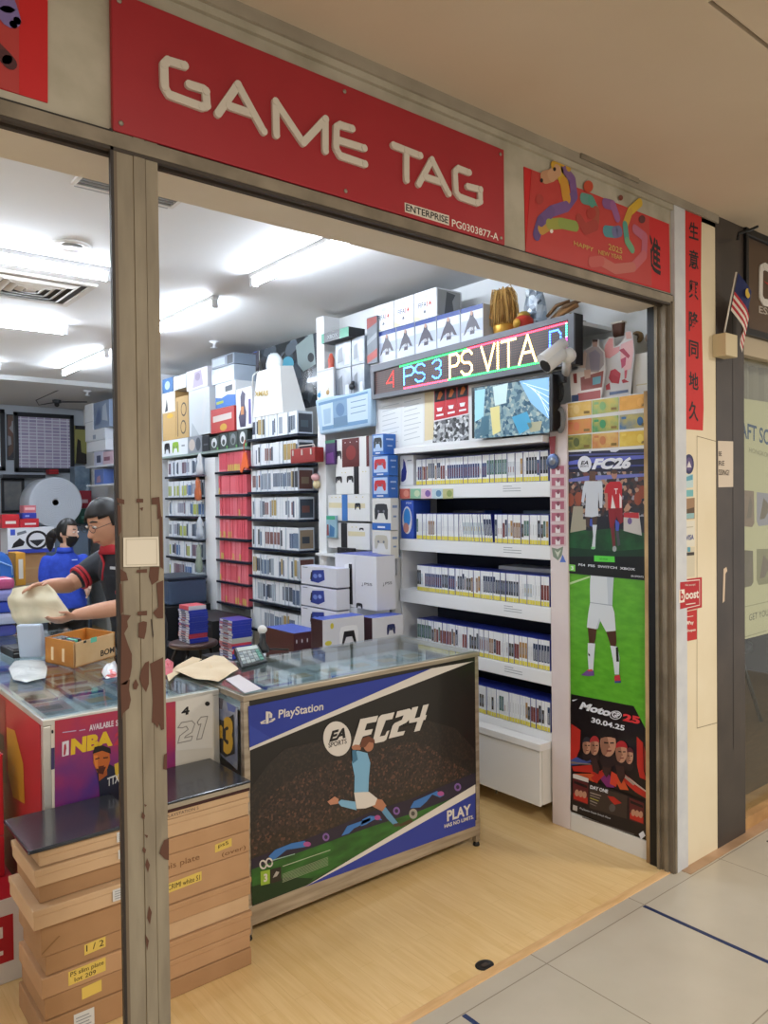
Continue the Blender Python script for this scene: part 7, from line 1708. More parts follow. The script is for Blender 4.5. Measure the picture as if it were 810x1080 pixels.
k = 0
for r_, yy in enumerate((2.60, 2.80)):
    for i in range(7):
        col = rnd.choice(['#4a5ac0', '#e3e8ec', '#dfe8ea', '#c9d9de']); cov = rnd.choice(['#dfe9ec', '#a9cad2', '#cfe0e4', '#7fa3b8', '#d8c3c8', '#b5d3d6'])
        flat_case('displayed_game', 'game case lying flat under the counter glass, %s row' % ('front', 'back')[r_], 1.47 + .158 * i, yy, .8362, col, cov, rnd.uniform(-.05, .05), 'games lying in the %s row under the counter glass' % ('front', 'back')[r_])
for r_ in range(6):
    for i in range(3):
        flat_case('displayed_game', 'game case lying flat under the left counter glass', .83 + .18 * i, 2.83 + .21 * r_, .8212, rnd.choice(['#2a3aa0', '#c9d3da', '#a8324a']), rnd.choice(['#b5cdd8', '#8fb0c4', '#d3e0e4', '#6f8fae', '#c09aa0']), rnd.uniform(-.06, .06), 'games lying under the left counter glass')

# --- cardboard stacks
LAB = C('#cfd0cf', .5); YTAPE = C('#d8bb5c', .45)


def cbox(label, x0, x1, y0, y1, z0, z1, m, extra=None, lid=None, rot=0., group='flat cardboard boxes in the two stacks'):
    c = V(((x0 + x1) / 2, (y0 + y1) / 2, z0))
    t = thing('cardboard_box', c, label, 'box', group)
    lidh = lid if lid else 0
    MB().box((x0, y0, z0), (x1, y1, z1 - (.0 if not lid else lidh)), m).build('body', t, bevel=.003)
    if lid: MB().box((x0 - .003, y0 - .003, z1 - lidh), (x1 + .003, y1 + .003, z1), m).build('lid', t, bevel=.003)
    if extra:
        for nm, fn in extra:
            mb = MB(); fn(mb, V((x0 - (.003 if lid and nm == 'tape' else 0), y0 - (.003 if lid else 0), z0)), V((x1, y1, z1))); mb.build(nm, t)
    t.rotation_euler = (0, 0, rot)
    return t


def stick(u0=.75, u1=.93, w0=.2, w1=.8):
    def fn(mb, a, b):
        fpoly(mb, a, b, [(u0, w0), (u1, w0), (u1, w1), (u0, w1)], LAB, 'front', 1)
        for i in range(4): fpoly(mb, a, b, [(u0 + .02, w0 + .1 + i * .12), (u1 - .03 - .02 * (i % 2), w0 + .1 + i * .12), (u1 - .03 - .02 * (i % 2), w0 + .14 + i * .12), (u0 + .02, w0 + .14 + i * .12)], C('#8d9094', .5), 'front', 2)
    return [('label_sticker', fn)]


def tape(u0, u1, w0, w1, s=None, s2=None):
    def fn(mb, a, b):
        fpoly(mb, a, b, [(u0, w0), (u1, w0 + .06), (u1, w1 + .06), (u0, w1)], YTAPE, 'front', 1)
        if s: ftext(mb, a, b, s, u0 + .02, u1 - .02, w0 + (.5 if s2 else .3) * (w1 - w0), w1 - .05, C('#2a2420', .6), 'front', 2, 0)
        if s2: ftext(mb, a, b, s2, u0 + .06, u1 - .1, w0 + .1, w0 + .45 * (w1 - w0), C('#2a2420', .6), 'front', 2, 0)
    return [('tape', fn)]


FY = 2.365
seq = [  # from the floor up: height, x shift, front shift, material, label, extras
 (.082, .010, .0, CARD2, 'lowest cardboard box of the left stack, with a white label', stick(.3, .5, .2, .85)),
 (.066, .020, .004, CARD2, 'cardboard box with blank yellow tape low in the left stack', tape(.36, .56, .3, .85)),
 (.062, .012, .002, CARD, 'cardboard box in the left stack with yellow tape and marker writing', tape(.25, .62, .2, .9, 'PS slim plate', 'lot 209')),
 (.060, .026, .008, CARD2, 'cardboard box with short yellow tape above the marker-written one in the left stack', tape(.38, .6, .35, .9, '1 / 2')),
 (.098, .014, .004, CARD2, 'tallest cardboard box in the left stack, with a slanted crease', [('crease', lambda mb, a, b: fpoly(mb, a, b, [(.0, .1), (.18, .5), (.16, .52), (0, .16)], C('#8a6640', .8), 'front', 1))]),
 (.062, -.012, -.02, CARD3, 'pale cardboard box with white label jutting out of the left stack', stick(.72, .88, .2, .8)),
 (.055, .012, .008, CARD2, 'darker cardboard box with white label under the top three of the left stack', stick(.8, .95, .25, .85)),
 (.055, -.002, -.006, CARD3, 'pale cardboard box with white label, second from top in the left stack', stick(.78, .92, .25, .8)),
 (.049, .012, .0, CARD3, 'pale cardboard box with white label, topmost in the left stack', stick(.75, .9, .2, .85))]
z = .001
for h, dx, dy, m_, lab, ex in seq:
    cbox(lab, .598 + dx, .905 + dx * .4, FY + dy, 2.625 + dy * .2, z, z + h - .002, m_, ex, .02 if m_ is CARD3 else None, 0); z += h
GLOSS = C('#2b2f37', .22, coat=.3)
t = thing('black_cover_plate', (.75, 2.5, z), 'glossy black flat box lying on top of the left cardboard stack', 'flat box')
MB().box((.575, 2.348, z + .001), (.915, 2.64, z + .013), GLOSS).build('body', t, bevel=.004)
MB().box((.60, 2.362, z - .0005), (.905, 2.63, z + .001), C('#3a332e', .5)).build('base_sheet', t)
seq = [(.060, .0, CARD2, 'lowest cardboard box of the right stack', None), (.066, .004, CARD, 'plain cardboard box second from the floor in the right stack', None), (.062, .0, CARD, 'plain cardboard box third from the floor in the right stack', None), (.056, .006, CARD3, 'pale plain cardboard box fourth from the floor in the right stack', None), (.062, .0, CARD, 'plain cardboard box below the white-marked one in the right stack', None),
       (.088, .003, CARD, 'cardboard box in the right stack with yellow tape and marker words', tape(.02, .42, .45, .8, 'CRIMI white S1')), (.074, .002, CARD, 'cardboard box in the right stack with handwritten plate and small yellow tape', [('tape', lambda mb, a, b: (fpoly(mb, a, b, [(.58, .45), (.78, .52), (.78, .9), (.58, .82)], YTAPE, 'front', 1), ftext(mb, a, b, 'ps5', .62, .74, .6, .82, C('#3a2a1c', .6), 'front', 2, 0))), ('handwriting', lambda mb, a, b: (ftext(mb, a, b, 'nis plate', .02, .4, .3, .65, C('#7a5434', .7), 'front', 1, 0), ftext(mb, a, b, '(over)', .66, .95, .1, .36, C('#7a5434', .7), 'front', 1, 0)))]),
       (.052, .0, CARD, 'plain cardboard box under the top one of the right stack', None), (.062, .004, CARD3, 'pale cardboard box under the black trays of the right stack', None)]
z = .001
for h, dy, m_, lab, ex in seq:
    cbox(lab, .975 + dy, 1.288 - dy * .6, 2.345 + dy, 2.63, z, z + h - .002, m_, ex, .018 if h > .061 and h < .07 else None); z += h
t = thing('black_tray_box', (1.12, 2.49, z), 'flat white-edged box with a dark red line under the right black cover', 'flat box')
MB().box((.975, 2.345, z), (1.285, 2.632, z + .022), CARD3).build('tray', t, bevel=.002); MB().box((.972, 2.341, z + .0225), (1.288, 2.634, z + .034), C('#3c1d1c', .4)).build('red_layer', t, bevel=.002)
mb = MB(); ftext(mb, V((.975, 2.345, z)), V((1.285, 2.6, z + .022)), 'PLAYSTATION 5', .04, .4, .3, .75, C('#4a4038', .5), 'front', 1, 0); mb.build('lettering', t)
z += .0345
t = thing('black_cover_plate', (1.12, 2.49, z), 'glossy black flat box with silver edge on top of the right cardboard stack', 'flat box')
MB().box((.972, 2.335, z + .001), (1.283, 2.636, z + .017), C('#a99f8e', .4, .4)).build('silver_edge', t, bevel=.002); MB().box((.968, 2.331, z + .0172), (1.287, 2.64, z + .026), GLOSS).build('body', t, bevel=.004)
# cartons at the far left
pbox('carton', 'white carton with a red panel standing at the lower left edge of view', 'box', (.20, 2.78, .001), (.668, 3.3, .285), C('#cfcac4', .5), {'top': C('#b3202a', .4)}, None, [('red_panel', lambda mb, a, b: (fpoly(mb, a, b, [(.3, .25), (.92, .25), (.92, .8), (.3, .8)], C('#a81f28', .4), 'front'), fpoly(mb, a, b, [(.5, .35), (.85, .35), (.85, .4), (.5, .4)], C('#d9cfca', .4), 'front', 2), fpoly(mb, a, b, [(.5, .55), (.85, .55), (.85, .68), (.5, .68)], C('#d9cfca', .4), 'front', 2)))])
for i, (z0, z1, lab) in enumerate([(.287, .43, 'red console carton with white print, lower of two beside the red counter side'), (.432, .72, 'red console carton with white print, upper of two beside the red counter side')]):
    pbox('red_carton', lab, 'box', (.22, 2.95, z0), (.645, 3.35, z1), C('#b01f2a', .4), None, 'red cartons by the left counter', [('print', lambda mb, a, b, i=i: (ftext(mb, a, b, 'SWITCH', .3, .94, .55, .8, C('#d9d0cc', .4), 'front'), fpoly(mb, a, b, [(.6, .1), (.95, .1), (.95, .4), (.6, .4)], C('#3a2a34', .4), 'front'), fpoly(mb, a, b, [(.75, .15), (.92, .15), (.92, .35), (.75, .35)], C('#8aa5c9', .4), 'front', 2)))])

# --- on the counters
ZC = .9055
cq = [on(*p, Z=ZC) for p in ((247, 691), (272, 687.5), (282, 699.5), (255, 706.5))]
t = thing('calculator', (cq[0] + cq[2]) / 2, 'dark desktop calculator with big keys on the glass counter', 'calculator')
up = V((0, 0, .012)); hi = V((0, 0, .035))
bt = [cq[3] + V((0, 0, .001)), cq[2] + V((0, 0, .001)), cq[1] + V((0, 0, .001)), cq[0] + V((0, 0, .001))]; tp = [cq[3] + up, cq[2] + up, cq[1] + hi, cq[0] + hi]
MB().add(bt + tp, [(3, 2, 1, 0), (4, 5, 6, 7), (0, 1, 5, 4), (1, 2, 6, 5), (2, 3, 7, 6), (3, 0, 4, 7)], C('#23282a', .4)).build('body', t, bevel=.003)


def bil(u, w, e=0):
    p = tp[0].lerp(tp[1], u).lerp(tp[3].lerp(tp[2], u), w); n_ = (tp[1] - tp[0]).cross(tp[3] - tp[0]).normalized(); return p + n_ * e


def bq(u0, u1, w0, w1, e, m_, th=.003):
    return MB().prism([bil(u0, w0, e), bil(u1, w0, e), bil(u1, w1, e), bil(u0, w1, e)], (bil(.5, .5, 1) - bil(.5, .5, 0)) * th, m_)


bq(.08, .92, .74, .94, .0003, C('#c9d6d2', .15), .002).build('screen', t)
for i in range(5):
    for j in range(4): bq(.08 + .17 * i, .22 + .17 * i, .08 + .155 * j, .2 + .155 * j, .0003, C('#5f9a8a' if i == 4 else ('#aab4b4' if (i + j) % 3 else '#7f8c90'), .4), .004).build('key', t)
p = on(277, 688, Z=ZC)
t = thing('card_terminal_stand', p, 'small dark holder with a white tip behind the calculator', 'holder')
MB().lathe([(.03, .001), (.03, .02), (.014, .05), (.012, .09)], p, C('#22262b', .4), 12).build('base', t); MB().ball(p + V((.0, .0, .105)), (.022, .022, .02), C('#e0e0de', .4), 10, 7).build('tip', t); MB().tube([p + V((.03, 0, .01)), p + V((.08, -.02, .006)), p + V((.11, -.05, .005))], .005, BLACK, 6).build('cord', t)


def crumple(name, label, cat, px, z, h, m_, n=26, seed=3, dz=None):
    """a sheet lying on the counter: outline filled by a fine grid, gently creased"""
    rr = random.Random(seed); P = [on(x, y, Z=z) for x, y in px]; c = sum(P, V((0, 0, 0))) / len(P)
    bm = bmesh.new(); rings = 7; vs = []
    m_out = []
    for i in range(len(P)):
        a, b = P[i], P[(i + 1) % len(P)]; k = max(1, int((b - a).length / .03))
        for j in range(k): m_out.append(a.lerp(b, j / k))
    ph = [rr.uniform(0, 6.3) for _ in range(6)]
    mb = MB(); L_ = len(m_out)
    for r in range(rings):
        f = 1 - r / rings
        for q in m_out:
            p = c.lerp(q, f); w = h * (.35 + .65 * (1 - f ** 3)) * (.6 + .4 * math.sin(p.x * 31 + ph[0]) * math.sin(p.y * 27 + ph[1])) + .0012 + rr.uniform(0, h * .12)
            mb.v.append(V((p.x, p.y, z + w)))
    mb.v.append(c + V((0, 0, h))); k0 = mb.idx(m_)
    for r in range(rings - 1):
        for i in range(L_): mb.f.append([r * L_ + i, r * L_ + (i + 1) % L_, (r + 1) * L_ + (i + 1) % L_, (r + 1) * L_ + i]); mb.mi.append(k0); mb.sm.append(False)
    for i in range(L_): mb.f.append([(rings - 1) * L_ + i, (rings - 1) * L_ + (i + 1) % L_, rings * L_]); mb.mi.append(k0); mb.sm.append(False)
    o = mb.build(name); so = o.modifiers.new('sheet', 'SOLIDIFY'); so.thickness = .0008; bm.free()
    return tag(o, label, cat)


BUFF = noisy('buff_paper', '#d9c3a0', '#e3d0b0', 6, .75)
crumple('paper_bag', 'flattened buff paper bag lying across the two counters, larger one', 'bag', [(184, 709), (205, 701), (226, 692.5), (236, 694), (251.5, 706.5), (230, 720.5), (208, 717.5)], ZC, .014, BUFF, seed=4)
crumple('paper_bag', 'smaller buff paper bag tucked under the larger flattened one', 'bag', [(176, 713), (186, 703), (203, 693.5), (213, 696), (196, 707), (184, 714), (178, 720)], ZC - .003, .006, noisy('buff_paper_dark', '#cdb691', '#d8c3a0', 6, .75), seed=8)
crumple('plastic_bag', 'small pink plastic bag next to the flattened paper bags by the column', 'bag', [(170, 704), (176, 699), (183, 702), (182, 711), (174, 714)], .901, .03, C('#c9656f', .4), seed=5)
crumple('plastic_bag', 'clear crumpled plastic bag lying flat on the left counter', 'bag', [(9, 706), (16, 698), (30, 697), (46, 698), (50, 706), (48, 716), (28, 721), (14, 718)], .901, .012, C('#c6cac6', .25), seed=6)
crumple('plastic_bag', 'small white and red plastic packet on the left counter beside the column', 'bag', [(107, 712), (113, 704), (121, 700), (124, 706), (124, 716), (112, 719)], .901, .035, noisy('white_red_film', '#c2322f', '#d7d9dc', 14, .3, lo=.38, hi=.42), seed=7)
crumple('paper_sheet', 'white printed sheet lying on the corner of the football counter', 'paper', [(238, 717), (252, 712), (276, 727), (258, 731.5)], ZC, .0015, C('#d9d3d6', .5), seed=9)
# orange carton
B0 = on(78.7, 705, Z=.9012); A0 = on(47.8, 698.5, Z=.9012); C0 = on(121.5, 692, Z=.9012)
hB = on(78.7, 677.4, Y=B0.y).z - .9012
ex, ey = C0 - B0, A0 - B0
t = thing('orange_carton', B0 + (ex + ey) / 2, 'open orange and tan carton with black stamped letters on the left counter', 'carton')
ORC = noisy('orange_card', '#b87630', '#c98a3c', 8, .7); TAN = noisy('tan_card', '#c4a070', '#d0ae80', 8, .7); th = .02
nx, ny = ex.normalized(), ey.normalized(); H_ = V((0, 0, hB))
MB().obox(B0, ey.normalized() * ey.length, nx * .008, H_, ORC).build('left_wall', t); 
MB().obox(B0, ex, ny * .008, H_ * .96, TAN).build('front_wall', t)
MB().obox(B0 + ey - ny * .008, ex, ny * .008, H_, ORC).build('back_wall', t); MB().obox(B0 + ex - nx * .008, nx * .008, ey, H_, ORC).build('right_wall', t); MB().obox(B0, ex, ey, V((0, 0, .006)), ORC).build('bottom', t)
Pn = Plane(B0, ny * -1); 
mb = MB(); pt(mb, Pn, 'BOM', (106, 692.5), (120.5, 687.8), (106, 686.2), C('#2b2622', .6), 1, .03); mb.build('stamped_letters', t)
Po = Plane(B0, nx * -1)
mb = MB()
for x0, y0 in ((54, 682), (65.5, 684)): pp(mb, Po, [(x0, y0), (x0 + 2.5, y0 + .4), (x0 + 2.5, y0 + 14.4), (x0, y0 + 13.6)], C('#e0c59a', .6), 1)
mb.build('white_print', t)
mb = MB(); pp(mb, Pn, [(88, 676), (91, 675), (91, 677.6), (88, 678.6)], BLACK, 1); mb.build('hand_hole', t); mb = MB(); pp(mb, Pn, [(95.5, 673), (102, 671.2), (102, 676.4), (95.5, 678.2)], C('#5fb59a', .5), 1.4); mb.build('green_tag', t)
for i in range(8):
    a = B0 + ex * (.05 + .08 * (i // 2)) + ey * (.15 + .38 * (i % 2)); hh = hB * (.93 if i < 6 else .8)
    o = MB().obox(a + V((0, 0, .008)), ex * .065, ey * .3, V((0, 0, hh)), C(['#2a2d33', '#30343c', '#4fa58f', '#24262b'][i % 4], .3), {'top': C(['#3a4a5a', '#5a6470', '#6fc0a8', '#343a44'][i % 4], .2)}).build('boxed_gadget', bevel=.002); tag(o, 'small dark boxed gadget standing in the orange carton', 'gadget box', 'gadget boxes in the orange carton')
# weighing scale / black device with grey box behind it
d0 = on(14, 695, Z=.9012); d1 = on(47, 690.5, Z=.9012); dx_ = d1 - d0; dy_ = V((-dx_.y, dx_.x, 0)).normalized() * .2
t = thing('label_printer', (d0 + d1) / 2, 'flat black device with silver keys left of the orange carton', 'device')
MB().obox(d0, dx_, dy_, V((0, 0, .035)), C('#1f2124', .4)).build('body', t, bevel=.004); MB().obox(d0 + dx_ * .05 + dy_ * .1 + V((0, 0, .0352)), dx_ * .9, dy_ * .5, V((0, 0, .006)), C('#34373c', .4)).build('key_panel', t, bevel=.002)
for i in range(7): MB().obox(d0 + dx_ * (.42 + .075 * i) + dy_ * .2 + V((0, 0, .0414)), dx_ * .05, dy_ * .12, V((0, 0, .003)), C('#9aa0a4', .4, .4)).build('key', t)
MB().obox(d0 + dx_ * .02 - dy_.normalized() * .001 + V((0, 0, .02)), dx_ * .96, dy_.normalized() * .0008, V((0, 0, .004)), C('#8a8f94', .4)).build('trim_line', t)
g0 = on(20, 683, Z=.95); g1 = on(46, 682, Z=.95)
t = thing('white_plastic_bag', V((g0.x, g0.y + .05, .9015)), 'tall pale translucent plastic bag standing under the cloth the man holds', 'bag')
gx = g1 - g0; gy = V((-gx.y, gx.x, 0)).normalized() * .08; gb = V((g0.x, g0.y, .9015))
mb = MB(); hh = .15
mb.add([gb, gb + gx * .95, gb + gx * .95 + gy, gb + gy, gb - gx * .12 + V((0, 0, hh)), gb + gx * .9 + V((0, 0, hh)), gb + gx * .9 + gy * .5 + V((0, 0, hh)), gb - gx * .1 + gy * .5 + V((0, 0, hh))], [(3, 2, 1, 0), (4, 5, 6, 7), (0, 1, 5, 4), (1, 2, 6, 5), (2, 3, 7, 6), (3, 0, 4, 7)], C('#b9c8dc', .3)); mb.build('film', t, bevel=.008)
# pile of plastic packs at the far left end of the counter
for i, (x, y, w_, h_, c_, lab) in enumerate([(4, 668, 14, 9, '#4a4f9a', 'violet plastic pack low in the pile at the left edge of the counter'), (5, 656, 15, 10, '#b9bdd6', 'pale plastic pack in the middle of the pile at the left edge'), (3, 645, 13, 9, '#3f55c0', 'bright blue plastic pack higher in the pile at the left edge'), (5, 634, 14, 9, '#8a8fc9', 'lilac plastic pack near the top of the pile at the left edge'), (3, 624, 12, 7, '#b0507a', 'pink plastic pack on top of the pile at the left edge')]):
    zz = .9015 + i * .062; p = on(x, 664, Z=.93)
    o = MB().box((p.x - .13, p.y - .07, zz), (p.x + .05 + .008 * (i % 2), p.y + .09, zz + .06), C(c_, .25)).build('plastic_pack', bevel=.02); tag(o, lab, 'plastic pack')

# --- stool with stacked games, second stack, dark boxes behind the counter
sp = on(204, 677, X=2.3)
t = thing('bar_stool', (2.3, sp.y, 0), 'brown round stool carrying a stack of blue games behind the counter', 'stool')
MB().lathe([(.15, -.03), (.165, -.02), (.165, 0), (.15, .006)], (2.3, sp.y, sp.z), C('#4a3430', .35), 26).build('seat', t)
for k in range(4):
    q = math.pi / 4 + k * math.pi / 2; MB().tube([(2.3 + .11 * math.cos(q), sp.y + .11 * math.sin(q), sp.z - .028), (2.3 + .15 * math.cos(q), sp.y + .15 * math.sin(q), sp.z - .12), (2.3 + .17 * math.cos(q), sp.y + .17 * math.sin(q), 0)], .013, C('#26221f', .4), 8).build('leg', t)
MB().tube([(2.3 + .15 * math.cos(a * .3927), sp.y + .15 * math.sin(a * .3927), .25) for a in range(17)], .009, C('#26221f', .4), 6).build('foot_ring', t)


def game_stack(cx, cy, z0, n, where):
    z_ = z0
    for i in range(n):
        col = '#c9414e' if i in (2, 3) else '#2c3a9c'; jit = rnd.uniform(-.004, .004)
        if where.startswith('second') and i in (5, 6, 7): col = ['#c9414e', '#b9bcae', '#b9bcae'][i - 5]
        mb = MB().box((-.0675, -.086, 0), (.0675, .086, .0152), C(col, .35)); mb.box((-.0681, -.08, .0012), (-.0675, .08, .0135), C('#dfe2e6' if rnd.random() < .75 else '#c9828a', .4)); mb.box((-.0687, -.03, .003), (-.0681, .04, .012), C(rnd.choice(['#8a3a3e', '#4a5468', '#a9aeb8', '#6a5a70']), .4))
        o = mb.build('stacked_game', loc=(0, 0, 0)); o.location = (cx + jit, cy + rnd.uniform(-.004, .004), z_); z_ += .0158
        tag(o, 'blue game case lying in the stack %s' % where, 'game case', 'games in the stack %s' % where)
    return z_


ze = game_stack(2.3, sp.y, sp.z + .0075, 14, 'on the brown stool')
o = MB().box((2.235, sp.y - .07, ze), (2.365, sp.y + .08, ze + .03), C('#c9505a', .45), {'front': C('#d8d4d6', .45), 'right': C('#d8d4d6', .45)}).build('red_white_box', bevel=.003); tag(o, 'small red and white box on top of the games on the stool', 'box')
s2 = on(253, 690, X=2.3)
o = MB().box((2.16, max(s2.y - .2, 4.37), 0), (2.5, s2.y + .25, s2.z - .02), C('#1c1d20', .5)).build('dark_box', bevel=.004); tag(o, 'dark box carrying the second stack of blue games by the calculator', 'box')
ze = game_stack(2.3, s2.y + .05, s2.z - .0185, 15, 'second from the stool, behind the calculator')
for (x0, x1, y0, y1, z1, c_, lab) in [(2.55, 2.93, 4.4, 4.62, .52, '#1d1f23', 'black box behind the second stack of blue games'), (2.62, 2.95, 5.3, 5.9, .70, '#17181b', 'black cabinet box below the red rack'), (2.55, 2.95, 6.0, 6.5, .74, '#15171a', 'wide black box below the farthest rack'), (2.2, 2.5, 5.6, 5.95, .5, '#1b1c20', 'black box on the floor behind the stool')]:
    o = MB().box((x0, y0, 0), (x1, y1, z1), C(c_, .5)).box((x0 - .004, y0 + .02, z1 - .05), (x0, y1 - .02, z1 - .03), C('#33363b', .5)).build('dark_box', bevel=.005); tag(o, lab, 'box')
bq_ = on(183, 640, X=2.75)
t = thing('storage_bin', (2.75, 6.25, .745), 'grey-blue plastic bin with two white clips on the wide black box', 'bin')
MB().box((2.6, 6.05, .745), (2.94, 6.48, .95), C('#3f4f66', .35)).build('body', t, bevel=.015); MB().box((2.59, 6.04, .95), (2.945, 6.49, .975), C('#2a3442', .35)).build('lid', t, bevel=.008)
for yy in (6.15, 6.32): MB().box((2.582, yy, .92), (2.59, yy + .06, .965), C('#d9dce0', .4)).build('clip', t, bevel=.002)

# ================================================================== BACK OF THE SHOP
def back_box(Y, x0, x1, y0, y1, d, name, label, m_, mats=None, prints=None, cat='box', zlo=None, zhi=None):
    a = on(x0, (y0 + y1) / 2, Y=Y); b = on(x1, (y0 + y1) / 2, Y=Y); zt_ = on((x0 + x1) / 2, y0, Y=Y).z if zhi is None else zhi; zb_ = on((x0 + x1) / 2, y1, Y=Y).z if zlo is None else zlo
    return pbox(name, label, cat, (a.x, Y, zb_), (b.x, Y + d, zt_), m_, mats, None, prints), zt_


def framed(px, label, inner_m, name='wall_picture', Y=10.46, extra=None):
    a = on(px[0], (px[1] + px[3]) / 2, Y=Y); b = on(px[2], (px[1] + px[3]) / 2, Y=Y); z1 = on((px[0] + px[2]) / 2, px[1], Y=Y).z; z0 = on((px[0] + px[2]) / 2, px[3], Y=Y).z
    t = thing(name, ((a.x + b.x) / 2, Y, z0), label, 'picture'); w = min(.055, .13 * (b.x - a.x)); f = MB()
    f.box((a.x, Y, z0), (b.x, Y + .035, z0 + w), C('#24262b', .35)); f.box((a.x, Y, z1 - w), (b.x, Y + .035, z1), C('#24262b', .35)); f.box((a.x, Y, z0), (a.x + w, Y + .035, z1), C('#24262b', .35)); f.box((b.x - w, Y, z0), (b.x, Y + .035, z1), C('#24262b', .35)); f.build('frame', t, bevel=.006)
    MB().box((a.x + w, Y + .012, z0 + w), (b.x - w, Y + .03, z1 - w), inner_m).build('print', t)
    if extra: extra(t, a, b, z0, z1)
    return t


m, nt, b_, N, L = nodemat('banknote_sheet'); tc = N('ShaderNodeTexCoord'); br = N('ShaderNodeTexBrick', Scale=1.0, offset=0); br.inputs['Brick Width'].default_value = .095; br.inputs['Row Height'].default_value = .042; br.inputs['Mortar Size'].default_value = .006
br.inputs['Color1'].default_value = lin('#9a93b4'); br.inputs['Color2'].default_value = lin('#b2a9c2'); br.inputs['Mortar'].default_value = lin('#d3d6e2'); mp = N('ShaderNodeMapping'); mp.inputs['Rotation'].default_value = (math.pi / 2, 0, 0); L(tc.outputs['Object'], mp.inputs['Vector']); L(mp.outputs['Vector'], br.inputs['Vector']); L(br.outputs['Color'], b_.inputs['Base Color']); b_.inputs['Roughness'].default_value = .25
framed((15, 436, 78.5, 498), 'large framed sheet of uncut pale violet banknotes on the back wall', m)
framed((-50, 430, 5.5, 496), 'bright framed picture cut off at the left edge of the back wall', C('#d5dbe6', .3))
framed((7.5, 437, 15.2, 485), 'narrow dark strip of small pictures between two frames on the back wall', voro('strip_print', ['#3a2a2c', '#5a4438', '#8f9094', '#2a2c34', '#6a4a40'], 9))
framed((1.5, 504.5, 26, 541), 'dark grey landscape picture under the banknote frame', noisy('landscape_print', '#4a525c', '#8d8a84', 3, .4), Y=10.44)
o, _ = back_box(10.3, 3, 48, 500.5, 504, .15, 'wall_shelf', 'thin black shelf under the framed banknotes', C('#1d1f24', .4), cat='shelf')
pbox('red_tin', 'small red tin sitting on the black shelf beside the foam roll', 'tin', (on(52, 500, Y=10.3).x, 10.31, on(57, 500.3, Y=10.3).z + .003), (on(62, 500, Y=10.3).x, 10.45, on(57, 495, Y=10.3).z), C('#a3262c', .4), None, None, [('band', lambda mb, a, b: fpoly(mb, a, b, [(0, .4), (1, .4), (1, .55), (0, .55)], C('#7a1a20', .4), 'front'))])
# big white roll of bubble wrap, seen end on
YR = 9.3; rc = on(59.5, 530, Y=YR); R_ = (on(87.5, 530, Y=YR).x - on(31.5, 530, Y=YR).x) / 2
t = thing('bubble_wrap_roll', (rc.x, YR + .2, rc.z - R_), 'huge white roll of foam wrap seen end-on at the back of the shop', 'roll')
prof = [(.035, -.06), (.05, 0)]
for i in range(1, 14): prof += [(.05 + (R_ - .06) * i / 13 - .004, .0), (.05 + (R_ - .06) * i / 13, .004), (.05 + (R_ - .06) * i / 13 + .003, 0)]
prof += [(R_, .015), (R_, .42), (R_ - .02, .43), (.035, .43)]
MB().lathe([(r, z_ if z_ > -.05 else .04) for r, z_ in prof], (rc.x, YR, rc.z), C('#c3cad4', .6), 48, (1, 0, 0), (0, 0, 1), (0, 1, 0)).build('foam', t)
MB().lathe([(.034, .03), (.034, .4), (.028, .4), (.028, .03)], (rc.x, YR, rc.z), C('#4a423a', .7), 18, (1, 0, 0), (0, 0, 1), (0, 1, 0)).build('core', t)
o = MB().box((rc.x - .5, YR - .02, 0), (rc.x + .35, YR + .5, rc.z - R_ - .001), C('#5a6a7d', .5)).box((rc.x - .52, YR - .03, rc.z - R_ - .04), (rc.x + .37, YR - .02, rc.z - R_ - .001), C('#44505f', .5)).build('cabinet', bevel=.005); tag(o, 'blue-grey cabinet under the huge foam roll', 'cabinet')
# desk with boxes
zd = on(36, 615, Y=8.2).z
t = thing('desk', (2.0, 8.5, 0), 'plain pale desk at the back carrying the steering wheel box pile', 'desk')
MB().box((1.3, 8.15, zd - .03), (2.55, 8.85, zd), C('#8f7a64', .5)).build('top', t, bevel=.004)
for xx in (1.33, 2.5):
    for yy in (8.2, 8.8): MB().box((xx - .02, yy - .02, 0), (xx + .02, yy + .02, zd - .03), C('#3a3c40', .5)).build('leg', t)
_, z1 = back_box(8.25, 24, 49, 583, 615, .35, 'carton', 'plain brown carton under the steering wheel box', CARD2, None, [('tape', lambda mb, a, b: fpoly(mb, a, b, [(.0, .46), (1, .46), (1, .52), (0, .52)], C('#a5845a', .6), 'front'))], zlo=zd + .001)


def wheel(mb, a, b):
    fpoly(mb, a, b, [(.0, .0), (1, 0), (1, .16), (0, .16)], C('#2f3fa0', .4), 'front'); fpoly(mb, a, b, [(.06, .72), (.16, .72), (.16, .95), (.06, .95)], C('#3a50b8', .4), 'front')
    out = circ(.62, .5, .24, .38, 24); inn_ = circ(.62, .5, .18, .29, 24)
    for i in range(24): j = (i + 1) % 24; fpoly(mb, a, b, [out[i], out[j], inn_[j], inn_[i]], BK, 'front', 2)
    fpoly(mb, a, b, [(.45, .5), (.79, .52), (.7, .35), (.62, .25), (.54, .36)], BK, 'front', 2.4); fpoly(mb, a, b, [(.08, .22), (.32, .3), (.36, .45), (.25, .6), (.12, .4)], BK, 'front', 2); fpoly(mb, a, b, [(.2, .7), (.4, .8), (.38, .9), (.2, .82)], C('#6a6f78', .4), 'front', 2)


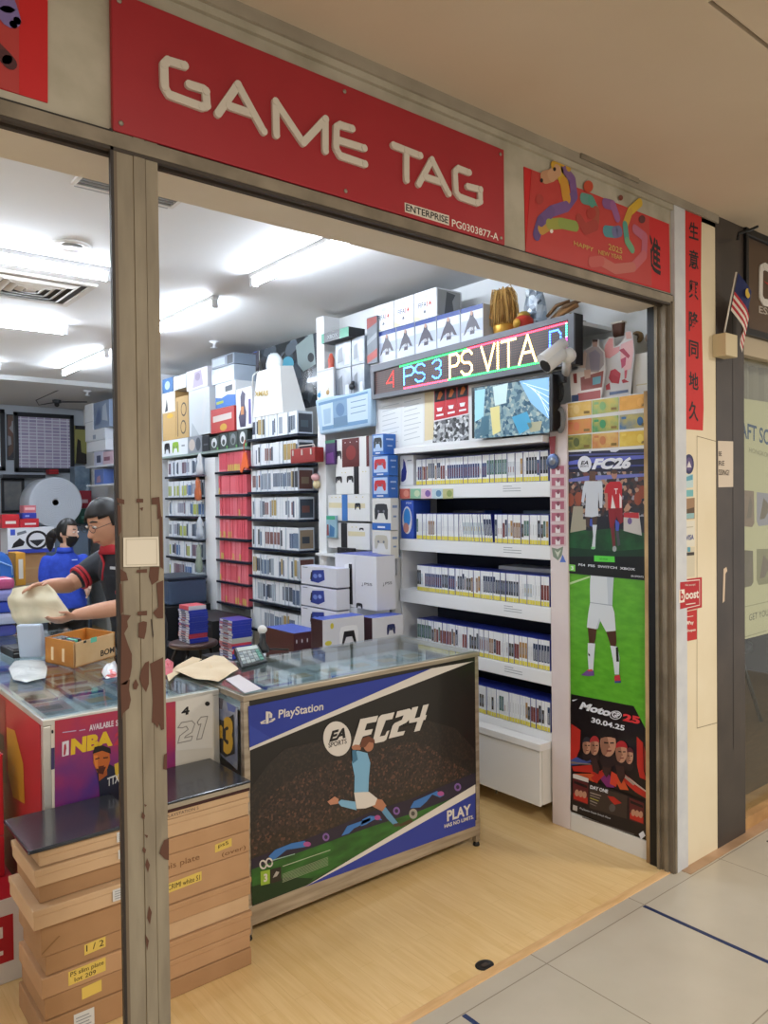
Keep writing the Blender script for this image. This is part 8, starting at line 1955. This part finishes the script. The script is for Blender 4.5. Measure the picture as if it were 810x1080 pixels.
_, z2 = back_box(8.22, 8, 57.5, 556.5, 582, .3, 'wheel_box', 'white box with a black racing wheel and pedals picture', C('#d9dce4', .4), None, [('print', wheel)], zlo=z1 + .002)
_, z3 = back_box(8.26, 2, 20.5, 542.5, 556, .26, 'red_box', 'red box with a white line on the left of the wheel box', C('#b3222c', .4), None, [('print', lambda mb, a, b: fpoly(mb, a, b, [(.2, .3), (.8, .3), (.8, .5), (.2, .5)], C('#d9cfca', .4), 'front'))], zlo=z2 + .002)
_, z4 = back_box(8.26, 21, 41, 547, 556, .26, 'red_box', 'lower red box right of the other red box on the wheel box', C('#a8202a', .4), None, [('print', lambda mb, a, b: fpoly(mb, a, b, [(.25, .3), (.85, .3), (.85, .5), (.25, .5)], C('#d9cfca', .4), 'front'))], zlo=z2 + .002)
_, z5 = back_box(8.28, 23.5, 38.5, 541, 547, .2, 'blue_box', 'small dark blue box on the lower red box', C('#2c3a9a', .4), None, [('print', lambda mb, a, b: fpoly(mb, a, b, [(.2, .3), (.5, .3), (.5, .6), (.2, .6)], C('#8fa0d9', .4), 'front'))], zlo=z4 + .002)
back_box(8.3, 25, 38, 533, 541, .16, 'pink_box', 'small pale red box on top of the dark blue box', C('#c26a72', .4), None, [('print', lambda mb, a, b: fpoly(mb, a, b, [(.1, .4), (.9, .4), (.9, .7), (.1, .7)], C('#d9b0b0', .4), 'front'))], zlo=z5 + .002)
back_box(8.56, 2, 7, 557, 615, .2, 'red_carton', 'narrow dark red carton left of the steering wheel box', C('#7a222a', .4), None, [('print', lambda mb, a, b: fpoly(mb, a, b, [(.2, .3), (.8, .3), (.8, .8), (.2, .8)], C('#94343a', .4), 'front'))], zlo=zd + .001)
# nearer: blue bag and orange frame on a low table
zt_ = on(8, 621, Y=6.9).z
t = thing('side_table', (1.75, 7.2, 0), 'low table carrying the blue bag behind the counter', 'table')
MB().box((1.1, 6.8, zt_ - .03), (1.80, 7.5, zt_), C('#6a5a4a', .5)).build('top', t, bevel=.004)
for xx in (1.14, 1.77):
    for yy in (6.84, 7.46): MB().box((xx - .02, yy - .02, 0), (xx + .02, yy + .02, zt_ - .03), C('#3a3c40', .5)).build('leg', t)
a = on(-14, 600, Y=6.95); b = on(15.5, 600, Y=6.95); zt2 = on(3, 582, Y=6.95).z
t = thing('blue_bag', ((a.x + b.x) / 2, 7.1, zt_), 'bright blue dome-topped bag with an olive lower band at the left edge', 'bag')
W_ = (b.x - a.x); Hh = zt2 - zt_; cx = (a.x + b.x) / 2
out = [V((cx + W_ / 2 * math.cos(q) * 1.0, 6.95, zt_ + Hh * .35 + Hh * .65 * math.sin(q))) for q in [i * math.pi / 16 for i in range(17)]]
MB().prism([V((b.x, 6.95, zt_ + .002))] + out + [V((a.x, 6.95, zt_ + .002))], (0, .25, 0), C('#2a62b5', .5)).build('body', t, bevel=.03)
MB().box((a.x - .003, 6.944, zt_ + .02), (b.x + .003, 6.95, zt_ + Hh * .28), C('#5f6430', .6)).build('band', t)
MB().tube([(cx - .05, 6.945, zt_ + Hh * .8), (cx + .08, 6.94, zt_ + Hh * .6), (b.x - .02, 6.945, zt_ + Hh * .35)], .006, C('#8fb5e0', .5), 6).build('piping', t)
a = on(16.5, 600, Y=7.1); b = on(27, 600, Y=7.1); z0_, z1_ = zt_ + .001, on(21, 583, Y=7.1).z
t = thing('orange_box', ((a.x + b.x) / 2, 7.2, zt_), 'upright yellow-orange box with a white strip beside the blue bag', 'box')
MB().box((a.x, 7.1, z0_), (b.x, 7.35, z1_), C('#c9902f', .5)).build('body', t, bevel=.004); mb = MB(); fpoly(mb, V((a.x, 7.1, z0_)), V((b.x, 7.35, z1_)), [(.3, .2), (.75, .2), (.75, .8), (.3, .8)], C('#d9d4c9', .5), 'front'); mb.build('white_strip', t)
# stuff on the right wall beyond the far rack: shelves with white boxes seen left of the column
zs1 = on(105, 491, X=3.0).z; zs2 = on(103, 511, X=3.0).z
t = thing('wall_rack', (3.15, 8.2, 0), 'white wall shelves with boxes at the far right corner, seen left of the column', 'shelf rack')
MB().box((3.25, 7.15, 0), (3.28, 9.4, 2.84), C('#dcdfe2', .55)).build('back_panel', t)
for z_ in (zs1, zs2): MB().box((2.96, 7.2, z_ - .02), (3.25, 9.2, z_), C('#d5d9de', .5)).build('shelf_board', t, bevel=.002)
MB().box((2.98, 7.12, 0), (3.25, 7.14, 2.84), C('#dcdfe2', .5)).build('upright', t)
def sidebx(x0, x1, y0, zlo, name, lab, m_, pr_=None, d=.22):
    ya = on(x0, 470, X=3.0).y; yb = on(x1, 470, X=3.0).y; z1_ = on((x0 + x1) / 2, y0, X=3.0).z
    pbox(name, lab, 'box', (3.0, yb + .003, zlo), (3.0 + d, ya - .003, min(z1_, 2.82)), m_, None, None, [('print', pr_)] if pr_ else None); return min(z1_, 2.82)
za = sidebx(99, 108, 476, zs1 + .001, 'white_box', 'low white and violet box on the upper corner shelf', C('#b9bcd0', .45), lambda mb, a, b: fpoly(mb, a, b, [(.3, .2), (.8, .2), (.8, .7), (.3, .7)], C('#3a3f5a', .45)))
zb_ = sidebx(108.2, 119, 476, zs1 + .001, 'white_box', 'low pinkish box at the near end of the upper corner shelf', C('#c2aab4', .45), lambda mb, a, b: fpoly(mb, a, b, [(.1, .3), (.7, .3), (.7, .6), (.1, .6)], C('#7a4a5a', .45)))
zc_ = sidebx(92, 111.5, 464, max(za, zb_) + .003, 'white_carton', 'long plain white carton lying across the corner shelf boxes', C('#d8dde4', .45), lambda mb, a, b: fpoly(mb, a, b, [(0, .9), (1, .9), (1, .96), (0, .96)], C('#b5bcc6', .45)))
zd_ = sidebx(98, 111, 452, zc_ + .002, 'white_box', 'flat white box above the long white carton', C('#d3d9e0', .45), lambda mb, a, b: fpoly(mb, a, b, [(0, .1), (.25, .1), (.25, .5), (0, .5)], C('#7f8ea4', .45)))
sidebx(99, 116, 423, zd_ + .002, 'film_wrapped_box', 'big blue-grey film-wrapped picture box in the top corner', C('#7f90a8', .25), lambda mb, a, b: (fpoly(mb, a, b, [(.1, .1), (.5, .2), (.45, .8), (.15, .6)], C('#4f6286', .3)), fpoly(mb, a, b, [(.55, .3), (.9, .2), (.8, .9), (.6, .8)], C('#a9b6c6', .2))))
sidebx(90, 98.5, 426, zc_ + .002, 'white_carton', 'tall white carton at the far end of the corner shelf', C('#d9dee4', .45), lambda mb, a, b: fpoly(mb, a, b, [(0, .5), (1, .5), (1, .52), (0, .52)], C('#b5bcc6', .45)))
sidebx(99, 109, 495, zs2 + .001, 'blue_box', 'blue picture box on the lower corner shelf', C('#5a72b0', .45), lambda mb, a, b: fpoly(mb, a, b, [(.2, .1), (.7, .15), (.6, .6), (.3, .5)], C('#b08a9a', .45)))
# dark framed figure, red and green packs behind the roll
back_box(10.40, 79.5, 92, 449, 489, .05, 'wall_picture', 'olive picture with a black silhouette right of the banknote frame', C('#8f8f55', .5), None, [('print', lambda mb, a, b: (fpoly(mb, a, b, [(.0, .0), (1, 0), (1, .25), (.5, .3), (.45, .6), (.2, .65), (.1, .4)], C('#1d1714', .5), 'front'), fpoly(mb, a, b, [(.0, .9), (1, .9), (1, 1), (0, 1)], BK, 'front')))], cat='picture')
back_box(10.2, 79, 95, 492, 516, .2, 'film_bag', 'blue-grey plastic bag of packs right of the foam roll', noisy('film_blue', '#4a6075', '#8397a8', 8, .3), None, [('print', lambda mb, a, b: fpoly(mb, a, b, [(.4, .2), (.9, .6), (.85, .7), (.35, .3)], C('#aebdca', .3), 'front'))], cat='bag', zlo=on(90, 552, Y=9.85).z + .001)
back_box(9.9, 84, 96.5, 517.5, 536, .2, 'red_pack', 'dark red pack standing right of the foam roll', C('#9a2f3c', .4), None, [('print', lambda mb, a, b: fpoly(mb, a, b, [(.2, .3), (.7, .3), (.7, .5), (.2, .5)], C('#c9b0b4', .4), 'front'))])
back_box(9.85, 83, 97, 536.5, 552, .2, 'green_pack', 'dark green pack under the red pack by the foam roll', C('#2a5a4c', .4), None, [('print', lambda mb, a, b: fpoly(mb, a, b, [(.2, .3), (.7, .3), (.7, .5), (.2, .5)], C('#6aa08c', .4), 'front'))])
zq_ = on(90, 552, Y=9.85).z
o = MB().box((on(83, 552, Y=9.85).x - .05, 9.8, 0), (3.2, 10.45, zq_ - .002), C('#4d5866', .5)).box((on(83, 552, Y=9.85).x - .06, 9.79, zq_ - .03), (3.2, 9.8, zq_ - .002), C('#3c4652', .5)).build('cabinet', bevel=.005); tag(o, 'dark grey cabinet in the far corner under the red and green packs', 'cabinet')
# ================================================================== PEOPLE
def loft(mb, rings, m, n=18):
    o = len(mb.v); k = mb.idx(m)
    for c, ax, ay in rings:
        for j in range(n):
            q = 2 * math.pi * j / n; mb.v.append(V(c) + V(ax) * math.cos(q) + V(ay) * math.sin(q))
    for i in range(len(rings) - 1):
        for j in range(n):
            j2 = (j + 1) % n; mb.f.append([o + i * n + j, o + i * n + j2, o + (i + 1) * n + j2, o + (i + 1) * n + j]); mb.mi.append(k); mb.sm.append(True)
    mb.f.append([o + j for j in range(n)][::-1]); mb.mi.append(k); mb.sm.append(True)
    mb.f.append([o + (len(rings) - 1) * n + j for j in range(n)]); mb.mi.append(k); mb.sm.append(True)


def fuse(mb, name, parent, vox, smooth=4):
    """one continuous skin out of the overlapping shapes"""
    o = mb.build(name, parent); rm = o.modifiers.new('fuse', 'REMESH'); rm.mode = 'VOXEL'; rm.voxel_size = vox; rm.use_smooth_shade = True
    sm = o.modifiers.new('soften', 'SMOOTH'); sm.factor = .5; sm.iterations = smooth
    bpy.context.view_layer.update()
    me = bpy.data.meshes.new_from_object(o.evaluated_get(bpy.context.evaluated_depsgraph_get())); o.modifiers.clear(); old = o.data; o.data = me; bpy.data.meshes.remove(old)
    return o


def limb(mb, pts, rs, m):
    """tapered limb with rounded joints"""
    P = []; R = []
    for i in range(len(pts) - 1):
        for k in range(6):
            f = k / 6; P.append(V(pts[i]).lerp(V(pts[i + 1]), f)); R.append(rs[i] + (rs[i + 1] - rs[i]) * f + .006 * math.sin(math.pi * f) * (1 if rs[i] > .03 else 0))
    P.append(V(pts[-1])); R.append(rs[-1]); mb.tube(P, R, m, 12)
    for p, r in zip(pts, rs): mb.ball(p, r, m, 12, 8)


def hand(mb, wrist, d, palm_n, m, curl, s=1.0, side=1):
    """palm, four unequal bent fingers and a thumb leaving the side of the palm"""
    d = V(d).normalized(); n = V(palm_n); n = (n - d * n.dot(d)).normalized(); w = d.cross(n) * side; L_ = .085 * s
    W = V(wrist)
    loft(mb, [(W, w * .024 * s, n * .017 * s), (W + d * L_ * .5, w * .037 * s, n * .015 * s), (W + d * L_, w * .039 * s, n * .011 * s)], m, 12)
    for i, ln in enumerate((.072, .080, .074, .058)):
        b = W + d * (L_ - .012) + w * ((-.03 + .02 * i) * s); q0 = b; dd = d.copy(); P = [b - d * .02]
        for k in range(3):
            a = curl * (.45 + .35 * k); dd = (d * math.cos(a) + n * math.sin(a)).normalized(); q0 = q0 + dd * (ln * s * (.42, .33, .25)[k]); P.append(q0)
        mb.tube(P, [.0095 * s, .009 * s, .0085 * s, .0065 * s], m, 8); mb.ball(P[-1], .0066 * s, m, 8, 6)
    b = W + d * (L_ * .25) - w * .024 * s
    t1 = b + (d * .6 - w * .75 + n * .25).normalized() * .042 * s; t2 = t1 + (d * .9 - w * .1 + n * .45).normalized() * .034 * s
    mb.tube([b + w * .012 * s, t1, t2], [.0125 * s, .0105 * s, .0078 * s], m, 8); mb.ball(t2, .008 * s, m, 8, 6)


def headmesh(mb, c, f, r, u, m, s=1.0):
    o = len(mb.v); k = mb.idx(m); seg, rings = 24, 18
    for i in range(rings + 1):
        t = math.pi * i / rings
        for j in range(seg):
            q = 2 * math.pi * j / seg; x, y, z = math.sin(t) * math.cos(q), math.sin(t) * math.sin(q), -math.cos(t)
            sx = .074 * (1 - .34 * max(0, -z) ** 1.6); sy = .094 * (1 - (.12 if y > 0 else .45) * max(0, -z) ** 1.5)
            fy = y * sy + (.010 * max(0, -z) if y > 0 else 0) - (.006 if (y > .6 and .05 < z < .3) else 0)
            mb.v.append(c + (r * (x * sx) + f * fy + u * (z * .118)) * s)
    for i in range(rings):
        for j in range(seg):
            j2 = (j + 1) % seg; mb.f.append([o + i * seg + j, o + i * seg + j2, o + (i + 1) * seg + j2, o + (i + 1) * seg + j]); mb.mi.append(k); mb.sm.append(True)
    mb.tube([c + (f * .084 + u * .022) * s, c + (f * .098 - u * .004) * s, c + (f * .108 - u * .022) * s], [.007 * s, .010 * s, .0135 * s], m, 8); mb.ball(c + (f * .104 - u * .024) * s, (.015 * s, .015 * s, .011 * s), m, 8, 6)
    for sg in (-1, 1): mb.ball(c + (r * sg * .075 - f * .006 - u * .01) * s, (.014 * s, .016 * s, .028 * s), m, 10, 7)
    mb.ball(c + (f * .082 - u * .056) * s, (.022 * s, .018 * s, .009 * s), m, 10, 6)


def patch(mb, c, f, r, u, m, s, keep, grow=1.07):
    """shell over the part of the head where keep(x, y, z) holds (hair, mask)"""
    o = len(mb.v); k = mb.idx(m); seg, rings = 32, 24; idx = {}
    for i in range(rings + 1):
        t = math.pi * i / rings
        for j in range(seg):
            q = 2 * math.pi * j / seg; x, y, z = math.sin(t) * math.cos(q), math.sin(t) * math.sin(q), -math.cos(t)
            sx = .074 * (1 - .34 * max(0, -z) ** 1.6); sy = .094 * (1 - (.12 if y > 0 else .45) * max(0, -z) ** 1.5); g = grow + .012 * math.sin(9 * q + 5 * t)
            idx[i, j] = (len(mb.v), keep(x, y, z)); mb.v.append(c + (r * (x * sx * g) + f * (y * sy * g + (.010 * max(0, -z) if y > 0 else 0)) + u * (z * .118 * g)) * s)
    for i in range(rings):
        for j in range(seg):
            a = [idx[i, j], idx[i, (j + 1) % seg], idx[i + 1, (j + 1) % seg], idx[i + 1, j]]
            if all(q[1] for q in a): mb.f.append([q[0] for q in a]); mb.mi.append(k); mb.sm.append(True)


SKINM = noisy('skin', '#c08c6f', '#cc9a7e', 5, .5); SKINW = noisy('skin_fair', '#c9a08a', '#d3ae99', 5, .5); HAIR = C('#141212', .45); NAVY = noisy('dark_polo_cloth', '#15181f', '#1f232c', 30, .8); BLUEC = noisy('blue_polo_cloth', '#1f3fb0', '#2a4cc4', 30, .8); TRS = C('#17171a', .85)

# --- the man behind the long counter, facing across it, arms forward with the cloth
f = V((-1, -.1, 0)).normalized(); r = V((-f.y, f.x, 0)); Z_ = V((0, 0, 1)); r = f.cross(Z_)
def fr(c, a, b): return (c, r * a, f * b)
pel, waist, chest, neck = V((1.60, 4.12, .93)), V((1.575, 4.12, 1.06)), V((1.53, 4.12, 1.22)), V((1.475, 4.115, 1.36))
hc = V((1.425, 4.10, 1.49)); hf = (V((-.88, -.22, -.34))).normalized(); hr = hf.cross(Z_).normalized(); hu = hr.cross(hf)
shN, shF = V((1.515, 3.93, 1.285)), V((1.50, 4.31, 1.285))
elN, elF = V((1.43, 3.86, 1.075)), V((1.27, 4.27, 1.16)); wrN, wrF = V((1.215, 3.945, 1.045)), V((1.115, 4.115, 1.185))
t = thing('person', (1.6, 4.12, 0), 'man in glasses and black polo shirt with red trim, holding a pale cloth', 'person')
mb = MB()
loft(mb, [fr(pel - Z_ * .1, .15, .105), fr(pel, .165, .12), fr(waist, .158, .118), fr(chest, .175, .115), fr(chest + Z_ * .07 + f * .01, .165, .095), fr(neck - Z_ * .03, .075, .062)], SKINM, 22)
limb(mb, [neck - Z_ * .05, hc - hu * .07 - hf * .02], [.062, .054], SKINM); headmesh(mb, hc, hf, hr, hu, SKINM, 1.1)
for sh, el, wr in ((shN, elN, wrN), (shF, elF, wrF)): limb(mb, [sh, el, wr], [.058, .042, .029], SKINM)
hand(mb, wrN, V((-.62, .1, -.2)), V((-.1, .5, .9)), SKINM, .75, 1.0, 1); hand(mb, wrF, V((-.65, -.3, .05)), V((.05, -.5, -.9)), SKINM, .6, 1.0, -1)
for sg, yy in ((-1, 4.03), (1, 4.21)): limb(mb, [pel + V((0, (yy - 4.12), -.04)), V((1.585, yy, .5)), V((1.61, yy, .09))], [.092, .062, .045], SKINM); limb(mb, [V((1.62, yy, .045)), V((1.47, yy, .035))], [.045, .034], SKINM)
body = fuse(mb, 'body', t, .0075, 5)
mb = MB()
loft(mb, [fr(pel - Z_ * .09, .182, .138), fr(pel, .182, .138), fr(waist, .176, .135), fr(chest, .192, .132), fr(chest + Z_ * .075 + f * .01, .18, .108), fr(neck - Z_ * .035, .088, .075), fr(neck - Z_ * .012, .075, .066)], NAVY, 24)
for sh, el in ((shN, elN), (shF, elF)): limb(mb, [sh, sh.lerp(el, .66)], [.072, .064], NAVY)
shirt = fuse(mb, 'polo_shirt', t, .009, 4)
mb = MB(); REDT = C('#b32a36', .7)
for sh, el in ((shN, elN), (shF, elF)):
    d = (el - sh).normalized()
    for k in (.60, .685): p = sh.lerp(el, k + .04); mb.tube([p - d * .008, p, p + d * .008], [.067, .069, .067], REDT, 18)
mb.build('sleeve_trim', t)
mb = MB(); mb.tube([neck - Z_ * .03 + f * .012, neck - Z_ * .012 + f * .012, neck + Z_ * .004 - f * .006], [.080, .072, .066], REDT, 20); mb.build('collar', t)
p0 = neck - Z_ * .03 + f * .085; mb = MB()
mb.tube([p0, chest + Z_ * .06 + f * .122, chest - Z_ * .03 + f * .135], [.007, .007, .006], REDT, 8); mb.build('placket_trim', t)
pl_ = chest + Z_ * .035 + f * .118 - r * .0 + V((0, -.09, 0)); mb = MB(); mb.obox(pl_, V((.012, -.05, 0)), V((-.006, -.002, .0)), V((0, 0, .014)), C('#c9ccd2', .6)); mb.build('chest_logo', t)
mb = MB()
loft(mb, [fr(pel - Z_ * .06, .178, .13), fr(pel - Z_ * .12, .18, .135), fr(pel - Z_ * .2, .17, .125)], TRS, 20)
for yy in (4.03, 4.21): limb(mb, [pel + V((0, yy - 4.12, -.08)), V((1.585, yy, .5)), V((1.61, yy, .1))], [.105, .08, .066], TRS)
fuse(mb, 'trousers', t, .012, 3)
mb = MB()
for yy in (4.03, 4.21): limb(mb, [V((1.63, yy, .05)), V((1.45, yy, .042))], [.052, .04], BLACK)
mb.build('shoes', t)
mb = MB(); patch(mb, hc, hf, hr, hu, HAIR, 1.1, lambda x, y, z: (z > .42 + .1 * math.sin(11 * x) - .12 * abs(x)) if y > .35 else ((z > -.05) if y > -.1 else z > -.45), 1.13)
hair = mb.build('hair', t); so = hair.modifiers.new('hair_body', 'SOLIDIFY'); so.thickness = .014; so.offset = -1
mb = MB()
for sg in (-1, 1):
    c_ = hc + (hf * .087 + hr * sg * .032 + hu * .018) * 1.1; mb.ball(c_, (.012, .012, .007), C('#efe9e4', .3), 10, 7); mb.ball(c_ + hf * .0075, (.006, .006, .0055), C('#1c1412', .2), 8, 6)
mb.build('eyes', t)
mb = MB()
for sg in (-1, 1): mb.tube([hc + (hf * .090 + hr * sg * .014 + hu * .043) * 1.1, hc + (hf * .088 + hr * sg * .034 + hu * .047) * 1.1, hc + (hf * .076 + hr * sg * .052 + hu * .04) * 1.1], [.004, .0048, .003], HAIR, 6)
mb.build('eyebrows', t)
mb = MB(); mb.tube([hc + (hf * .083 - hr * .024 - hu * .058) * 1.1, hc + (hf * .097 - hu * .056) * 1.1, hc + (hf * .083 + hr * .024 - hu * .058) * 1.1], [.003, .0055, .003], C('#8d4c44', .5), 6); mb.build('mouth', t)
mb = MB(); GM = C('#2b2c30', .3)
for sg in (-1, 1):
    c_ = hc + (hf * .104 + hr * sg * .034 + hu * .015) * 1.1
    mb.tube([c_ + hr * (.027 * math.cos(a)) + hu * (.021 * math.sin(a)) for a in [k * math.pi / 8 for k in range(17)]], .0018, GM, 6)
    mb.tube([c_ + hr * sg * .027, hc + (hr * sg * .08 - hf * .0 + hu * .015) * 1.1], .0018, GM, 6)
mb.tube([hc + (hf * .104 - hr * .01 + hu * .017) * 1.1, hc + (hf * .108 + hu * .02) * 1.1, hc + (hf * .104 + hr * .01 + hu * .017) * 1.1], .0018, GM, 6)
mb.build('glasses', t)

# the pale cloth he holds: a draped sheet between the two hands
cn = V((-.63, -.75, .2)); cp = V((1.13, 3.98, 1.015))
def cloth_at(x, y):
    d = ray(x, y); return CAM + d * ((cp - CAM).dot(cn) / d.dot(cn))
outl_ = [(72.5, 645), (66, 633), (57, 622), (50, 616), (38, 617), (25, 618), (14, 621), (7, 630), (8, 641), (12, 651), (19, 661.5), (30, 659), (44, 657.5), (58, 656), (66, 651)]
P_ = [cloth_at(*p) for p in outl_]; c_ = sum(P_, V((0, 0, 0))) / len(P_); mb = MB(); CL = noisy('pale_cloth', '#d8d0b4', '#e6dfc8', 7, .8); rr = 8; fine = []
for i in range(len(P_)):
    for k in range(4): fine.append(P_[i].lerp(P_[(i + 1) % len(P_)], k / 4))
Ln = len(fine); k0 = mb.idx(CL); nn = cn.normalized()
for a in range(rr):
    for q in fine:
        fct = 1 - a / rr; p = c_.lerp(q, fct); dd = p - c_
        mb.v.append(p + nn * (.035 * (1 - fct ** 2) + .012 * math.sin(dd.dot(RGT) * 60 + dd.z * 25) * fct + .008 * math.sin(dd.z * 70)))
mb.v.append(c_ + nn * .035)
for a in range(rr - 1):
    for i in range(Ln): mb.f.append([a * Ln + i, a * Ln + (i + 1) % Ln, (a + 1) * Ln + (i + 1) % Ln, (a + 1) * Ln + i]); mb.mi.append(k0); mb.sm.append(True)
for i in range(Ln): mb.f.append([(rr - 1) * Ln + i, (rr - 1) * Ln + (i + 1) % Ln, rr * Ln]); mb.mi.append(k0); mb.sm.append(True)
o = mb.build('held_cloth'); so = o.modifiers.new('cloth_thickness', 'SOLIDIFY'); so.thickness = .002; tag(o, 'pale cream cloth held up between the hands of the man in glasses', 'cloth')

# --- the woman farther back, body to the front, head turned to the right
bx, by = 2.045, 6.95
f = V((-.2, -.98, 0)).normalized(); r = f.cross(Z_)
pel, waist, chest, neck = V((bx + .02, by, .74)), V((bx + .01, by, .88)), V((bx, by, 1.06)), V((bx, by - .01, 1.2))
hc = V((bx + .015, by - .03, 1.345)); hf = V((.62, -.77, -.12)).normalized(); hr = hf.cross(Z_).normalized(); hu = hr.cross(hf)
R_ = r if (RGT.dot(r) > 0) else -r
shL, shR = neck - R_ * .145 - Z_ * .085, neck + R_ * .145 - Z_ * .085
elL, elR = shL - R_ * .035 - Z_ * .22 + f * .02, shR + R_ * .03 - Z_ * .22 + f * .03; wrL, wrR = elL - Z_ * .19 + f * .06 + R_ * .02, elR - R_ * .02 + f * .19 - Z_ * .04
t = thing('person', (bx, by, 0), 'woman in a blue polo shirt and black face mask standing at the back', 'person')
mb = MB()
loft(mb, [fr(pel - Z_ * .1, .15, .1), fr(pel, .15, .105), fr(waist, .118, .09), fr(chest, .138, .1), fr(chest + Z_ * .07, .13, .08), fr(neck - Z_ * .03, .06, .05)], SKINW, 20)
limb(mb, [neck - Z_ * .05, hc - hu * .06], [.05, .044], SKINW); headmesh(mb, hc, hf, hr, hu, SKINW, .98)
for a_, b_, c2 in ((shL, elL, wrL), (shR, elR, wrR)): limb(mb, [a_ - Z_ * .01, b_, c2], [.038, .034, .025], SKINW)
hand(mb, wrL, V((0, -.1, -1)), R_, SKINW, .5, .9, 1); hand(mb, wrR, f, -R_, SKINW, .6, .9, -1)
for sg in (-1, 1): limb(mb, [pel + R_ * sg * .075 - Z_ * .04, pel + R_ * sg * .085 - Z_ * .36, V((bx, by, .08)) + R_ * sg * .09], [.08, .055, .04], SKINW); limb(mb, [V((bx, by, .045)) + R_ * sg * .09, V((bx, by, .035)) + R_ * sg * .1 + f * .13], [.04, .03], SKINW)
fuse(mb, 'body', t, .0085, 4)
mb = MB()
loft(mb, [fr(pel - Z_ * .05, .16, .118), fr(pel, .158, .118), fr(waist, .132, .106), fr(chest, .148, .112), fr(chest + Z_ * .06, .14, .095), fr(neck - Z_ * .03, .072, .062), fr(neck - Z_ * .008, .062, .055)], BLUEC, 22)
for a_, b_ in ((shL, elL), (shR, elR)): limb(mb, [a_ - Z_ * .01, a_.lerp(b_, .7)], [.054, .053], BLUEC)
fuse(mb, 'polo_shirt', t, .010, 4)
mb = MB(); mb.tube([neck - Z_ * .025, neck - Z_ * .002, neck + Z_ * .02], [.074, .067, .062], BLUEC, 18); mb.build('collar', t)
mb = MB(); q = chest + Z_ * .05 + f * .115 + R_ * .045; mb.obox(q, R_ * .045, f * .008, Z_ * .008, C('#b9c6e8', .6)); mb.build('chest_logo', t)
mb = MB()
loft(mb, [fr(pel - Z_ * .04, .16, .115), fr(pel - Z_ * .1, .165, .12), fr(pel - Z_ * .17, .155, .11)], TRS, 20)
for sg in (-1, 1): limb(mb, [pel + R_ * sg * .075 - Z_ * .06, pel + R_ * sg * .085 - Z_ * .36, V((bx, by, .1)) + R_ * sg * .09], [.092, .07, .056], TRS)
fuse(mb, 'trousers', t, .012, 3)
mb = MB()
for sg in (-1, 1): limb(mb, [V((bx, by, .05)) + R_ * sg * .09 - f * .02, V((bx, by, .04)) + R_ * sg * .1 + f * .14], [.048, .036], BLACK)
mb.build('shoes', t)
mb = MB(); patch(mb, hc, hf, hr, hu, HAIR, .98, lambda x, y, z: (z > .5) if y > .45 else ((z > -.25) if y > .0 else z > -.75), 1.12); h_ = mb.build('hair', t); so = h_.modifiers.new('hair_body', 'SOLIDIFY'); so.thickness = .012; so.offset = -1
mb = MB(); b0 = hc - hf * .10 - hu * .0; limb(mb, [b0, b0 - hf * .05 - hu * .045, b0 - hf * .06 - hu * .11, b0 - hf * .05 - hu * .17], [.034, .042, .034, .014], HAIR); mb.build('ponytail', t)
mb = MB(); patch(mb, hc, hf, hr, hu, C('#121214', .7), .98, lambda x, y, z: y > .2 and -.93 < z < -.02 and abs(x) < .9, 1.16); mk = mb.build('face_mask', t); so = mk.modifiers.new('cloth_thickness', 'SOLIDIFY'); so.thickness = .003
mb = MB()
for sg in (-1, 1): mb.tube([hc + (hf * .06 + hr * sg * .07 - hu * .02) * .98, hc + (hr * sg * .08 + hu * .0) * .98], .002, BLACK, 5)
mb.build('mask_loop', t)
mb = MB()
for sg in (-1, 1):
    c2 = hc + (hf * .086 + hr * sg * .031 + hu * .018) * .98; mb.ball(c2, (.011, .011, .006), C('#efe9e4', .3), 10, 7); mb.ball(c2 + hf * .007, (.0055, .0055, .005), C('#1c1412', .2), 8, 6)
    mb.tube([hc + (hf * .090 + hr * sg * .014 + hu * .042) * .98, hc + (hf * .084 + hr * sg * .045 + hu * .044) * .98], .0035, HAIR, 6)
mb.build('eyes', t)
